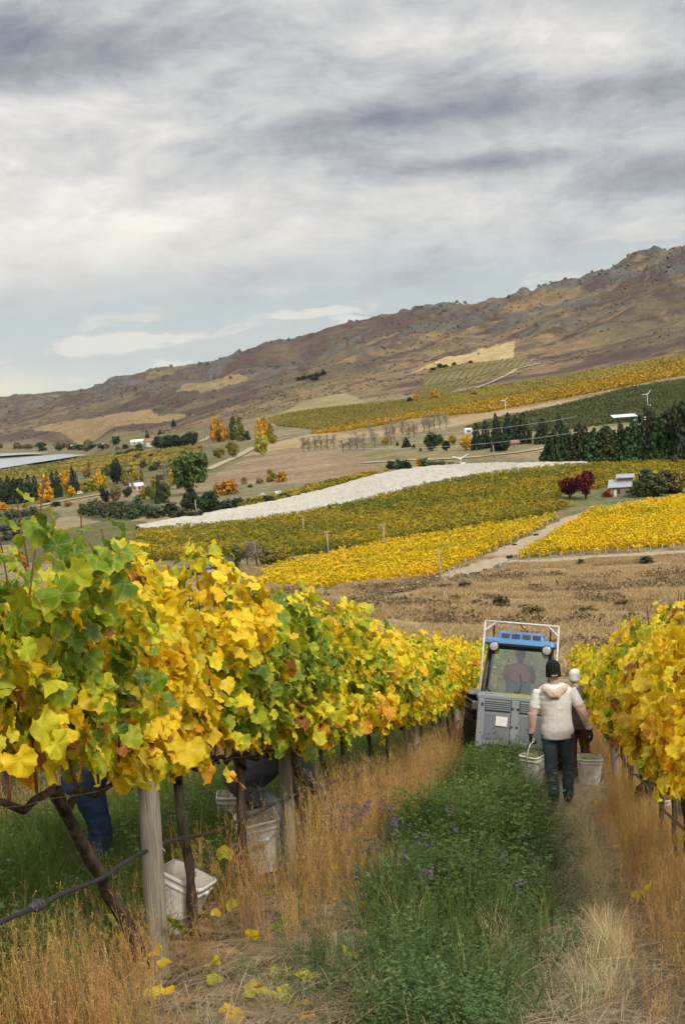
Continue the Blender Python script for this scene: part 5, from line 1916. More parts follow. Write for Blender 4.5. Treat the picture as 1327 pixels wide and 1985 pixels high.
# parked vehicles, far away
def small_car(u, v, lpx, m, label, yaw=0.0, van=False):
    p, k = metres(u, v)
    L = lpx * k
    e = empty('parked_car', (p.x, p.y, p.z), (0, 0, yaw))
    tag(e, label, 'car', 'cars parked far off')
    hb, hc = L * .16, L * (.36 if not van else .42)
    body = [(-.5, .1), (-.49, .3), (-.2 if not van else -.46, .34), (-.1, 1), (.3, 1), (.42, .36), (.5, .3), (.5, .1)] if not van else [(-.5, .1), (-.5, .95), (.3, 1), (.44, .45), (.5, .4), (.5, .1)]
    MB().prism([(x * L, z * hc + .1) for x, z in body], -L * .2, L * .2).build('body', m, e, False, .03)
    MB().box((.08 * L, -.2 * L, hc * .75), (.3 * L, .03, hc * .3)).build('window', M_GLASS, e)
    for x in (-.3, .3):
        MB().lathe([(0, -.06), (.085 * L, -.05), (.085 * L, .05), (0, .06)], 12, 'y', (x * L, -.2 * L, .085 * L)).build('wheel', M_BLACKR, e)
    return e


M_CARW = mat('white_car_paint', (.75, .75, .76), (.7, .7, .71), 2, .3, .5)
M_CARB = mat('blue_grey_truck_paint', (.20, .30, .38), (.17, .26, .33), 2, .35, .5)
small_car(153, 958, 16, M_CARW, 'white car parked right of the golden poplars', R(12))
small_car(552, 1102, 16, M_CARW, 'white car parked under the round autumn trees', R(10))
small_car(1246, 816, 18, M_CARW, 'white van parked at the right end of the white-roofed barn', R(0), True)
small_car(1232, 818, 12, M_CARB, 'blue-grey truck beside the white van at the barn', R(0), True)
small_car(508, 961, 12, M_CARW, 'white car under the orange shrubs below the meadow', R(4))
small_car(540, 958, 14, M_CARW, 'second white car below the meadow, right of the first', R(4), True)


# ------------------------------------------------------------------ poles, pylon, frost fans
def pole(u, v0, v1, label, arm=True):
    p, k = metres(u, v1)
    H_ = (v1 - v0) * k
    e = empty('power_pole', (p.x, p.y, p.z), (0, 0, R(random.uniform(-10, 10))))
    tag(e, label, 'pole', 'power poles in the valley')
    rd = max(.13, .9 * k)
    MB().tube([(0, 0, -.3), (0, 0, H_ * .5), (0, 0, H_)], [rd * 1.15, rd, rd * .85], 8).build('shaft', M_POLE, e, True)
    if arm:
        MB().box((0, -rd, H_ * .95), (H_ * .16, .1, .12)).build('crossarm', M_POLE, e)
        for x in (-.07, .07):
            MB().tube([(x * H_, -rd, H_ * .95), (x * H_, -rd, H_ * .95 + .3)], .05, 6).build('insulator', M_WHITE, e)
    return e


for u, v0, v1, lb, ar in [(589, 1004, 1038, 'short pale pole left of the two taller poles in the olive block', False), (637, 1029, 1079, 'pale pole at the left end of the golden block', True), (746, 1017, 1067, 'pale pole standing above the golden block, right of its twin', True), (853, 1062, 1120, 'brown pole at the lower edge of the golden block', False),
                          (381, 968, 1002, 'pole in front of the dark bushes by the netting', False), (569, 918, 949, 'pole with small cap at the end of the yellow-green strip', True), (58, 956, 978, 'pale pole with crossarms left of the golden poplars', True), (957, 862, 888, 'pole beside the gravel road', False)]:
    pole(u, v0, v1, lb, ar)

p, k = metres(404, 892)
M_PYL = mat('dull_pylon_steel', (.22, .22, .22), (.17, .17, .17), 3, .6, .3)
e = empty('lattice_pylon', (p.x, p.y, p.z))
tag(e, 'thin grey lattice pylon in front of the hill', 'pylon')
H_ = 72 * k
q = MB()
for a in range(4):
    x, y = (1 if a in (0, 3) else -1), (1 if a < 2 else -1)
    q.tube([(x * 1.9, y * 1.9, 0), (x * .5, y * .5, H_)], [.13, .09], 4)
for i in range(9):
    z0, z1 = H_ * i / 9, H_ * (i + 1) / 9
    r0, r1 = 1.9 - 1.4 * i / 9, 1.9 - 1.4 * (i + 1) / 9
    q.tube([(-r0, -r0, z0), (r1, -r1, z1)], .04, 4)
    q.tube([(r0, -r0, z0), (-r1, -r1, z1)], .06, 4)
q.build('lattice', M_PYL, e)
for f in (.72, .84, .96):
    MB().box((0, 0, H_ * f), (5.5 - 2 * f, .15, .15)).build('crossarm', M_PYL, e)


def frost_fan(u, v0, v1, label, spin):
    p, k = metres(u, v1)
    H_ = (v1 - v0) * k
    e = empty('frost_fan', (p.x, p.y, p.z))
    tag(e, label, 'wind machine', 'frost fans over the vines')
    MB().tube([(0, 0, -.3), (0, 0, H_)], [max(.2, .5 * k), max(.16, .38 * k)], 10).build('tower', M_WHITE, e, True)
    MB().box((0, -.3, H_), (.7, 1.4, .6)).build('gearbox', M_WHITE, e, False, .05)
    MB().box((.9, .2, .9), (1.6, 1.2, 1.5)).build('engine_housing', M_WHITE, e, False, .05)
    for j in range(2):
        a = spin + j * math.pi * .72
        d = Vector((math.cos(a), 0, math.sin(a)))
        c = Vector((0, -1.0, H_))
        L = max(3.2, 9 * k)
        MB().tube([c, c + d * L * .5, c + d * L], [.18, max(.22, .36 * k), .1], 6).build('blade', M_WHITE, e)
    return e


frost_fan(980, 776, 808, 'white frost fan in front of the amber vine strip', R(48))
frost_fan(1255, 764, 790, 'white frost fan in the dark green block at right', R(50))
frost_fan(893, 889, 906, 'white frost fan on the crest of the netting', R(30))


# ------------------------------------------------------------------ fences and odd things along the track
def fence(pix, npost, hm, label):
    A = [hit(u, v) for u, v in pix]
    base = A[0]
    e = empty('fence', base)
    tag(e, label, 'fence')
    L = [0]
    for a, b in zip(A[:-1], A[1:]):
        L.append(L[-1] + (b - a).length)
    me = MB().tube([(0, 0, -.2), (0, 0, hm)], [.085, .075], 6).mesh('post', M_POLE, True)
    tops = []
    for i in range(npost):
        d = L[-1] * i / (npost - 1)
        j = max(0, min(len(L) - 2, int(np.searchsorted(L, d)) - 1))
        f = (d - L[j]) / (L[j + 1] - L[j])
        q = A[j].lerp(A[j + 1], f)
        z = gz(q.x, q.y)
        o = obj('post', me, e, (q.x - base.x, q.y - base.y, z - base.z))
        o.rotation_euler = (random.gauss(0, .05), random.gauss(0, .05), 0)
        tops.append(Vector((q.x - base.x, q.y - base.y, z - base.z)))
    for h in (.4, .75, 1.1):
        MB().tube([t_ + Vector((0, 0, hm * h / 1.2)) for t_ in tops], .012, 4, False).build('wire', M_WIRE, e)
    return e


fence([(1004, 1090), (1080, 1084), (1180, 1077), (1327, 1068)], 16, 1.5, 'post and wire fence along the foot of the bright golden block')
fence([(590, 1150), (700, 1142), (850, 1124), (900, 1100), (985, 1060), (1080, 1010)], 26, 1.5, 'post and wire fence round the golden block left of the track')
fence([(660, 1188), (760, 1176), (860, 1164)], 7, 1.2, 'short old fence on the dry bank at the left')

M_BLACKP = mat('black_net_bundle', (.018, .018, .02), (.03, .03, .032), 3, .8, .2, .5, 8)
for u, v, wp, lb in [(1038, 1039, 9, 'uppermost'), (997, 1058, 8, 'second'), (987, 1082, 11, 'third'), (940, 1107, 9, 'fourth'), (920, 1114, 20, 'lowest and longest')]:
    p, k = metres(u, v)
    q = MB()
    r_ = random.Random(int(u))
    W_ = wp * k
    for j in range(4):
        c = Vector(((j - 1.5) * W_ * .24, r_.uniform(-.2, .2) * W_ * .5, 0))
        n0 = len(q.v)
        q.rings([[(c.x + math.cos(a * .7854) * rr * W_ * .22 * r_.uniform(.8, 1.2), c.y + math.sin(a * .7854) * rr * W_ * .22, hz * W_ * (.5 if wp < 15 else .22) * r_.uniform(.85, 1.15)) for a in range(8)] for hz, rr in ((-.05, 1), (.4, 1.15), (.8, .85), (1, .3))])
    o = q.build('net_bundle', M_BLACKP, None, True)
    o.location = p
    tag(o, f'{lb} of the black heaps lying beside the dirt track', 'heap', 'black heaps along the dirt track')
p, k = metres(968, 1103)
e = empty('water_tank', p)
tag(e, 'small grey upright tank beside the dirt track', 'tank')
MB().lathe([(.001, 0), (5 * k, 0), (5 * k, 9.5 * k), (4.2 * k, 11 * k), (1.2 * k, 11.6 * k), (.001, 11.7 * k)], 16).build('shell', mat('grey_tank_plastic', (.26, .28, .30), (.2, .22, .24), 2, .5, .3), e, True)
MB().lathe([(.001, 11.6 * k), (1.4 * k, 11.6 * k), (1.4 * k, 12.4 * k), (.001, 12.5 * k)], 12).build('lid', M_BLACKR, e, True)

# overhead lines across the paddock
for k_, (a, b, lb) in enumerate((((640, 868), (1115, 838), 'lower power line sagging across the paddock'), ((640, 846), (1115, 808), 'upper power line sagging across the paddock'))):
    d0, d1 = px_dir(*a), px_dir(*b)
    A, B = Vector(d0 * 330), Vector(d1 * 330)
    pts = [A.lerp(B, i / 24) - Vector((0, 0, 1.4 * 4 * (i / 24) * (1 - i / 24))) for i in range(25)]
    tag(MB().tube(pts, .025, 4, False).build('power_line', M_STEEL), lb, 'cable', 'power lines')
# ------------------------------------------------------------------ plants on the vineyard floor
def strip_quad(V, F, a, b, w0, w1, side):
    k = len(V)
    a, b = Vector(a), Vector(b)
    s_ = Vector(side)
    V += [tuple(a - s_ * w0), tuple(a + s_ * w0), tuple(b + s_ * w1), tuple(b - s_ * w1)]
    F.append((k, k + 1, k + 2, k + 3))


def dry_weed(seed, m, stems=5, spread=.10, rich=1.0):
    """clump of upright dead weed: thin stems, many short ascending side twigs with seed heads"""
    r_ = random.Random(seed)
    V, F, tint = [], [], []
    for i in range(stems):
        a = r_.uniform(0, 6.283)
        rad = spread * math.sqrt(r_.random())
        p = Vector((math.cos(a) * rad, math.sin(a) * rad, -.02))
        H_ = r_.uniform(.5, 1.0)
        la = r_.uniform(0, 6.283)
        ln = r_.uniform(.02, .20) * H_
        tip = p + Vector((math.cos(la) * ln, math.sin(la) * ln, H_))
        mid_ = p.lerp(tip, .5) + Vector((r_.gauss(0, .012), r_.gauss(0, .012), 0))
        sd = Vector((math.cos(la + 1.57), math.sin(la + 1.57), 0))
        n0 = len(V)
        for sdv in (sd, Vector((-sd.y, sd.x, 0))):
            strip_quad(V, F, p, mid_, .0026, .002, sdv)
            strip_quad(V, F, mid_, tip, .002, .0008, sdv)
        nb = int(r_.randint(9, 15) * rich)
        for j in range(nb):
            f = r_.uniform(.15, 1.0)
            q = p.lerp(mid_, f * 2) if f < .5 else mid_.lerp(tip, f * 2 - 1)
            b = r_.uniform(0, 6.283)
            L = (.05 + .11 * (1 - f)) * r_.uniform(.6, 1.3) * H_ * 1.3
            d = Vector((math.cos(b) * .55, math.sin(b) * .55, .84)) * L
            e_ = q + d
            s2 = Vector((math.cos(b + 1.57), math.sin(b + 1.57), 0))
            strip_quad(V, F, q, e_, .0014, .0009, s2)
            for g in range(4):
                c = q + d * r_.uniform(.25, 1.05) + Vector((r_.gauss(0, .006), r_.gauss(0, .006), r_.gauss(0, .006)))
                z = r_.uniform(.0032, .0065)
                o1 = Vector((r_.gauss(0, 1), r_.gauss(0, 1), r_.gauss(0, 1))).normalized() * z
                o2 = Vector((r_.gauss(0, 1), r_.gauss(0, 1), r_.gauss(0, 1))).normalized() * z
                k = len(V)
                V += [tuple(c - o1), tuple(c + o2), tuple(c + o1), tuple(c - o2)]
                F.append((k, k + 1, k + 2, k + 3))
        tint += [r_.uniform(.75, 1.25)] * (len(V) - n0)
    t_ = np.array(tint)
    return mesh_np('weed', V, F, m, False, {'tint': ('FLOAT_COLOR', np.stack([t_, t_, t_, np.ones_like(t_)], 1))})


def lucerne(seed, m, stems=6, rich=1.0, spread=.12, flower=None):
    """bushy clover-like plant: soft stems with three-part leaves"""
    r_ = random.Random(seed)
    V, F, tint = [], [], []
    for i in range(stems):
        a = r_.uniform(0, 6.283)
        p = Vector((math.cos(a) * spread * r_.random(), math.sin(a) * spread * r_.random(), -.02))
        H_ = r_.uniform(.35, 1.1) * .42
        ln = r_.uniform(.05, .5) * H_
        tip = p + Vector((math.cos(a) * ln, math.sin(a) * ln, H_))
        n0 = len(V)
        sd = Vector((-math.sin(a), math.cos(a), 0))
        strip_quad(V, F, p, tip, .0017, .001, sd)
        n_ = int(11 * rich)
        for j in range(n_):
            f = .12 + .9 * j / n_
            q = p.lerp(tip, f)
            b = r_.uniform(0, 6.283)
            L = r_.uniform(.014, .035)
            c = q + Vector((math.cos(b) * L, math.sin(b) * L, L * .35))
            for w_ in (-.9, 0, .9):
                d = Vector((math.cos(b + w_), math.sin(b + w_), r_.uniform(-.25, .4))).normalized()
                l_ = r_.uniform(.014, .026)
                s2 = Vector((-math.sin(b + w_), math.cos(b + w_), r_.uniform(-.4, .4))).normalized() * l_ * .30
                k = len(V)
                V += [tuple(c), tuple(c + d * l_ * .55 + s2), tuple(c + d * l_), tuple(c + d * l_ * .55 - s2)]
                F.append((k, k + 1, k + 2, k + 3))
        tint += [r_.uniform(.7, 1.35)] * (len(V) - n0)
    t_ = np.array(tint)
    return mesh_np('lucerne', V, F, m, False, {'tint': ('FLOAT_COLOR', np.stack([t_, t_, t_, np.ones_like(t_)], 1))})


def straw_mat(seed, m, n=26, spread=.22):
    r_ = random.Random(seed)
    V, F, tint = [], [], []
    for i in range(n):
        a = r_.uniform(0, 6.283)
        p = Vector((r_.gauss(0, spread * .6), r_.gauss(0, spread * .6), r_.uniform(.002, .03)))
        L = r_.uniform(.04, .20)
        b = r_.uniform(0, 6.283)
        d = Vector((math.cos(b), math.sin(b), r_.uniform(-.08, .22))) * L
        mm = p + d * .5 + Vector((0, 0, r_.uniform(0, .02)))
        sd = Vector((-math.sin(b), math.cos(b), .3))
        n0 = len(V)
        strip_quad(V, F, p, mm, .0007, .001, sd)
        strip_quad(V, F, mm, p + d, .001, .0004, sd)
        tint += [r_.uniform(.6, 1.35)] * (len(V) - n0)
    t_ = np.array(tint)
    return mesh_np('straw', V, F, m, False, {'tint': ('FLOAT_COLOR', np.stack([t_, t_, t_, np.ones_like(t_)], 1))})


M_WEED = foliage_mat('dead_orange_weed', [(0, (.34, .19, .07)), (.35, (.50, .30, .11)), (.7, (.60, .38, .15)), (1, (.58, .44, .16))], .9, .25, .6)
M_WEEDG = foliage_mat('yellowing_weed', [(0, (.22, .20, .04)), (.5, (.42, .33, .06)), (1, (.5, .36, .08))], .9, .25, .6)
M_LUC = foliage_mat('lucerne_leaf', [(0, (.045, .078, .015)), (.5, (.078, .128, .024)), (1, (.14, .195, .04))], 1.2, .22, .5)
M_LUCB = foliage_mat('bluish_clover_leaf', [(0, (.05, .085, .030)), (.5, (.078, .13, .042)), (1, (.12, .175, .065))], 1.2, .2, .5)
M_STRAW = foliage_mat('cut_straw', [(0, (.18, .13, .075)), (.5, (.30, .23, .14)), (1, (.42, .33, .21))], 1.5, .15, .7)
M_PALE = foliage_mat('pale_dry_grass', [(0, (.46, .36, .18)), (.5, (.60, .48, .25)), (1, (.66, .54, .30))], 2, .25, .6)
M_GRASS = foliage_mat('alley_grass', [(0, (.06, .10, .022)), (.5, (.095, .145, .03)), (1, (.16, .18, .045))], 1.0, .25, .5)
M_GREYW = foliage_mat('grey_dead_stems', [(0, (.14, .12, .10)), (1, (.26, .22, .18))], 2, .1, .6)
M_PURP = foliage_mat('purple_flower', [(0, (.10, .07, .13)), (1, (.17, .12, .20))], 3, .2, .6)


def on_floor(s, t, h=0.0):
    x, y = s * S_AX[0] + t * T_AX[0], s * S_AX[1] + t * T_AX[1]
    return np.stack([x, y, ground(x, y) + h], 1)


def s_samples(n, s0, s1, pw=1.0):
    """more plants close by than far off"""
    f = rng.random(n) ** pw
    return s0 + (s1 - s0) * f


def strew(name, s, t, protos, scl, label, cat, tilt=.12, h=0.0, zs=None):
    n = len(s)
    sc_ = np.stack([scl, scl, scl if zs is None else zs], 1)
    return scatter(name, on_floor(s, t, h), np.stack([rng.normal(0, tilt, n), rng.normal(0, tilt, n), rng.uniform(0, 6.283, n)], 1), sc_, protos, label, cat)


def build_floor():
    W1 = [dry_weed(700 + k, M_WEED) for k in range(7)]
    W2 = [dry_weed(720 + k, M_WEEDG, 5, .1, 1.2) for k in range(2)] + [dry_weed(724 + k, M_GREYW, 4, .12, .8) for k in range(2)]
    # --- left row
    n = 3900
    s = s_samples(n, 4.4, 34, 1.75)
    t = ROW_L + np.clip(rng.normal(.18, .24, n), -.4, .72)
    k = rng.random(n) < .10 + .90 * sst(fbm(s * 1.9, t * 2.6, 95, 3), .40, .58)
    k &= ~((s < 6.6) & (t > ROW_L + .42) & (rng.random(n) < .65))
    k &= ~((s < 9.2) & (rng.random(n) < .15))
    k &= ~((s < 6.2) & (rng.random(n) < .35))
    k &= ~((s > 6.3) & (s < 7.6) & (t < ROW_L + .42) & (rng.random(n) < .72))
    k &= ~((s > 8.9) & (s < 10.2) & (t < ROW_L + .3) & (rng.random(n) < .6))
    for bs, bt in ((9.75, -2.26), (7.15, -2.06)):        # trampled by the pickers where the buckets stand
        k &= ~((s < bs + .25) & (s > bs - 2.2) & (np.abs(t - bt * s / bs) < .24) & (rng.random(n) < .86))
    s, t = s[k], t[k]
    sc_ = rng.uniform(.36, .88, len(s)) * (1 - .42 * sst(t - ROW_L, .3, .7)) * (1 - .34 * (1 - sst(s, 5.2, 9.0)))
    strew('dry_weeds', s, t, W1 + W1 + W2, sc_, 'orange-brown dead weeds standing under the left vine row', 'weeds', .10)
    # --- right row
    n = 2600
    s = s_samples(n, 5.4, 34, 1.6)
    t = ROW_R + np.clip(rng.normal(-.10, .22, n), -.52, .5)
    k = rng.random(n) < .18 + .82 * sst(fbm(s * 1.9, t * 2.6, 96, 3), .38, .56)
    s, t = s[k], t[k]
    k = ~((s > 16.8) & (s < 20.6) & (t < ROW_R - .15))
    s, t = s[k], t[k]
    sc_ = rng.uniform(.30, .64, len(s)) * (1 - .35 * sst(ROW_R - t, .28, .5))
    strew('dry_weeds', s, t, W1 + W1 + W2, sc_, 'orange-brown dead weeds standing under the right vine row', 'weeds', .10)
    # --- under the outer row on the left, seen through the gap
    n = 700
    s = s_samples(n, 6, 34, 1.4)
    t = ROW_L - ROW_GAP + rng.normal(0, .22, n)
    strew('dry_weeds', s, t, W1, rng.uniform(.4, .7, n), 'dead weeds under the vine row seen through the left gap', 'weeds', .1)
    # --- lucerne strip in the middle
    L1 = [lucerne(740 + k, M_LUC) for k in range(6)]
    L2 = [lucerne(760 + k, M_LUCB, 7, 1.2, .12) for k in range(4)]
    n = 9000
    s = s_samples(n, 5.0, 26, 1.35)
    c = np.interp(s, [5, 6.2, 9, 13, 26], [-.55, -.60, -.80, -.84, -.90])
    hw_ = np.interp(s, [5, 6.2, 9, 13], [.28, .36, .66, .66])
    t = c + rng.uniform(-1, 1, n) * hw_ * 1.1
    edge = np.abs(t - c) / hw_
    dens = (1 - sst(t, -.22, -.12) * (s > 11.5)) * (1 - sst(edge, .7, 1.1)) * (.62 + .38 * sst(s, 6.4, 9.2)) * (1 - sst(t, -.62, -.5) * (s > 15.0) * (s < 18.2))
    nn = fbm(s * 1.25, t * 1.7, 97, 4)
    k = rng.random(n) < dens * sst(nn, .40 + .04 * (1 - sst(s, 6, 8.5)), .57)
    s, t, nn, edge = s[k], t[k], nn[k], edge[k]
    sc_ = rng.uniform(.70, 1.15, len(s)) * (.34 + .80 * sst(nn, .40, .64)) * (1 - .35 * sst(edge, .5, 1)) * (.62 + .50 * sst(s, 5.6, 9))
    kb = s < 8.2 + rng.normal(0, .8, len(s))
    strew('lucerne', s[~kb], t[~kb], L1, sc_[~kb] * 1.12, 'tall dark green lucerne strip between the wheel tracks', 'lucerne', .16)
    strew('clover', s[kb], t[kb], L2 + L1[:1], sc_[kb] * 1.0, 'bluish green low clover at the near end of the green strip', 'clover', .22)
    # small green patches on the right hand track and at the front
    ps, pt = [], []
    for s0, t0, a, b, m in [(9.3, .02, .35, .16, 44), (8.3, .02, .28, .16, 40), (6.75, -.20, .2, .12, 16), (6.1, -.55, .22, .3, 40), (5.9, -1.0, .25, .25, 30), (11.5, .02, .5, .12, 26), (7.4, -.03, .3, .2, 18), (6.3, -1.30, .3, .12, 20), (13.5, .05, .8, .1, 22)]:
        ps.append(rng.normal(s0, a, m))
        pt.append(rng.normal(t0, b, m))
    s, t = np.concatenate(ps), np.concatenate(pt)
    strew('clover', s, t, L2, rng.uniform(.3, .62, len(s)), 'small flat clover patches on the straw track', 'clover', .3)
    # tall seed stalks and mauve flower heads over the strip
    n = 520
    s = s_samples(n, 5.6, 20, 1.3)
    t = -.72 + rng.uniform(-.6, .6, n)
    stalk = [dry_weed(780 + k, M_LUCB, 2, .05, .5) for k in range(3)]
    strew('seed_stalks', s, t, stalk, rng.uniform(.42, .66, n), 'thin pale seed stalks above the green strip', 'weeds', .2)
    fl = []
    for k in range(3):
        fl.append(leafy_clump('flower_head', 22, (.06, .06, .07), .012, M_PURP, 800 + k))
    ps, pt, ph = [], [], []
    for s0, t0, a, b, m in [(10.0, -1.62, .5, .10, 26), (8.6, -1.2, .5, .18, 8), (8.0, -.6, .5, .25, 6), (11.0, -.8, 1.0, .3, 5)]:
        ps.append(rng.normal(s0, a, m))
        pt.append(rng.normal(t0, b, m))
        ph.append(rng.uniform(.26, .46, m))
    s, t, hh = np.concatenate(ps), np.concatenate(pt), np.concatenate(ph)
    m = len(s)
    P = on_floor(s, t)
    P[:, 2] += hh
    scatter('flower_heads', P, np.stack([rng.normal(0, .3, m)] * 2 + [rng.uniform(0, 6.28, m)], 1), rng.uniform(.7, 1.5, m), fl, 'faded purple flower heads along the edge of the green strip', 'flowers')
    stq = [dry_weed(790 + k, M_GREYW, 2, .03, .4) for k in range(2)]
    strew('flower_stems', s, t, stq, hh * 1.1, 'thin grey stems carrying the purple flower heads', 'weeds', .05)
    # --- straw litter
    S1 = [straw_mat(820 + k, M_STRAW) for k in range(6)]
    n = 4200
    s = s_samples(n, 4.6, 24, 1.6)
    t = rng.uniform(-2.1, 1.0, n)
    k = rng.random(n) < .55 + .45 * ((t > -.2) & (t < .5)) + .3 * (t < -1.35)
    s, t = s[k], t[k]
    strew('straw', s, t, S1, rng.uniform(.7, 1.3, len(s)), 'cut straw littering the wheel tracks', 'straw', .08)
    # pale standing grass along the right edge of the track
    G1 = [grass_tuft('pale_tuft', 46, .26, .05, .0015, M_PALE, 840 + k, .8) for k in range(4)]
    ps, pt = [], []
    for s0, t0, a, b, m in [(6.9, .20, .28, .06, 14), (7.7, .17, .35, .05, 26), (8.9, .16, .5, .05, 20), (10.5, .14, .8, .05, 18), (13, .12, 1.4, .06, 18), (6.2, .12, .2, .06, 10), (6.8, -.5, .3, .1, 6)]:
        ps.append(rng.normal(s0, a, m))
        pt.append(rng.normal(t0, b, m))
    s, t = np.concatenate(ps), np.concatenate(pt)
    strew('pale_grass', s, t, G1, rng.uniform(.45, .95, len(s)), 'pale yellow dry grass tufts along the track edge', 'grass', .25)
    g = [dry_weed(860 + k, M_GREYW, 9, .16, 1.0) for k in range(2)]
    s, t = rng.normal(6.1, .12, 20), rng.normal(.30, .09, 20)
    strew('grey_weeds', s, t, g, rng.uniform(.16, .28, 20), 'tangled grey dead weeds at the lower right', 'weeds', .5)
    # --- green alley left of the left row
    T1 = [grass_tuft('alley_tuft', 60, .34, .16, .0035, M_GRASS, 880 + k, .7) for k in range(5)]
    n = 6500
    s = s_samples(n, 4.4, 30, 1.4)
    t = rng.uniform(ROW_L - ROW_GAP + .25, ROW_L - .28, n)
    strew('grass', s, t, T1, rng.uniform(.5, 1.15, n), 'dark green grass in the alley beyond the left row', 'grass', .22)
    n = 1700
    s = s_samples(n, 4.6, 26, 1.5)
    t = rng.uniform(ROW_L - ROW_GAP + .3, ROW_L - .2, n)
    k = fbm(s * 1.6, t * 2.0, 99, 3) > .47
    s, t = s[k], t[k]
    strew('leafy_weeds', s, t, L1 + L2, rng.uniform(.6, 1.3, len(s)), 'dark leafy weeds in the grass beyond the left row', 'weeds', .2)
    n = 190
    s = s_samples(n, 5.4, 20, 1.1)
    t = np.interp(s, [5, 6.2, 9, 13, 26], [-.55, -.60, -.80, -.84, -.90]) + rng.uniform(-.9, .9, n) * np.interp(s, [5, 6.2, 9, 13], [.26, .33, .6, .6])
    strew('grass', s, t, T1, rng.uniform(.5, 1.25, n), 'loose green grass blades mixed into the lucerne strip', 'grass', .3)
    n = 70
    s = s_samples(n, 5.4, 16, 1.2)
    t = -.72 + rng.uniform(-.6, .6, n)
    strew('pale_grass', s, t, G1, rng.uniform(.6, 1.4, n), 'pale dry grass tufts mixed into the lucerne strip', 'grass', .3)
    n = 900
    s = s_samples(n, 7, 26, 1.3)
    t = rng.uniform(ROW_R + .5, ROW_R + ROW_GAP - .3, n)
    strew('grass', s, t, T1, rng.uniform(.5, 1.0, n), 'grass in the alley beyond the right row', 'grass', .15)


build_floor()

# ------------------------------------------------------------------ fallen and caught leaves
FALL = [  # u, v, height above ground, size, palette, where
    (340, 1795, .28, .125, 4, 'green vine leaf caught upright in the weeds beside the near post'), (487, 1817, .10, .10, 0, 'round yellow leaf caught in weeds right of the near post'), (548, 1805, .03, .15, 4, 'green leaf lying on straw at the edge of the weeds'),
    (545, 1890, .02, .14, 3, 'lime and green leaf curled on the straw'), (590, 1905, .03, .14, 2, 'yellow-green leaf standing on edge on the straw'), (483, 1930, .03, .17, 2, 'large pale yellow-green leaf at the bottom edge'), (538, 1932, .03, .15, 2, 'crumpled yellow-green leaf beside the large one'),
    (443, 1975, .02, .15, 1, 'orange-yellow leaf cut by the bottom edge'), (410, 1875, .06, .11, 2, 'folded yellow leaf half in the weeds'), (675, 1860, .05, .14, 3, 'lime leaf hooked on the clover at left'), (645, 1748, .02, .09, 6, 'small orange leaf on bare straw left of the clover'),
    (620, 1735, .03, .09, 1, 'small golden leaf on bare straw by the weeds'), (775, 1940, .08, .12, 6, 'brown-orange leaf on the clover in front'), (940, 1968, .05, .09, 1, 'small orange leaf low on the clover'), (830, 1740, .15, .09, 7, 'dark red leaf inside the green strip'), (708, 1820, .06, .07, 6, 'orange leaf at the left edge of the clover'),
    (578, 1958, .02, .11, 0, 'yellow leaf near the bottom edge left of the clover'), (600, 1978, .02, .10, 6, 'orange leaf at the very bottom left of the clover'), (45, 1910, .05, .13, 2, 'yellow leaf at the lower left corner'), (105, 1830, .14, .13, 3, 'lime leaf caught in weeds at lower left'), (232, 1785, .2, .13, 2, 'pale yellow leaf hung in weeds left of the near post'),
    (155, 1730, .2, .13, 3, 'small lime leaf in the weeds under the near trunk'), (300, 1940, .04, .12, 0, 'yellow leaf below the near post'), (200, 1958, .02, .13, 6, 'brown-orange leaf at the foot of the near trunk'), (435, 1660, .30, .14, 2, 'yellow leaf hanging in weeds left of the standing bucket'), (415, 1690, .2, .12, 0, 'pale yellow leaf above the tilted bucket'),
    (600, 1650, .3, .10, 0, 'small yellow leaf caught in weeds near the second post'), (740, 1440, .75, .13, 0, 'bright yellow leaf dangling below the far canopy'), (1020, 1905, .03, .07, 7, 'brown leaf at the right of the clover'), (1255, 1725, .35, .11, 2, 'lime leaf in weeds at the big right trunk'), (1315, 1630, .45, .12, 2, 'yellow-green sprout leaf beside the right trunk')]
for k, (u, v, h, sz, pi, lb) in enumerate(FALL):
    p = hit(u, v, h)
    r_ = np.random.default_rng(1200 + k)
    o = obj('fallen_leaf', LEAF_MESH[k % len(LEAF_MESH)])
    o.location = p
    flat = h < .08
    o.rotation_euler = (r_.normal(0, .35) if flat else r_.uniform(.7, 1.6), r_.normal(0, .35), r_.uniform(0, 6.28) if flat else r_.normal(0, .7) + (math.pi if r_.random() < .5 else 0))
    o.scale = (sz * .78, sz * .78, sz * .9)
    c = PAL[pi] * r_.uniform(.85, 1.1)
    o.color = (*c, 1)
    o.location.z += .02 if flat else 0
    tag(o, lb, 'leaf', 'fallen vine leaves')
# loose yellow leaves too small or many to name, caught through the weeds
n = 170
s = s_samples(n, 4.9, 22, 1.1)
t = np.where(rng.random(n) < .6, ROW_L + rng.normal(.2, .28, n), ROW_R + rng.normal(-.05, .22, n))
LT = []
for k in range(5):
    for pi in (0, 1, 2, 6):
        tv, tf = LEAF_LO[k]
        LT.append(mesh_np('loose_leaf', tv, tf, M_LEAF, True, {'tint': ('FLOAT_COLOR', np.tile(np.append(PAL[pi] * .9, 1), (len(tv), 1))), 'leafco': ('FLOAT_VECTOR', tv)}))
P = on_floor(s, t)
P[:, 2] += rng.uniform(.01, .22, n) ** 1.2
scatter('fallen_leaves', P, np.stack([rng.uniform(0, 1.6, n), rng.normal(0, .4, n), rng.uniform(0, 6.28, n)], 1), rng.uniform(.05, .09, n), LT, 'scattered small yellow leaves caught in the dead weeds', 'leaves')
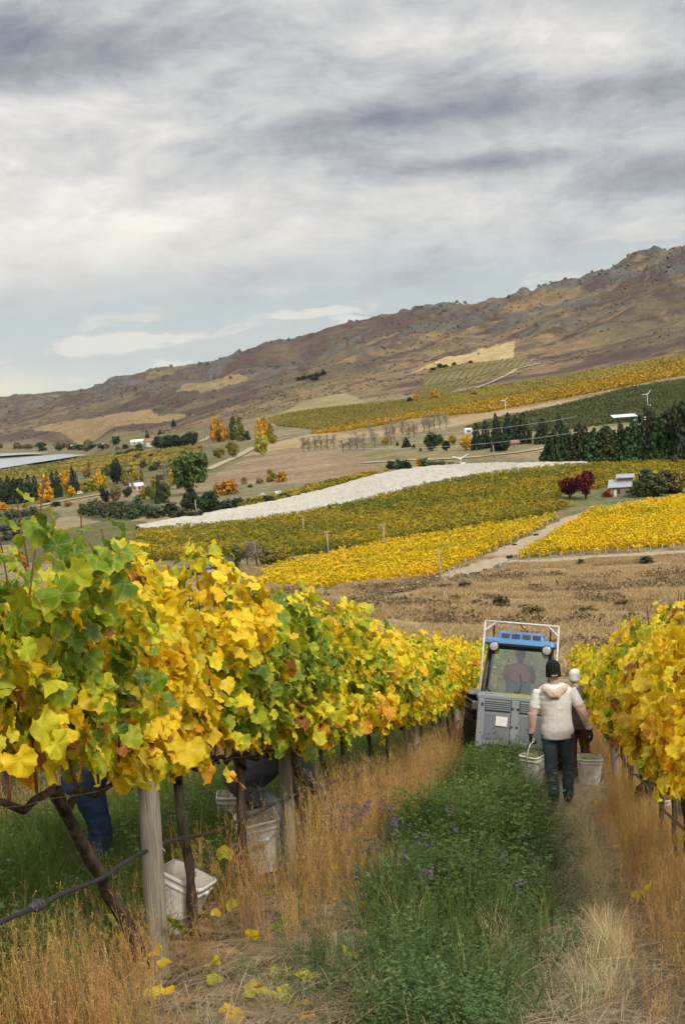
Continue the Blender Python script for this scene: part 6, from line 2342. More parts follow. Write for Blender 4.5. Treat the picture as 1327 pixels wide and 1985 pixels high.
# ------------------------------------------------------------------ buckets
def plastic(name, c, rough=.5, dirt=(.30, .24, .17), amt=.5, scale=9):
    m, t, b = principled(name, rough, .35)
    tcn = t.n('ShaderNodeTexCoord')
    nz = t.noise(tcn.outputs['Object'], scale, 6, .7)
    n2 = t.noise(t.vmath('MULTIPLY', tcn.outputs['Object'], (1, 1, .25)), scale * 3, 4, .6)
    f = t.math('MULTIPLY', t.mapr(nz, .46, .66), amt)
    f = t.math('ADD', f, t.math('MULTIPLY', t.mapr(n2, .56, .7), amt * .5), clamp=True)
    t.l(t.mix(f, c, dirt), b.inputs['Base Color'])
    return m


M_BUCKET = plastic('white_bucket_plastic', (.68, .66, .61))
M_BUCKIN = plastic('bucket_inside', (.55, .50, .43), amt=.7)
M_WHITEH = mat('white_handle_plastic', (.7, .7, .68), (.6, .6, .58), 20, .5, .3)
M_GRAPE = mat('green_grapes', (.30, .33, .07), (.22, .20, .06), 30, .35, .4)


def sq_ring(w, d, z, r, n=5):
    pts = []
    for cx, cy, a0 in ((1, 1, 0), (-1, 1, 90), (-1, -1, 180), (1, -1, 270)):
        for k in range(n):
            a = R(a0 + 90 * k / (n - 1))
            pts.append((cx * (w / 2 - r) + math.cos(a) * r, cy * (d / 2 - r) + math.sin(a) * r, z))
    return pts


def bucket(loc, rot, label, w=.30, h=.40, handle='down', fill=True, tex=None):
    e = empty('picking_bucket', loc, rot)
    tag(e, label, 'bucket', 'white picking buckets')
    q = MB()
    b = .80
    q.rings([sq_ring(w * b, w * b, 0, .035), sq_ring(w * b, w * b, .004, .035), sq_ring(w * .97, w * .97, h * .80, .045), sq_ring(w, w, h * .985, .05)], True)
    q.f.pop()
    q.build('shell', tex or M_BUCKET, e, True)
    q = MB()
    q.rings([sq_ring(w * .985, w * .985, h, .05), sq_ring(w * .93, w * .93, h * .8, .045), sq_ring(w * b * .96, w * b * .96, .02, .035)], False)
    q.f.append([len(q.v) - 20 + k for k in range(20)])
    q.build('lining', M_BUCKIN, e, True)
    for z, g in ((.985, 1.045), (.86, 1.015)):
        rm = MB().rings([sq_ring(w * g * .955, w * g * .955, h * z - .012, .05), sq_ring(w * g, w * g, h * z - .009, .05), sq_ring(w * g, w * g, h * z + .008, .05), sq_ring(w * g * .94, w * g * .94, h * z + .012, .05)], False)
        rm.build('rim' if z > .95 else 'rib', tex or M_BUCKET, e, True)
    for sx in (-1, 1):
        MB().lathe([(.001, -.008), (.016, -.008), (.016, .008), (.001, .008)], 10, 'x', (sx * w * .52, 0, h * .86)).build('handle_lug', M_WHITEH, e, True)
    pts = []
    for k in range(13):
        a = math.pi * k / 12
        x = math.cos(a) * w * .54
        L = math.sin(a) * w * .78
        tilt = {'up': 0.0, 'down': -100, 'back': 80, 'front': -158}[handle]
        pts.append((x, -math.sin(R(-tilt)) * L if handle != 'up' else 0, h * .86 + math.cos(R(tilt)) * L))
    if handle == 'front':
        pts = [(x, y - .03 * (1 if abs(x) < w * .5 else 0) - w * .30 * (abs(x) < w * .53), z) for x, y, z in pts]
    hd = MB().tube(pts, .0035 if handle != 'up' else .006, 6).build('handle', M_WIRE if handle != 'up' else M_WHITEH, e, True)
    if handle in ('up', 'down'):
        MB().tube(pts[5:8], .011, 8).build('grip', M_WHITEH, hd, True)
    return e


def grape_heap(loc, rot, wx, wy, n, label, size=.012, dome=.04):
    r_ = np.random.default_rng(n)
    ico = MB().lathe([(.001, -1), (.8, -.6), (1, 0), (.8, .6), (.001, 1)], 7)
    tv, tf = np.array(ico.v), [f for f in ico.f]
    V, F = [], []
    for i in range(n):
        x, y = r_.uniform(-.5, .5) * wx, r_.uniform(-.5, .5) * wy
        z = dome * (1 - (2 * x / wx) ** 2) * (1 - (2 * y / wy) ** 2) + r_.uniform(-.02, .012)
        s_ = size * r_.uniform(.8, 1.2)
        b = len(V)
        V += [tuple(p) for p in tv * s_ + np.array([x, y, z])]
        F += [[b + k for k in f] for f in tf]
    me = bpy.data.meshes.new('grapes')
    me.from_pydata(V, [], F)
    me.polygons.foreach_set('use_smooth', np.ones(len(me.polygons), bool))
    me.materials.append(M_GRAPE)
    o = obj('grapes', me)
    o.location = loc
    o.rotation_euler = rot
    return tag(o, label, 'grapes', None, 'stuff')


# ------------------------------------------------------------------ people
def ellring(c, ax, a, b, n=14):
    """ring round centre c; ax = (u, v) unit vectors"""
    return [tuple(Vector(c) + ax[0] * (math.cos(2 * math.pi * k / n) * a) + ax[1] * (math.sin(2 * math.pi * k / n) * b)) for k in range(n)]


def limb(q, pts, rad, n=12, flat=1.0, hint=(0, 1, 0)):
    """closed tapering tube; rad may be per point"""
    pts = [Vector(p) for p in pts]
    rings = []
    for i, p in enumerate(pts):
        d = (pts[min(i + 1, len(pts) - 1)] - pts[max(0, i - 1)]).normalized()
        h_ = Vector(hint)
        if abs(d.dot(h_)) > .95:
            h_ = Vector((0, 0, 1))
        u_ = d.cross(h_).normalized()
        v_ = u_.cross(d).normalized()
        rings.append(ellring(p, (u_, v_), rad[i], rad[i] * flat, n))
    q.rings(rings, True)


def bez(a, b, c, n=7):
    """smooth path through the joint b"""
    a, b, c = Vector(a), Vector(b), Vector(c)
    out = []
    for i in range(n):
        f = i / (n - 1)
        if f < .4:
            out.append(a.lerp(b, f / .5))
        elif f > .6:
            out.append(b.lerp(c, (f - .5) / .5))
        else:
            p0, p1 = a.lerp(b, .8), b.lerp(c, .2)
            g = (f - .4) / .2
            out.append(p0.lerp(b, g).lerp(b.lerp(p1, g), g))
    return out


def remesh(q, name, m, parent, vox=.014, wrinkle=0.0, wscale=9.0, smooth=3, seed=0):
    """fuse overlapping closed tubes into one continuous skin"""
    me = q.mesh('tmp', None)
    o = bpy.data.objects.new('tmp', me)
    COL.objects.link(o)
    md = o.modifiers.new('r', 'REMESH')
    md.mode = 'VOXEL'
    md.voxel_size = vox
    sm = o.modifiers.new('s', 'SMOOTH')
    sm.iterations = smooth
    sm.factor = .5
    dg = bpy.context.evaluated_depsgraph_get()
    out = bpy.data.meshes.new_from_object(o.evaluated_get(dg))
    bpy.data.objects.remove(o)
    bpy.data.meshes.remove(me)
    out.name = name
    out.polygons.foreach_set('use_smooth', np.ones(len(out.polygons), bool))
    if wrinkle:
        nv = len(out.vertices)
        co = np.empty(nv * 3, np.float32)
        out.vertices.foreach_get('co', co)
        nr_ = np.empty(nv * 3, np.float32)
        out.vertices.foreach_get('normal', nr_)
        co, nr_ = co.reshape(-1, 3), nr_.reshape(-1, 3)
        a = fbm(co[:, 0] * wscale + co[:, 1] * wscale * .6 + seed, co[:, 2] * wscale * 1.8, 7 + seed, 3)
        rd = 1 - np.abs(a - .5) * 4
        co = co + nr_ * (rd * wrinkle)[:, None]
        out.vertices.foreach_set('co', co.ravel().astype(np.float32))
        out.update()
    out.materials.clear()
    out.materials.append(m)
    return obj(name, out, parent)


M_SKIN = mat('skin', (.48, .30, .21), (.42, .25, .17), 8, .5, .3)


def hand(q, wrist, direction, palm_n, curl=.5, sgn=1, k=1.0):
    """palm, four unequal bent fingers and a thumb leaving the side of the palm"""
    w_, d, n_ = Vector(wrist), Vector(direction).normalized(), Vector(palm_n).normalized()
    s_ = d.cross(n_).normalized() * sgn
    n_ = s_.cross(d).normalized() * sgn
    limb(q, [w_ - d * .01 * k, w_ + d * .045 * k, w_ + d * .088 * k], [.029 * k, .042 * k, .040 * k], 10, .45, n_)
    for i, L in enumerate((.068, .078, .072, .056)):
        b = w_ + d * .085 * k + s_ * (.030 - .020 * i) * k
        p1 = b + (d * math.cos(curl * .6) + n_ * math.sin(curl * .6)) * L * .45 * k
        p2 = p1 + (d * math.cos(curl * 1.5) + n_ * math.sin(curl * 1.5)) * L * .32 * k
        p3 = p2 + (d * math.cos(curl * 2.3) + n_ * math.sin(curl * 2.3)) * L * .28 * k
        limb(q, [b - d * .02 * k, b, p1, p2, p3], [.0095 * k, .0098 * k, .009 * k, .0085 * k, .007 * k], 7)
    b = w_ + d * .03 * k + s_ * .030 * k
    p1 = b + (d * .7 + s_ * .7) * .035 * k
    p2 = p1 + (d * .9 + s_ * .25 + n_ * .3) * .032 * k
    limb(q, [b - s_ * .012 * k, b, p1, p2], [.012 * k, .0125 * k, .011 * k, .009 * k], 7)


def head(q, c, fwd, upv, k=1.0):
    c, f, u_ = Vector(c), Vector(fwd).normalized(), Vector(upv).normalized()
    r_ = f.cross(u_).normalized()
    prof = [(-.120, .030, .035, .018), (-.105, .052, .060, .016), (-.075, .062, .080, .010), (-.04, .068, .092, .004), (0, .073, .098, 0), (.04, .075, .098, -.004), (.075, .068, .088, -.006), (.100, .050, .064, -.006), (.116, .024, .030, -.005)]
    q.rings([ellring(c + u_ * h * k + f * o * k, (r_, f), a * k, b * k, 16) for h, a, b, o in prof], True)
    limb(q, [c + f * .088 * k + u_ * .012 * k, c + f * .104 * k - u_ * .012 * k, c + f * .112 * k - u_ * .030 * k, c + f * .095 * k - u_ * .036 * k], [.008 * k, .011 * k, .014 * k, .010 * k], 8)
    for s_ in (-1, 1):
        e_ = c + r_ * s_ * .076 * k
        limb(q, [e_ - u_ * .030 * k, e_ + r_ * s_ * .008 * k, e_ + u_ * .028 * k], [.010 * k, .017 * k, .012 * k], 8, .5)


def face(e, c, fwd, upv, k=1.0):
    c, f, u_ = Vector(c), Vector(fwd).normalized(), Vector(upv).normalized()
    r_ = f.cross(u_).normalized()
    for s_ in (-1, 1):
        p = c + f * .090 * k + r_ * s_ * .030 * k + u_ * .004 * k
        o = MB().lathe([(.001, -.010 * k), (.008 * k, -.006 * k), (.010 * k, 0), (.008 * k, .006 * k), (.001, .010 * k)], 8).build('eye', M_WHITE, e, True)
        o.location = p
    p = c + f * .094 * k - u_ * .062 * k
    MB().tube([p - r_ * .022 * k, p + f * .004, p + r_ * .022 * k], [.003, .005, .003], 6).build('mouth', mat('lips', (.35, .14, .11), None, 8) if 'lips' not in MATS else MATS['lips'], e, True)


def person(label, loc, yaw, J, looks, group=None, scale=1.0, face_on=True):
    """J: joint positions (metres, x right, y facing direction, z up); looks: clothing"""
    e = empty('person', loc, (0, 0, yaw), (scale,) * 3)
    tag(e, label, 'person', group)
    V3 = lambda k: Vector(J[k])
    hipc, chest, neck, hd = V3('pelvis'), V3('chest'), V3('neck'), V3('head')
    up_t = (neck - hipc).normalized()
    side = (V3('sR') - V3('sL')).normalized()
    fw = up_t.cross(side).normalized() * -1
    fw = side.cross(up_t).normalized() * -1 if False else up_t.cross(side).normalized()
    if fw.y < 0 and abs(fw.y) > .3:
        fw = -fw

    def torso(q, g, z0=-.12, hem=None, top=True):
        rows = [(-.10, .150, .105), (0, .165, .118), (.10, .150, .105), (.22, .146, .104), (.36, .168, .116), (.45, .172, .115), (.50, .150, .095), (.535, .085, .070)]
        L = (neck - hipc).length
        rings = []
        for h, a, b in rows:
            f = h / .53
            if hem is not None and h < hem:
                continue
            c = hipc.lerp(chest, max(0, min(1, f / .62))) if f < .62 else chest.lerp(neck, (f - .62) / .38)
            if f < 0:
                c = hipc + up_t * h
            rings.append(ellring(c, (side, fw), a + g, b + g, 18))
        q.rings(rings, True)
    # ---- one continuous body
    q = MB()
    torso(q, 0)
    limb(q, [neck - up_t * .05, neck + up_t * .03, hd - Vector((0, 0, .07))], [.062, .054, .052], 12)
    hf, hu = Vector(J.get('look', (0, 1, 0))), Vector(J.get('hup', (0, 0, 1)))
    head(q, hd, hf, hu)
    for s_ in 'LR':
        limb(q, bez(V3('s' + s_), V3('e' + s_), V3('w' + s_)), [.050, .047, .043, .040, .037, .032, .027], 12)
        limb(q, bez(V3('h' + s_), V3('k' + s_), V3('a' + s_)), [.085, .078, .066, .055, .052, .045, .038], 12)
        toe = V3('a' + s_) + Vector(J.get('toe' + s_, (0, .15, -.06)))
        limb(q, [V3('a' + s_) + Vector((0, -.04, -.04)), V3('a' + s_) + Vector((0, .03, -.045)), toe], [.036, .038, .028], 10, .8)
        hdir = Vector(J.get('hd' + s_, (0, .1, -1)))
        hand(q, V3('w' + s_), hdir, Vector(J.get('pn' + s_, (1 if s_ == 'L' else -1, 0, 0))), J.get('curl' + s_, .5), 1 if s_ == 'L' else -1, .82 if 'gloves' in looks else 1.0)
    remesh(q, 'body', looks.get('skin', M_SKIN), e, .009, 0, smooth=2)
    if face_on:
        face(e, hd, hf, hu)
    # ---- clothing
    if 'shirt' in looks:
        q = MB()
        torso(q, looks.get('shirt_gap', .022), hem=-.11 if looks.get('long', True) else .0)
        for s_ in 'LR':
            p = bez(V3('s' + s_), V3('e' + s_), V3('w' + s_), 9)
            kmax = {'short': 4, 'long': 9}[looks.get('sleeve', 'short')]
            rr = [.064, .066, .065, .064, .062, .056, .052, .047, .043]
            limb(q, p[:kmax], rr[:kmax], 12)
        remesh(q, looks.get('shirt_name', 'shirt'), looks['shirt'], e, .012, looks.get('wr', .006), looks.get('ws', 7.0), 4, 1)
    if 'sleeves' in looks:
        for s_ in 'LR':
            q = MB()
            p = bez(V3('s' + s_), V3('e' + s_), V3('w' + s_), 9)
            limb(q, p[2:], [.056, .055, .053, .050, .047, .043, .039], 12)
            remesh(q, 'sleeve', looks['sleeves'], e, .010, .006, 12.0, 2, 2)
    if 'trousers' in looks:
        q = MB()
        q.rings([ellring(hipc + up_t * h, (side, fw), a, b, 18) for h, a, b in ((-.11, .155, .118), (-.03, .176, .130), (.06, .165, .120), (.10, .158, .114))], True)
        for s_ in 'LR':
            p = bez(V3('h' + s_), V3('k' + s_), V3('a' + s_), 9)
            limb(q, p, [.100, .098, .090, .080, .072, .068, .066, .064, .064], 14)
        remesh(q, 'trousers', looks['trousers'], e, .012, .008, 8.0, 3, 3)
    if 'boots' in looks:
        for s_ in 'LR':
            a = V3('a' + s_)
            q = MB()
            toe = a + Vector(J.get('toe' + s_, (0, .15, -.06)))
            limb(q, [a + Vector((0, 0, .10)), a, a + Vector((0, -.01, -.05))], [.056, .056, .054], 12)
            limb(q, [a + Vector((0, -.07, -.05)), a + Vector((0, .02, -.05)), toe + Vector((0, 0, .005)), toe + Vector((0, .035, 0))], [.040, .047, .046, .028], 12, .85)
            remesh(q, 'boot', looks['boots'], e, .010, 0, smooth=2)
    if 'gloves' in looks:
        for s_ in 'LR':
            q = MB()
            hdir = Vector(J.get('hd' + s_, (0, .1, -1)))
            w_ = V3('w' + s_)
            hand(q, w_, hdir, Vector(J.get('pn' + s_, (1 if s_ == 'L' else -1, 0, 0))), J.get('curl' + s_, .5), 1 if s_ == 'L' else -1, 1.16)
            limb(q, [w_ - hdir.normalized() * .05, w_ + hdir.normalized() * .02], [.042, .036], 12)
            remesh(q, 'glove', looks['gloves'], e, .006, 0, smooth=1)
    if 'hat' in looks:
        q = MB()
        r_ = hf.cross(hu).normalized()
        lo = looks.get('hat_low', -.045)
        rows = [(lo, .083, .106), (-.01, .087, .110), (.04, .088, .110), (.08, .080, .100), (.108, .060, .076), (.126, .030, .038), (.130, .006, .008)]
        q.rings([ellring(hd + hu * h, (r_, hf), a, b, 18) for h, a, b in rows], True)
        hat = q.build('hat', looks['hat'], e, True)
        if looks.get('cuff'):
            cf = MB().rings([ellring(hd + hu * h, (r_, hf), a, b, 18) for h, a, b in ((lo - .012, .086, .109), (lo - .010, .092, .115), (lo + .030, .092, .115), (lo + .034, .087, .110))], False).build('cuff', looks['hat'], hat, True)
            c = hd - hf * .116 + hu * (lo + .010)
            for j in range(5):
                MB().box(tuple(c + r_ * (j - 2) * .014 + hf * (.0022 * (j - 2) ** 2 - .002)), (.009, .004, .013), (0, 0, 0)).build('stitched_mark', M_WHITE, cf)
        if looks.get('peak'):
            pk = MB().rings([[tuple(hd + hu * (lo + .01) + hf * (.08 + .085 * math.cos(t_)) + r_ * (.085 * math.sin(t_))) for t_ in np.linspace(-1.4, 1.4, 9)], [tuple(hd + hu * (lo - .004) + hf * (.08 + .085 * math.cos(t_)) + r_ * (.085 * math.sin(t_))) for t_ in np.linspace(-1.4, 1.4, 9)]], True).build('peak', looks['hat'], hat, True)
    if 'hair' in looks:
        r_ = hf.cross(hu).normalized()
        q = MB()
        q.rings([ellring(hd + hu * h - hf * o, (r_, hf), a, b, 18) for h, a, b, o in [(-.075, .060, .060, .030), (-.05, .078, .082, .022), (0, .083, .098, .010), (.05, .084, .104, .004), (.09, .070, .088, .002), (.115, .045, .055, 0), (.126, .010, .012, 0)]], True)
        remesh(q, 'hair', looks['hair'], e, .008, .004, 40.0, 1, 5)
    return e


def cloth(name, c, c2, scale=14, bump=.3):
    return mat(name, c, c2, scale, .92, .1, bump, 90)


M_TEE = cloth('white_tshirt_cloth', (.80, .78, .75), (.72, .69, .66), 7)
M_PEACH = cloth('peach_hoodie_cloth', (.66, .48, .40), (.58, .42, .34), 9)
M_JEANS = cloth('dark_blue_jeans', (.055, .085, .11), (.09, .125, .15), 9)
M_BLACKC = cloth('black_knit', (.012, .012, .014), (.02, .02, .022), 30)
M_BOOT = cloth('worn_brown_boot', (.07, .05, .042), (.11, .085, .07), 20)
M_OLIVEJ = cloth('olive_brown_jacket', (.095, .085, .06), (.065, .06, .045), 8)
M_RUSTP = cloth('rust_trousers', (.125, .062, .036), (.09, .045, .028), 8)
M_WHITEHR = mat('white_hair', (.72, .70, .66), (.58, .56, .52), 60, .7, .3, .5, 120)
M_RED = cloth('coral_red_shirt', (.62, .13, .10), (.5, .1, .08), 9)
M_CHAR = cloth('charcoal_shirt', (.045, .05, .055), (.06, .065, .07), 9)
M_GREYT = cloth('blue_grey_trousers', (.13, .155, .175), (.09, .11, .125), 9)
M_BLUEJ = cloth('blue_jeans', (.04, .075, .13), (.028, .05, .09), 10)
M_NAVY = cloth('navy_shirt', (.03, .05, .085), (.045, .07, .11), 9)
M_BROWNJ = cloth('red_brown_jacket', (.16, .055, .03), (.11, .04, .025), 9)
M_MAUVEG = cloth('mauve_grey_glove', (.22, .17, .18), (.17, .13, .14), 20)


def facing(yaw_deg):
    return -PHI - R(yaw_deg)


# --- man in the white T-shirt, walking away with a bucket
gm_ = hit(1089, 1563)
J1 = dict(pelvis=(0, 0, .93), chest=(0, .02, 1.24), neck=(0, .03, 1.47), head=(-.005, .055, 1.625), look=(-.15, 1, -.12), hup=(0, .12, 1), sL=(-.185, .02, 1.405), sR=(.185, .02, 1.405), eL=(-.275, -.01, 1.13), wL=(-.315, .04, .89), eR=(.305, -.03, 1.15), wR=(.375, .02, .925),
          hL=(-.09, 0, .90), kL=(-.095, .05, .50), aL=(-.085, -.06, .10), hR=(.09, 0, .90), kR=(.10, .10, .50), aR=(.075, .12, .10), curlL=1.15, hdL=(-.05, .1, -1), hdR=(.25, .15, -1), curlR=.75)
man1 = person('man in white T-shirt and black beanie walking away with a bucket', gm_, facing(2), J1,
              dict(shirt=M_TEE, sleeve='short', wr=.0035, ws=9.0, shirt_gap=.030, sleeves=M_PEACH, trousers=M_JEANS, boots=M_BOOT, gloves=M_BLACKC, hat=M_BLACKC, hat_low=-.055, cuff=True), scale=1.045)
q = MB()
limb(q, [(-.13, .02, 1.44), (-.10, -.075, 1.43), (0, -.125, 1.385), (.10, -.075, 1.43), (.13, .02, 1.44)], [.034, .042, .050, .042, .034], 12)
limb(q, [(-.07, -.09, 1.43), (-.03, -.125, 1.37), (.03, -.125, 1.365), (.07, -.09, 1.43)], [.036, .042, .042, .036], 12)
remesh(q, 'hood', M_PEACH, man1, .010, .008, 14.0, 3, 4)
mw = man1.matrix_basis.copy()
hp = Matrix.Translation(gm_) @ Matrix.Rotation(facing(2), 4, 'Z')
bl = hp @ Vector((-.325, .06, .79 - .40 * .86 - .27 * .78 + .03))
bucket(bl, (R(3), R(-3), facing(2) + R(62)), 'white bucket of grapes carried in the left hand of the walking man', w=.27, h=.40, handle='up')
grape_heap(bl + Vector((0, 0, .345)), (0, 0, facing(2)), .24, .24, 170, 'green grapes heaped in the carried bucket')

# --- white haired man in olive jacket, turned to the right row
go_ = hit(1124, 1512)
J2 = dict(pelvis=(0, 0, .92), chest=(0, .02, 1.23), neck=(0, .04, 1.46), head=(.0, .075, 1.615), look=(.25, 1, -.25), hup=(0, .2, 1), sL=(-.18, .02, 1.40), sR=(.18, .02, 1.40), eL=(-.24, .08, 1.14), wL=(-.12, .30, 1.16), eR=(.27, .02, 1.13), wR=(.16, .26, 1.10),
          hL=(-.09, 0, .90), kL=(-.10, .03, .50), aL=(-.10, -.02, .10), hR=(.09, 0, .90), kR=(.10, .04, .50), aR=(.10, .04, .10), hdL=(.2, .9, 0), hdR=(0, 1, 0), pnL=(0, 0, -1), pnR=(0, 0, -1))
person('white-haired man in olive brown jacket standing beyond the walking man', go_, facing(14), J2, dict(shirt=M_OLIVEJ, shirt_name='jacket', sleeve='long', wr=.010, ws=5.0, shirt_gap=.042, trousers=M_RUSTP, boots=M_BOOT, hair=M_WHITEHR))
b2 = hit(1141, 1521)
bucket(b2, (R(2), R(5), -PHI + R(8)), 'white bucket of grapes standing by the weeds of the right row', w=.33, h=.43, handle='front')
grape_heap(b2 + Vector((0, 0, .37)), (0, 0, -PHI), .26, .26, 200, 'green grapes heaped in the bucket by the right row')

# --- pickers beyond the left row
pk = rc(10.5, ROW_L - .52)
J3 = dict(pelvis=(0, 0, .62), chest=(.0, .27, .80), neck=(0, .44, .93), head=(0, .58, .98), look=(0, .8, -.6), hup=(0, .6, .8), sL=(-.17, .40, .88), sR=(.17, .40, .88), eL=(-.22, .50, .62), wL=(-.16, .66, .46), eR=(.22, .48, .64), wR=(.18, .60, .42),
          hL=(-.10, -.02, .60), kL=(-.14, .20, .36), aL=(-.13, -.10, .10), hR=(.10, -.02, .60), kR=(.14, .24, .38), aR=(.13, .02, .10), hdL=(.1, .4, -1), hdR=(0, .3, -1), curlL=.8, curlR=.8)
person('picker in charcoal top and blue-grey trousers bending behind the left row', pk, facing(62), J3, dict(shirt=M_CHAR, sleeve='long', wr=.010, shirt_gap=.03, trousers=M_GREYT, boots=M_BLACKC, gloves=M_MAUVEG, hat=M_BLACKC, hat_low=-.04))
pk = rc(8.5, ROW_L - 1.08)
J4 = dict(J1)
J4.update(look=(0, 1, -.2), eL=(-.26, .10, 1.16), wL=(-.14, .34, 1.20), eR=(.26, .10, 1.16), wR=(.14, .34, 1.22), hdL=(.2, .9, .1), hdR=(-.2, .9, .1), curlL=.6, curlR=.6, pelvis=(0, -.02, .80), chest=(0, .06, 1.1), neck=(0, .12, 1.32), head=(0, .17, 1.47), sL=(-.185, .10, 1.26), sR=(.185, .10, 1.26), hL=(-.09, -.02, .78), hR=(.09, -.02, .78), kL=(-.10, .05, .44), kR=(.10, .06, .44), aL=(-.11, -.03, .10), aR=(.11, .0, .10))
for k_ in ('eL', 'wL', 'eR', 'wR'):
    J4[k_] = (J4[k_][0], J4[k_][1] + .08, J4[k_][2] - .13)
person('picker in blue jeans standing behind the near vine trunk', pk, facing(70), J4, dict(shirt=M_NAVY, sleeve='long', wr=.010, shirt_gap=.03, trousers=M_BLUEJ, boots=M_BLACKC, gloves=M_BLACKC, hat=M_BLACKC))
pk = rc(14.2, ROW_R + .62)
J5 = dict(J3)
person('picker in red-brown jacket crouching behind the right row', pk, facing(-75), J5, dict(shirt=M_BROWNJ, shirt_name='jacket', sleeve='long', wr=.010, shirt_gap=.03, trousers=M_BLACKC, boots=M_BLACKC, gloves=M_BLACKC, hat=M_BLACKC))

b3 = rc(9.75, ROW_L - .22)
bucket(b3 + Vector((0, 0, .03)), (R(4), R(-6), -PHI + R(20)), 'dirty white bucket standing behind the weeds of the left row', w=.30, h=.40, handle='down', fill=False)
b4 = rc(7.2, ROW_L - .20)
bucket(b4 + Vector((-.02, 0, .02)), (R(-8), R(24), -PHI + R(-12)), 'white bucket tipped to the right behind the near post', w=.27, h=.33, handle='front', fill=False)
b5 = rc(14.4, ROW_R + .30)
bucket(b5 + Vector((0, 0, .02)), (0, R(-8), -PHI + R(30)), 'stained white bucket behind the vine trunks of the right row', w=.30, h=.38, handle='down', fill=False)
b6 = rc(11.6, ROW_L - .92)
bucket(b6 + Vector((0, 0, .05)), (0, R(4), -PHI + R(10)), 'pale bucket beside the bending picker', w=.27, h=.36, handle='down', fill=False, tex=plastic('pinkish_bucket_plastic', (.62, .55, .50)))

# ------------------------------------------------------------------ tractor with harvest bin
M_TBLUE = mat('blue_tractor_paint', (.10, .25, .52), (.085, .21, .45), 3, .35, .5)
M_TDARK = mat('black_cab_trim', (.028, .029, .031), (.05, .05, .05), 6, .5, .4)
M_TYRE = mat('tractor_tyre_rubber', (.032, .031, .03), (.075, .066, .055), 7, .85, .2)
M_RIM = mat('grey_wheel_rim', (.45, .45, .44), (.34, .33, .31), 8, .5, .4)
M_FRAME = mat('pale_steel_frame', (.60, .59, .56), (.48, .46, .43), 12, .45, .4)
M_BINP = plastic('grey_bin_plastic', (.235, .255, .275), .55, (.30, .27, .22), .35, 5)
M_BIND = plastic('dark_bin_recess', (.165, .18, .20), .6, (.2, .18, .15), .3, 5)
M_LAMPG = mat('lamp_glass', (.42, .43, .43), (.30, .31, .32), 40, .12, .6)
M_PAPER = mat('white_paper_label', (.78, .77, .75), (.66, .64, .62), 25, .8, .2)
mg_, tg_, bg_ = principled('cab_glass', .05, .5)
gl = tg_.n('ShaderNodeBsdfGlossy')
gl.inputs['Roughness'].default_value = .06
tr_ = tg_.n('ShaderNodeBsdfTransparent')
tr_.inputs[0].default_value = (.80, .86, .84, 1)
mx_ = tg_.n('ShaderNodeMixShader')
fr_ = tg_.n('ShaderNodeFresnel')
fr_.inputs[0].default_value = 1.5
tg_.l(tg_.math('MULTIPLY_ADD', fr_.outputs[0], 1.0, .10, clamp=True), mx_.inputs[0])
tg_.l(tr_.outputs[0], mx_.inputs[1])
tg_.l(gl.outputs[0], mx_.inputs[2])
tg_.l(mx_.outputs[0], mg_.node_tree.nodes['Material Output'].inputs[0])


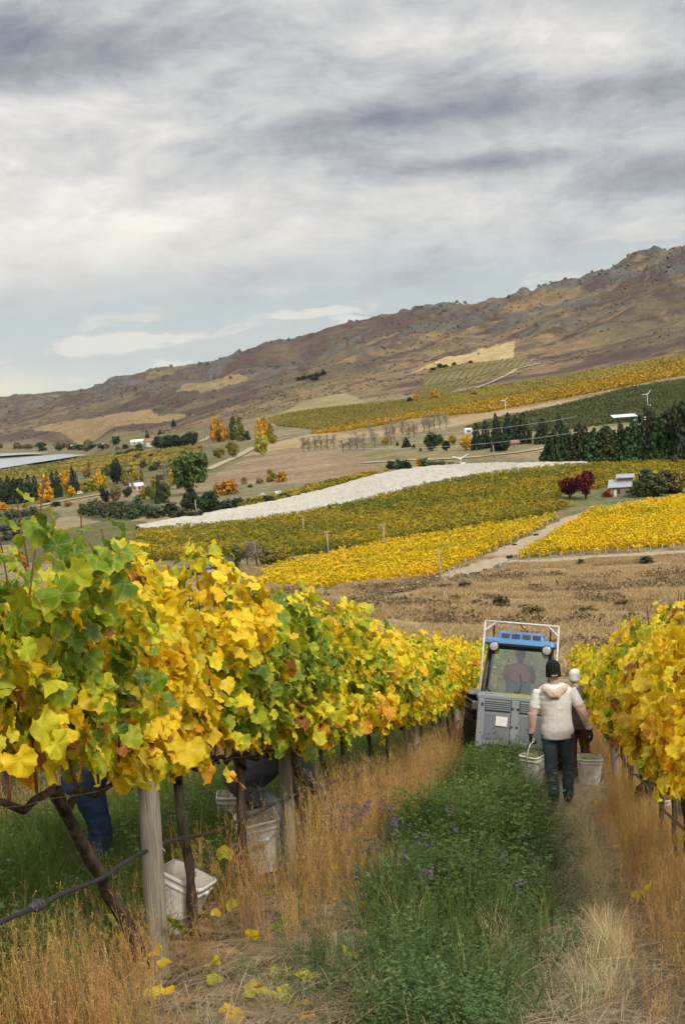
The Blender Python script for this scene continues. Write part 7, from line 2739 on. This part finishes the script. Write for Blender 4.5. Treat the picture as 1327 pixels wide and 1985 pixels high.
def build_tractor():
    s0, t0 = 22.3, -.85
    b = rc(s0, t0)
    f_, bk_ = rc(s0 + 1.6, t0), rc(s0, t0)
    pitch = math.atan2(f_.z - bk_.z, 1.6)
    rot = (Matrix.Rotation(-PHI, 3, 'Z') @ Matrix.Rotation(pitch, 3, 'X') @ Matrix.Rotation(R(7.6), 3, 'Y')).to_euler()
    e = empty('tractor', b + Vector((0, 0, .02)), rot)
    tag(e, 'narrow blue-roofed tractor with glazed cab driving away between the rows', 'tractor')
    P = e

    def wheel(x, y, rad, wid):
        w_ = empty('wheel', (0, 0, 0))
        w_.parent = P
        w_.location = (x, y, rad)
        hw = wid / 2
        MB().lathe([(rad * .56, -hw * .8), (rad * .70, -hw), (rad * .90, -hw * .98), (rad * .955, -hw * .8), (rad * .965, 0), (rad * .955, hw * .8), (rad * .90, hw * .98), (rad * .70, hw), (rad * .56, hw * .8)], 40, 'x').build('tyre', M_TYRE, w_, True)
        lug = MB()
        n = 20
        for k in range(n):
            for sd in (-1, 1):
                a = 2 * math.pi * (k + (.5 if sd > 0 else 0)) / n
                m3 = Matrix.Rotation(a, 3, 'X') @ Matrix.Rotation(0, 3, 'Z')
                c = m3 @ Vector((sd * hw * .52, 0, rad * .975))
                rm = m3 @ Matrix.Rotation(sd * R(38), 3, 'Z')
                lug.box(tuple(c), (wid * .60, .042, rad * .085), rm)
        lug.build('tread', M_TYRE, w_)
        MB().lathe([(.001, -hw * .35), (rad * .2, -hw * .35), (rad * .45, -hw * .2), (rad * .57, -hw * .7), (rad * .58, -hw * .8), (rad * .58, hw * .8), (rad * .57, hw * .7), (rad * .45, hw * .2), (rad * .2, hw * .35), (.001, hw * .35)], 28, 'x').build('rim', M_RIM, w_, True)
        return w_
    wheel(-.70, .25, .60, .30)
    wheel(.70, .25, .60, .30)
    wheel(-.55, 1.75, .36, .22)
    wheel(.55, 1.75, .36, .22)
    # chassis, bonnet
    MB().box((0, .75, .62), (.46, 2.1, .34)).build('chassis', M_TDARK, P, False, .03)
    MB().prism([(-.30, .80), (-.30, 1.12), (-.22, 1.22), (.22, 1.22), (.30, 1.12), (.30, .80)], 1.15, 2.35).build('bonnet', M_TBLUE, P, False, .03)
    MB().tube([(-.72, .25, .60), (.72, .25, .60)], .08, 12).build('axle', M_TDARK, P, True)
    MB().tube([(-.55, 1.75, .36), (.55, 1.75, .36)], .06, 12).build('axle', M_TDARK, P, True)
    # fenders
    for sx in (-1, 1):
        q = MB()
        inn, out = [], []
        rings = []
        for k in range(9):
            a = R(62 + 90 * k / 8)
            y, z = .25 - math.cos(a) * .68, .60 + math.sin(a) * .68
            x0, x1 = (sx * .46, sx * .82)
            rings.append([(x0, y, z), (x1, y, z), (x1, y + math.cos(a) * .03, z - math.sin(a) * .03 - .004), (x0, y + math.cos(a) * .03, z - math.sin(a) * .03 - .004)])
        q.rings(rings)
        q.build('fender', M_RIM, P, True)
    # cab: floor, pillars, rear window with frame
    zb, zt = 1.22, 2.03
    for sx in (-1, 1):
        for (y0, y1, nm) in ((-.36, -.24, 'rear_pillar'), (.95, .85, 'front_pillar')):
            MB().tube([(sx * .55, y0 + .02, .92), (sx * .565, y0, zb), (sx * .50, y1, zt)], [.045, .042, .038], 8).build(nm, M_TDARK, P, True)
    MB().box((0, -.33, zb - .02), (1.12, .10, .10)).build('window_sill', M_TDARK, P, False, .02)
    MB().box((0, -.27, zt + .00), (1.04, .10, .07)).build('window_header', M_TDARK, P, False, .02)
    g_ = MB()
    y0, y1 = -.385, -.285
    ring = [(-.50, zb + .10), (-.40, zb + .025), (.40, zb + .025), (.50, zb + .10), (.46, zt - .04), (-.46, zt - .04)]
    pane = [(x, y0 + (y1 - y0) * (z - zb) / (zt - zb), z) for x, z in ring]
    pane2 = [(x, y + .006, z) for x, y, z in pane]
    g_.rings([pane, pane2], True).build('rear_window', mg_, P)
    cl = pane + [pane[0]]
    MB().tube([(x, y - .004, z) for x, y, z in cl], .016, 6).build('window_seal', M_TDARK, P, True)
    for sx in (-1, 1):
        q = MB()
        a = [(sx * .555, -.30, zb), (sx * .555, .90, zb), (sx * .505, .84, zt), (sx * .505, -.24, zt)]
        q.rings([a, [(x - sx * .006, y, z) for x, y, z in a]], True).build('side_window', mg_, P)
        # lower door glass and panel
        MB().box((sx * .53, .30, 1.05), (.03, 1.1, .34)).build('door_panel', M_TDARK, P, False, .01)
    q = MB()
    a = [(-.54, .93, zb - .1), (.54, .93, zb - .1), (.49, .84, zt), (-.49, .84, zt)]
    q.rings([a, [(x, y - .006, z) for x, y, z in a]], True).build('windscreen', mg_, P)
    MB().box((0, .30, .90), (1.02, 1.25, .06)).build('cab_floor', M_TDARK, P)
    # wiper and handle on the rear window
    MB().tube([(.03, -.42, zb + .05), (.06, -.39, zb + .20), (.03, -.355, zb + .36)], .008, 6).build('wiper', M_TDARK, P, True)
    MB().box((0, -.42, zb + .06), (.10, .05, .06)).build('latch', M_TDARK, P, False, .01)
    # roof
    def rring(sx, y0, y1, z, r):
        w2, cy, d = sx * 2, (y0 + y1) / 2, y1 - y0
        return [(x, y + cy, z_) for x, y, z_ in sq_ring(w2, d, z, r, 6)]
    rf = MB().rings([rring(.56, -.42, 1.0, 2.035, .10), rring(.61, -.48, 1.05, 2.075, .12), rring(.60, -.47, 1.04, 2.13, .12), rring(.54, -.38, .95, 2.165, .12)], True).build('roof', M_TBLUE, P, True)
    md = rf.modifiers.new('e', 'EDGE_SPLIT')
    md.split_angle = R(35)
    pod = MB().rings([rring(.40, -.36, .6, 2.15, .06), rring(.385, -.34, .58, 2.25, .06), rring(.33, -.28, .5, 2.285, .06)], True).build('roof_pod', M_TBLUE, P, True)
    md = pod.modifiers.new('e', 'EDGE_SPLIT')
    md.split_angle = R(35)
    for k in range(4):
        MB().box((-.255 + .17 * k, -.352, 2.205), (.13, .02, .07), (R(-10), 0, 0)).build('air_vent', M_TDARK, pod, False, .004)
    # work lights
    for sx in (-1, 1):
        w_ = MB().lathe([(.001, .05), (.075, .05), (.085, -.02), (.082, -.045), (.07, -.05)], 20, 'y', (sx * .43, -.47, 2.015)).build('work_light', M_TDARK, P, True)
        MB().lathe([(.068, -.046), (.05, -.055), (.001, -.058)], 20, 'y', (sx * .43, -.47, 2.015)).build('lens', M_LAMPG, w_, True)
        tl = MB().box((sx * .52, -.40, 1.14), (.19, .05, .085)).build('tail_light', M_TDARK, P, False, .01)
        MB().box((sx * .52, -.428, 1.14), (.15, .012, .05)).build('lens', M_LAMPG if sx < 0 else mat('red_lens', (.45, .03, .02), None, 8, .3), tl)
        MB().box((sx * .60, -.33, 1.02), (.24, .16, .14)).build('fender_bracket', M_RIM, P, False, .02)
    # pale tube frame round the cab
    fr = MB()
    top = 2.42
    for sx in (-1, 1):
        fr.tube([(sx * .615, -.50, .95), (sx * .605, -.50, 1.6), (sx * .60, -.50, top)], .017, 8)
    fr.build('frame_upright', M_FRAME, P, True)
    MB().tube([(-.615, -.50, top), (.615, -.50, top)], .017, 8).build('frame_top_bar', M_FRAME, P, True)
    for sx in (-1, 1):
        MB().tube([(sx * .60, -.50, top - .17), (sx * .42, -.50, top - .01)], .022, 4).build('frame_brace', M_FRAME, P)
        MB().tube([(sx * .47, .1, 2.12), (sx * .47, -.05, top - .03), (sx * .47, -.49, top - .02)], .013, 6).build('frame_stay', M_TDARK, P, True)
    MB().lathe([(.001, 0), (.05, 0), (.05, .06), (.035, .10), (.001, .11)], 14, 'z', (.0, .3, 2.285)).build('beacon', mat('amber_beacon', (.65, .26, .02), None, 8, .25), P, True)
    MB().tube([(-.02, -.50, top), (.0, -.2, 2.36), (.05, .1, 2.33)], .012, 6).build('cable', M_TDARK, P, True)
    # seat, steering wheel
    MB().box((0, .02, 1.12), (.44, .44, .12)).build('seat', M_TDARK, P, False, .04)
    MB().box((0, -.18, 1.30), (.40, .09, .34), (R(-8), 0, 0)).build('backrest', M_TDARK, P, False, .04)
    ring = [(.17 * math.cos(a), .62 + .06 * math.sin(a), 1.40 + .16 * math.sin(a)) for a in np.linspace(0, 2 * math.pi, 22)]
    MB().tube(ring, .014, 6).build('steering_wheel', M_TDARK, P, True)
    MB().tube([(0, .80, 1.05), (0, .62, 1.40)], .025, 8).build('steering_column', M_TDARK, P, True)
    # rear linkage with forks
    for sx in (-1, 1):
        MB().box((sx * .30, -1.0, .34), (.10, 1.2, .05)).build('fork', M_TDARK, P)
        MB().tube([(sx * .33, -.2, .62), (sx * .33, -.48, .42)], .03, 8).build('lift_arm', M_TDARK, P, True)
    MB().box((0, -.46, .62), (.90, .06, .10)).build('fork_mast', M_TDARK, P, False, .01)
    MB().box((0, -.46, .38), (.90, .06, .08)).build('fork_mast', M_TDARK, P, False, .01)

    M = Matrix.Translation(e.location) @ rot.to_matrix().to_4x4()
    # ---- the bin rests on the forks
    bo = M @ Vector((.02, -1.08, .37))
    bn = empty('harvest_bin', bo, rot)
    tag(bn, 'grey plastic harvest bin carried on the forks behind the tractor', 'bin')
    W_, D_, H_ = 1.16, 1.14, .84
    th_ = .035
    for nm, c, s_ in (('bottom', (0, 0, .12), (W_, D_, .04)), ('front_wall', (0, D_ / 2 - th_ / 2, H_ / 2 + .06), (W_, th_, H_ - .12)), ('side_wall', (-W_ / 2 + th_ / 2, 0, H_ / 2 + .06), (th_, D_ - 2 * th_ - .004, H_ - .12)), ('side_wall', (W_ / 2 - th_ / 2, 0, H_ / 2 + .06), (th_, D_ - 2 * th_ - .004, H_ - .12)), ('rear_wall', (0, -D_ / 2 + th_ / 2, H_ / 2 + .06), (W_, th_, H_ - .12))):
        MB().box(c, s_).build(nm, M_BINP, bn, False, .012)
    yb = -D_ / 2
    rim = MB()
    for c, s_ in (((0, yb + .02, H_ + .02), (W_ + .05, .09, .07)), ((0, -yb - .02, H_ + .02), (W_ + .05, .09, .07)), ((-W_ / 2 + .02, 0, H_ + .021), (.09, D_ - .12, .068)), ((W_ / 2 - .02, 0, H_ + .021), (.09, D_ - .12, .068))):
        rim.box(c, s_)
    rim.build('rim', M_BINP, bn, False, .015)
    for sx in (-1, 1):     # corner posts and central stile
        MB().box((sx * (W_ / 2 - .055), yb - .012, H_ / 2 + .03), (.11, .045, H_ - .08)).build('corner_post', M_BINP, bn, False, .012)
        MB().box((sx * .27, yb - .004, .40), (.36, .012, .40)).build('recessed_panel', M_BIND, bn, False, .004)
        MB().box((sx * .27, yb - .010, .735), (.40, .016, .17)).build('louvre_plate', M_BIND, bn, False, .004)
        for k in range(5):
            MB().box((sx * .27, yb - .026, .67 + .032 * k), (.38, .022, .014), (R(25), 0, 0)).build('louvre', M_BINP, bn)
        MB().box((sx * .27, yb - .010, .165), (.40, .03, .07)).build('lower_rib', M_BINP, bn, False, .008)
        MB().box((sx * .46, 0, .05), (.16, D_ - .04, .10)).build('skid', M_BINP, bn, False, .01)
        for x_, z_ in ((sx * .505, .74), (sx * .04, .70), (sx * .04, .42)):
            MB().lathe([(.001, 0), (.022, 0), (.022, .01), (.001, .01)], 12, 'y', (x_, yb - .046 if abs(x_) > .4 else yb - .034, z_)).build('hole', M_TDARK, bn)
    MB().box((0, yb - .012, H_ / 2 + .03), (.12, .04, H_ - .08)).build('centre_stile', M_BINP, bn, False, .012)
    lb_ = MB()
    lb_.rings([[(-.20 + x, yb - .030, .50 + z) for x, z in ((-.09, -.07), (.09, -.08), (.10, .07), (-.085, .075))], [(-.20 + x, yb - .024, .50 + z) for x, z in ((-.09, -.07), (.09, -.08), (.10, .07), (-.085, .075))]], True)
    lb_.build('paper_label', M_PAPER, bn)
    o = grape_heap(bo + rot.to_matrix() @ Vector((0, 0, H_ - .01)), rot, W_ - .16, D_ - .16, 1900, 'yellow-green grapes heaped inside the harvest bin', .018, .07)
    # ---- driver
    dp = M @ Vector((0, .02, 1.17))
    J = dict(pelvis=(0, 0, .06), chest=(0, -.02, .36), neck=(0, .0, .58), head=(0, .03, .73), look=(0, 1, -.05), hup=(0, 0, 1), sL=(-.18, 0, .52), sR=(.18, 0, .52), eL=(-.24, .20, .30), wL=(-.15, .44, .28), eR=(.24, .20, .30), wR=(.15, .44, .28),
             hL=(-.10, .05, .04), kL=(-.14, .44, .02), aL=(-.14, .50, -.22), hR=(.10, .05, .04), kR=(.14, .44, .02), aR=(.14, .50, -.22), hdL=(0, 1, 0), hdR=(0, 1, 0), pnL=(0, 0, -1), pnR=(0, 0, -1), curlL=1.0, curlR=1.0)
    d = person('tractor driver in coral red shirt and dark cap seen through the rear window', dp, 0, J, dict(shirt=M_RED, sleeve='short', trousers=M_JEANS, boots=M_BOOT, hat=M_CHAR, peak=True, hat_low=-.03, wr=.006))
    d.rotation_euler = rot


build_tractor()
# ------------------------------------------------------------------ thin valley haze
hz = MB().box((0, 2000, 55), (21000, 23000, 510)).build('haze', None)
mh = bpy.data.materials.new('valley_haze')
mh.use_nodes = True
mh.node_tree.nodes.clear()
ht = NT(mh.node_tree)
ho = ht.n('ShaderNodeOutputMaterial')
hv = ht.n('ShaderNodeVolumePrincipled')
hv.inputs['Color'].default_value = (.80, .88, 1.0, 1)
hv.inputs['Density'].default_value = 1.3e-5
ht.l(hv.outputs[0], ho.inputs['Volume'])
hz.data.materials.append(mh)
tag(hz, 'thin bluish haze lying over the valley and hills', 'haze', None, 'stuff')
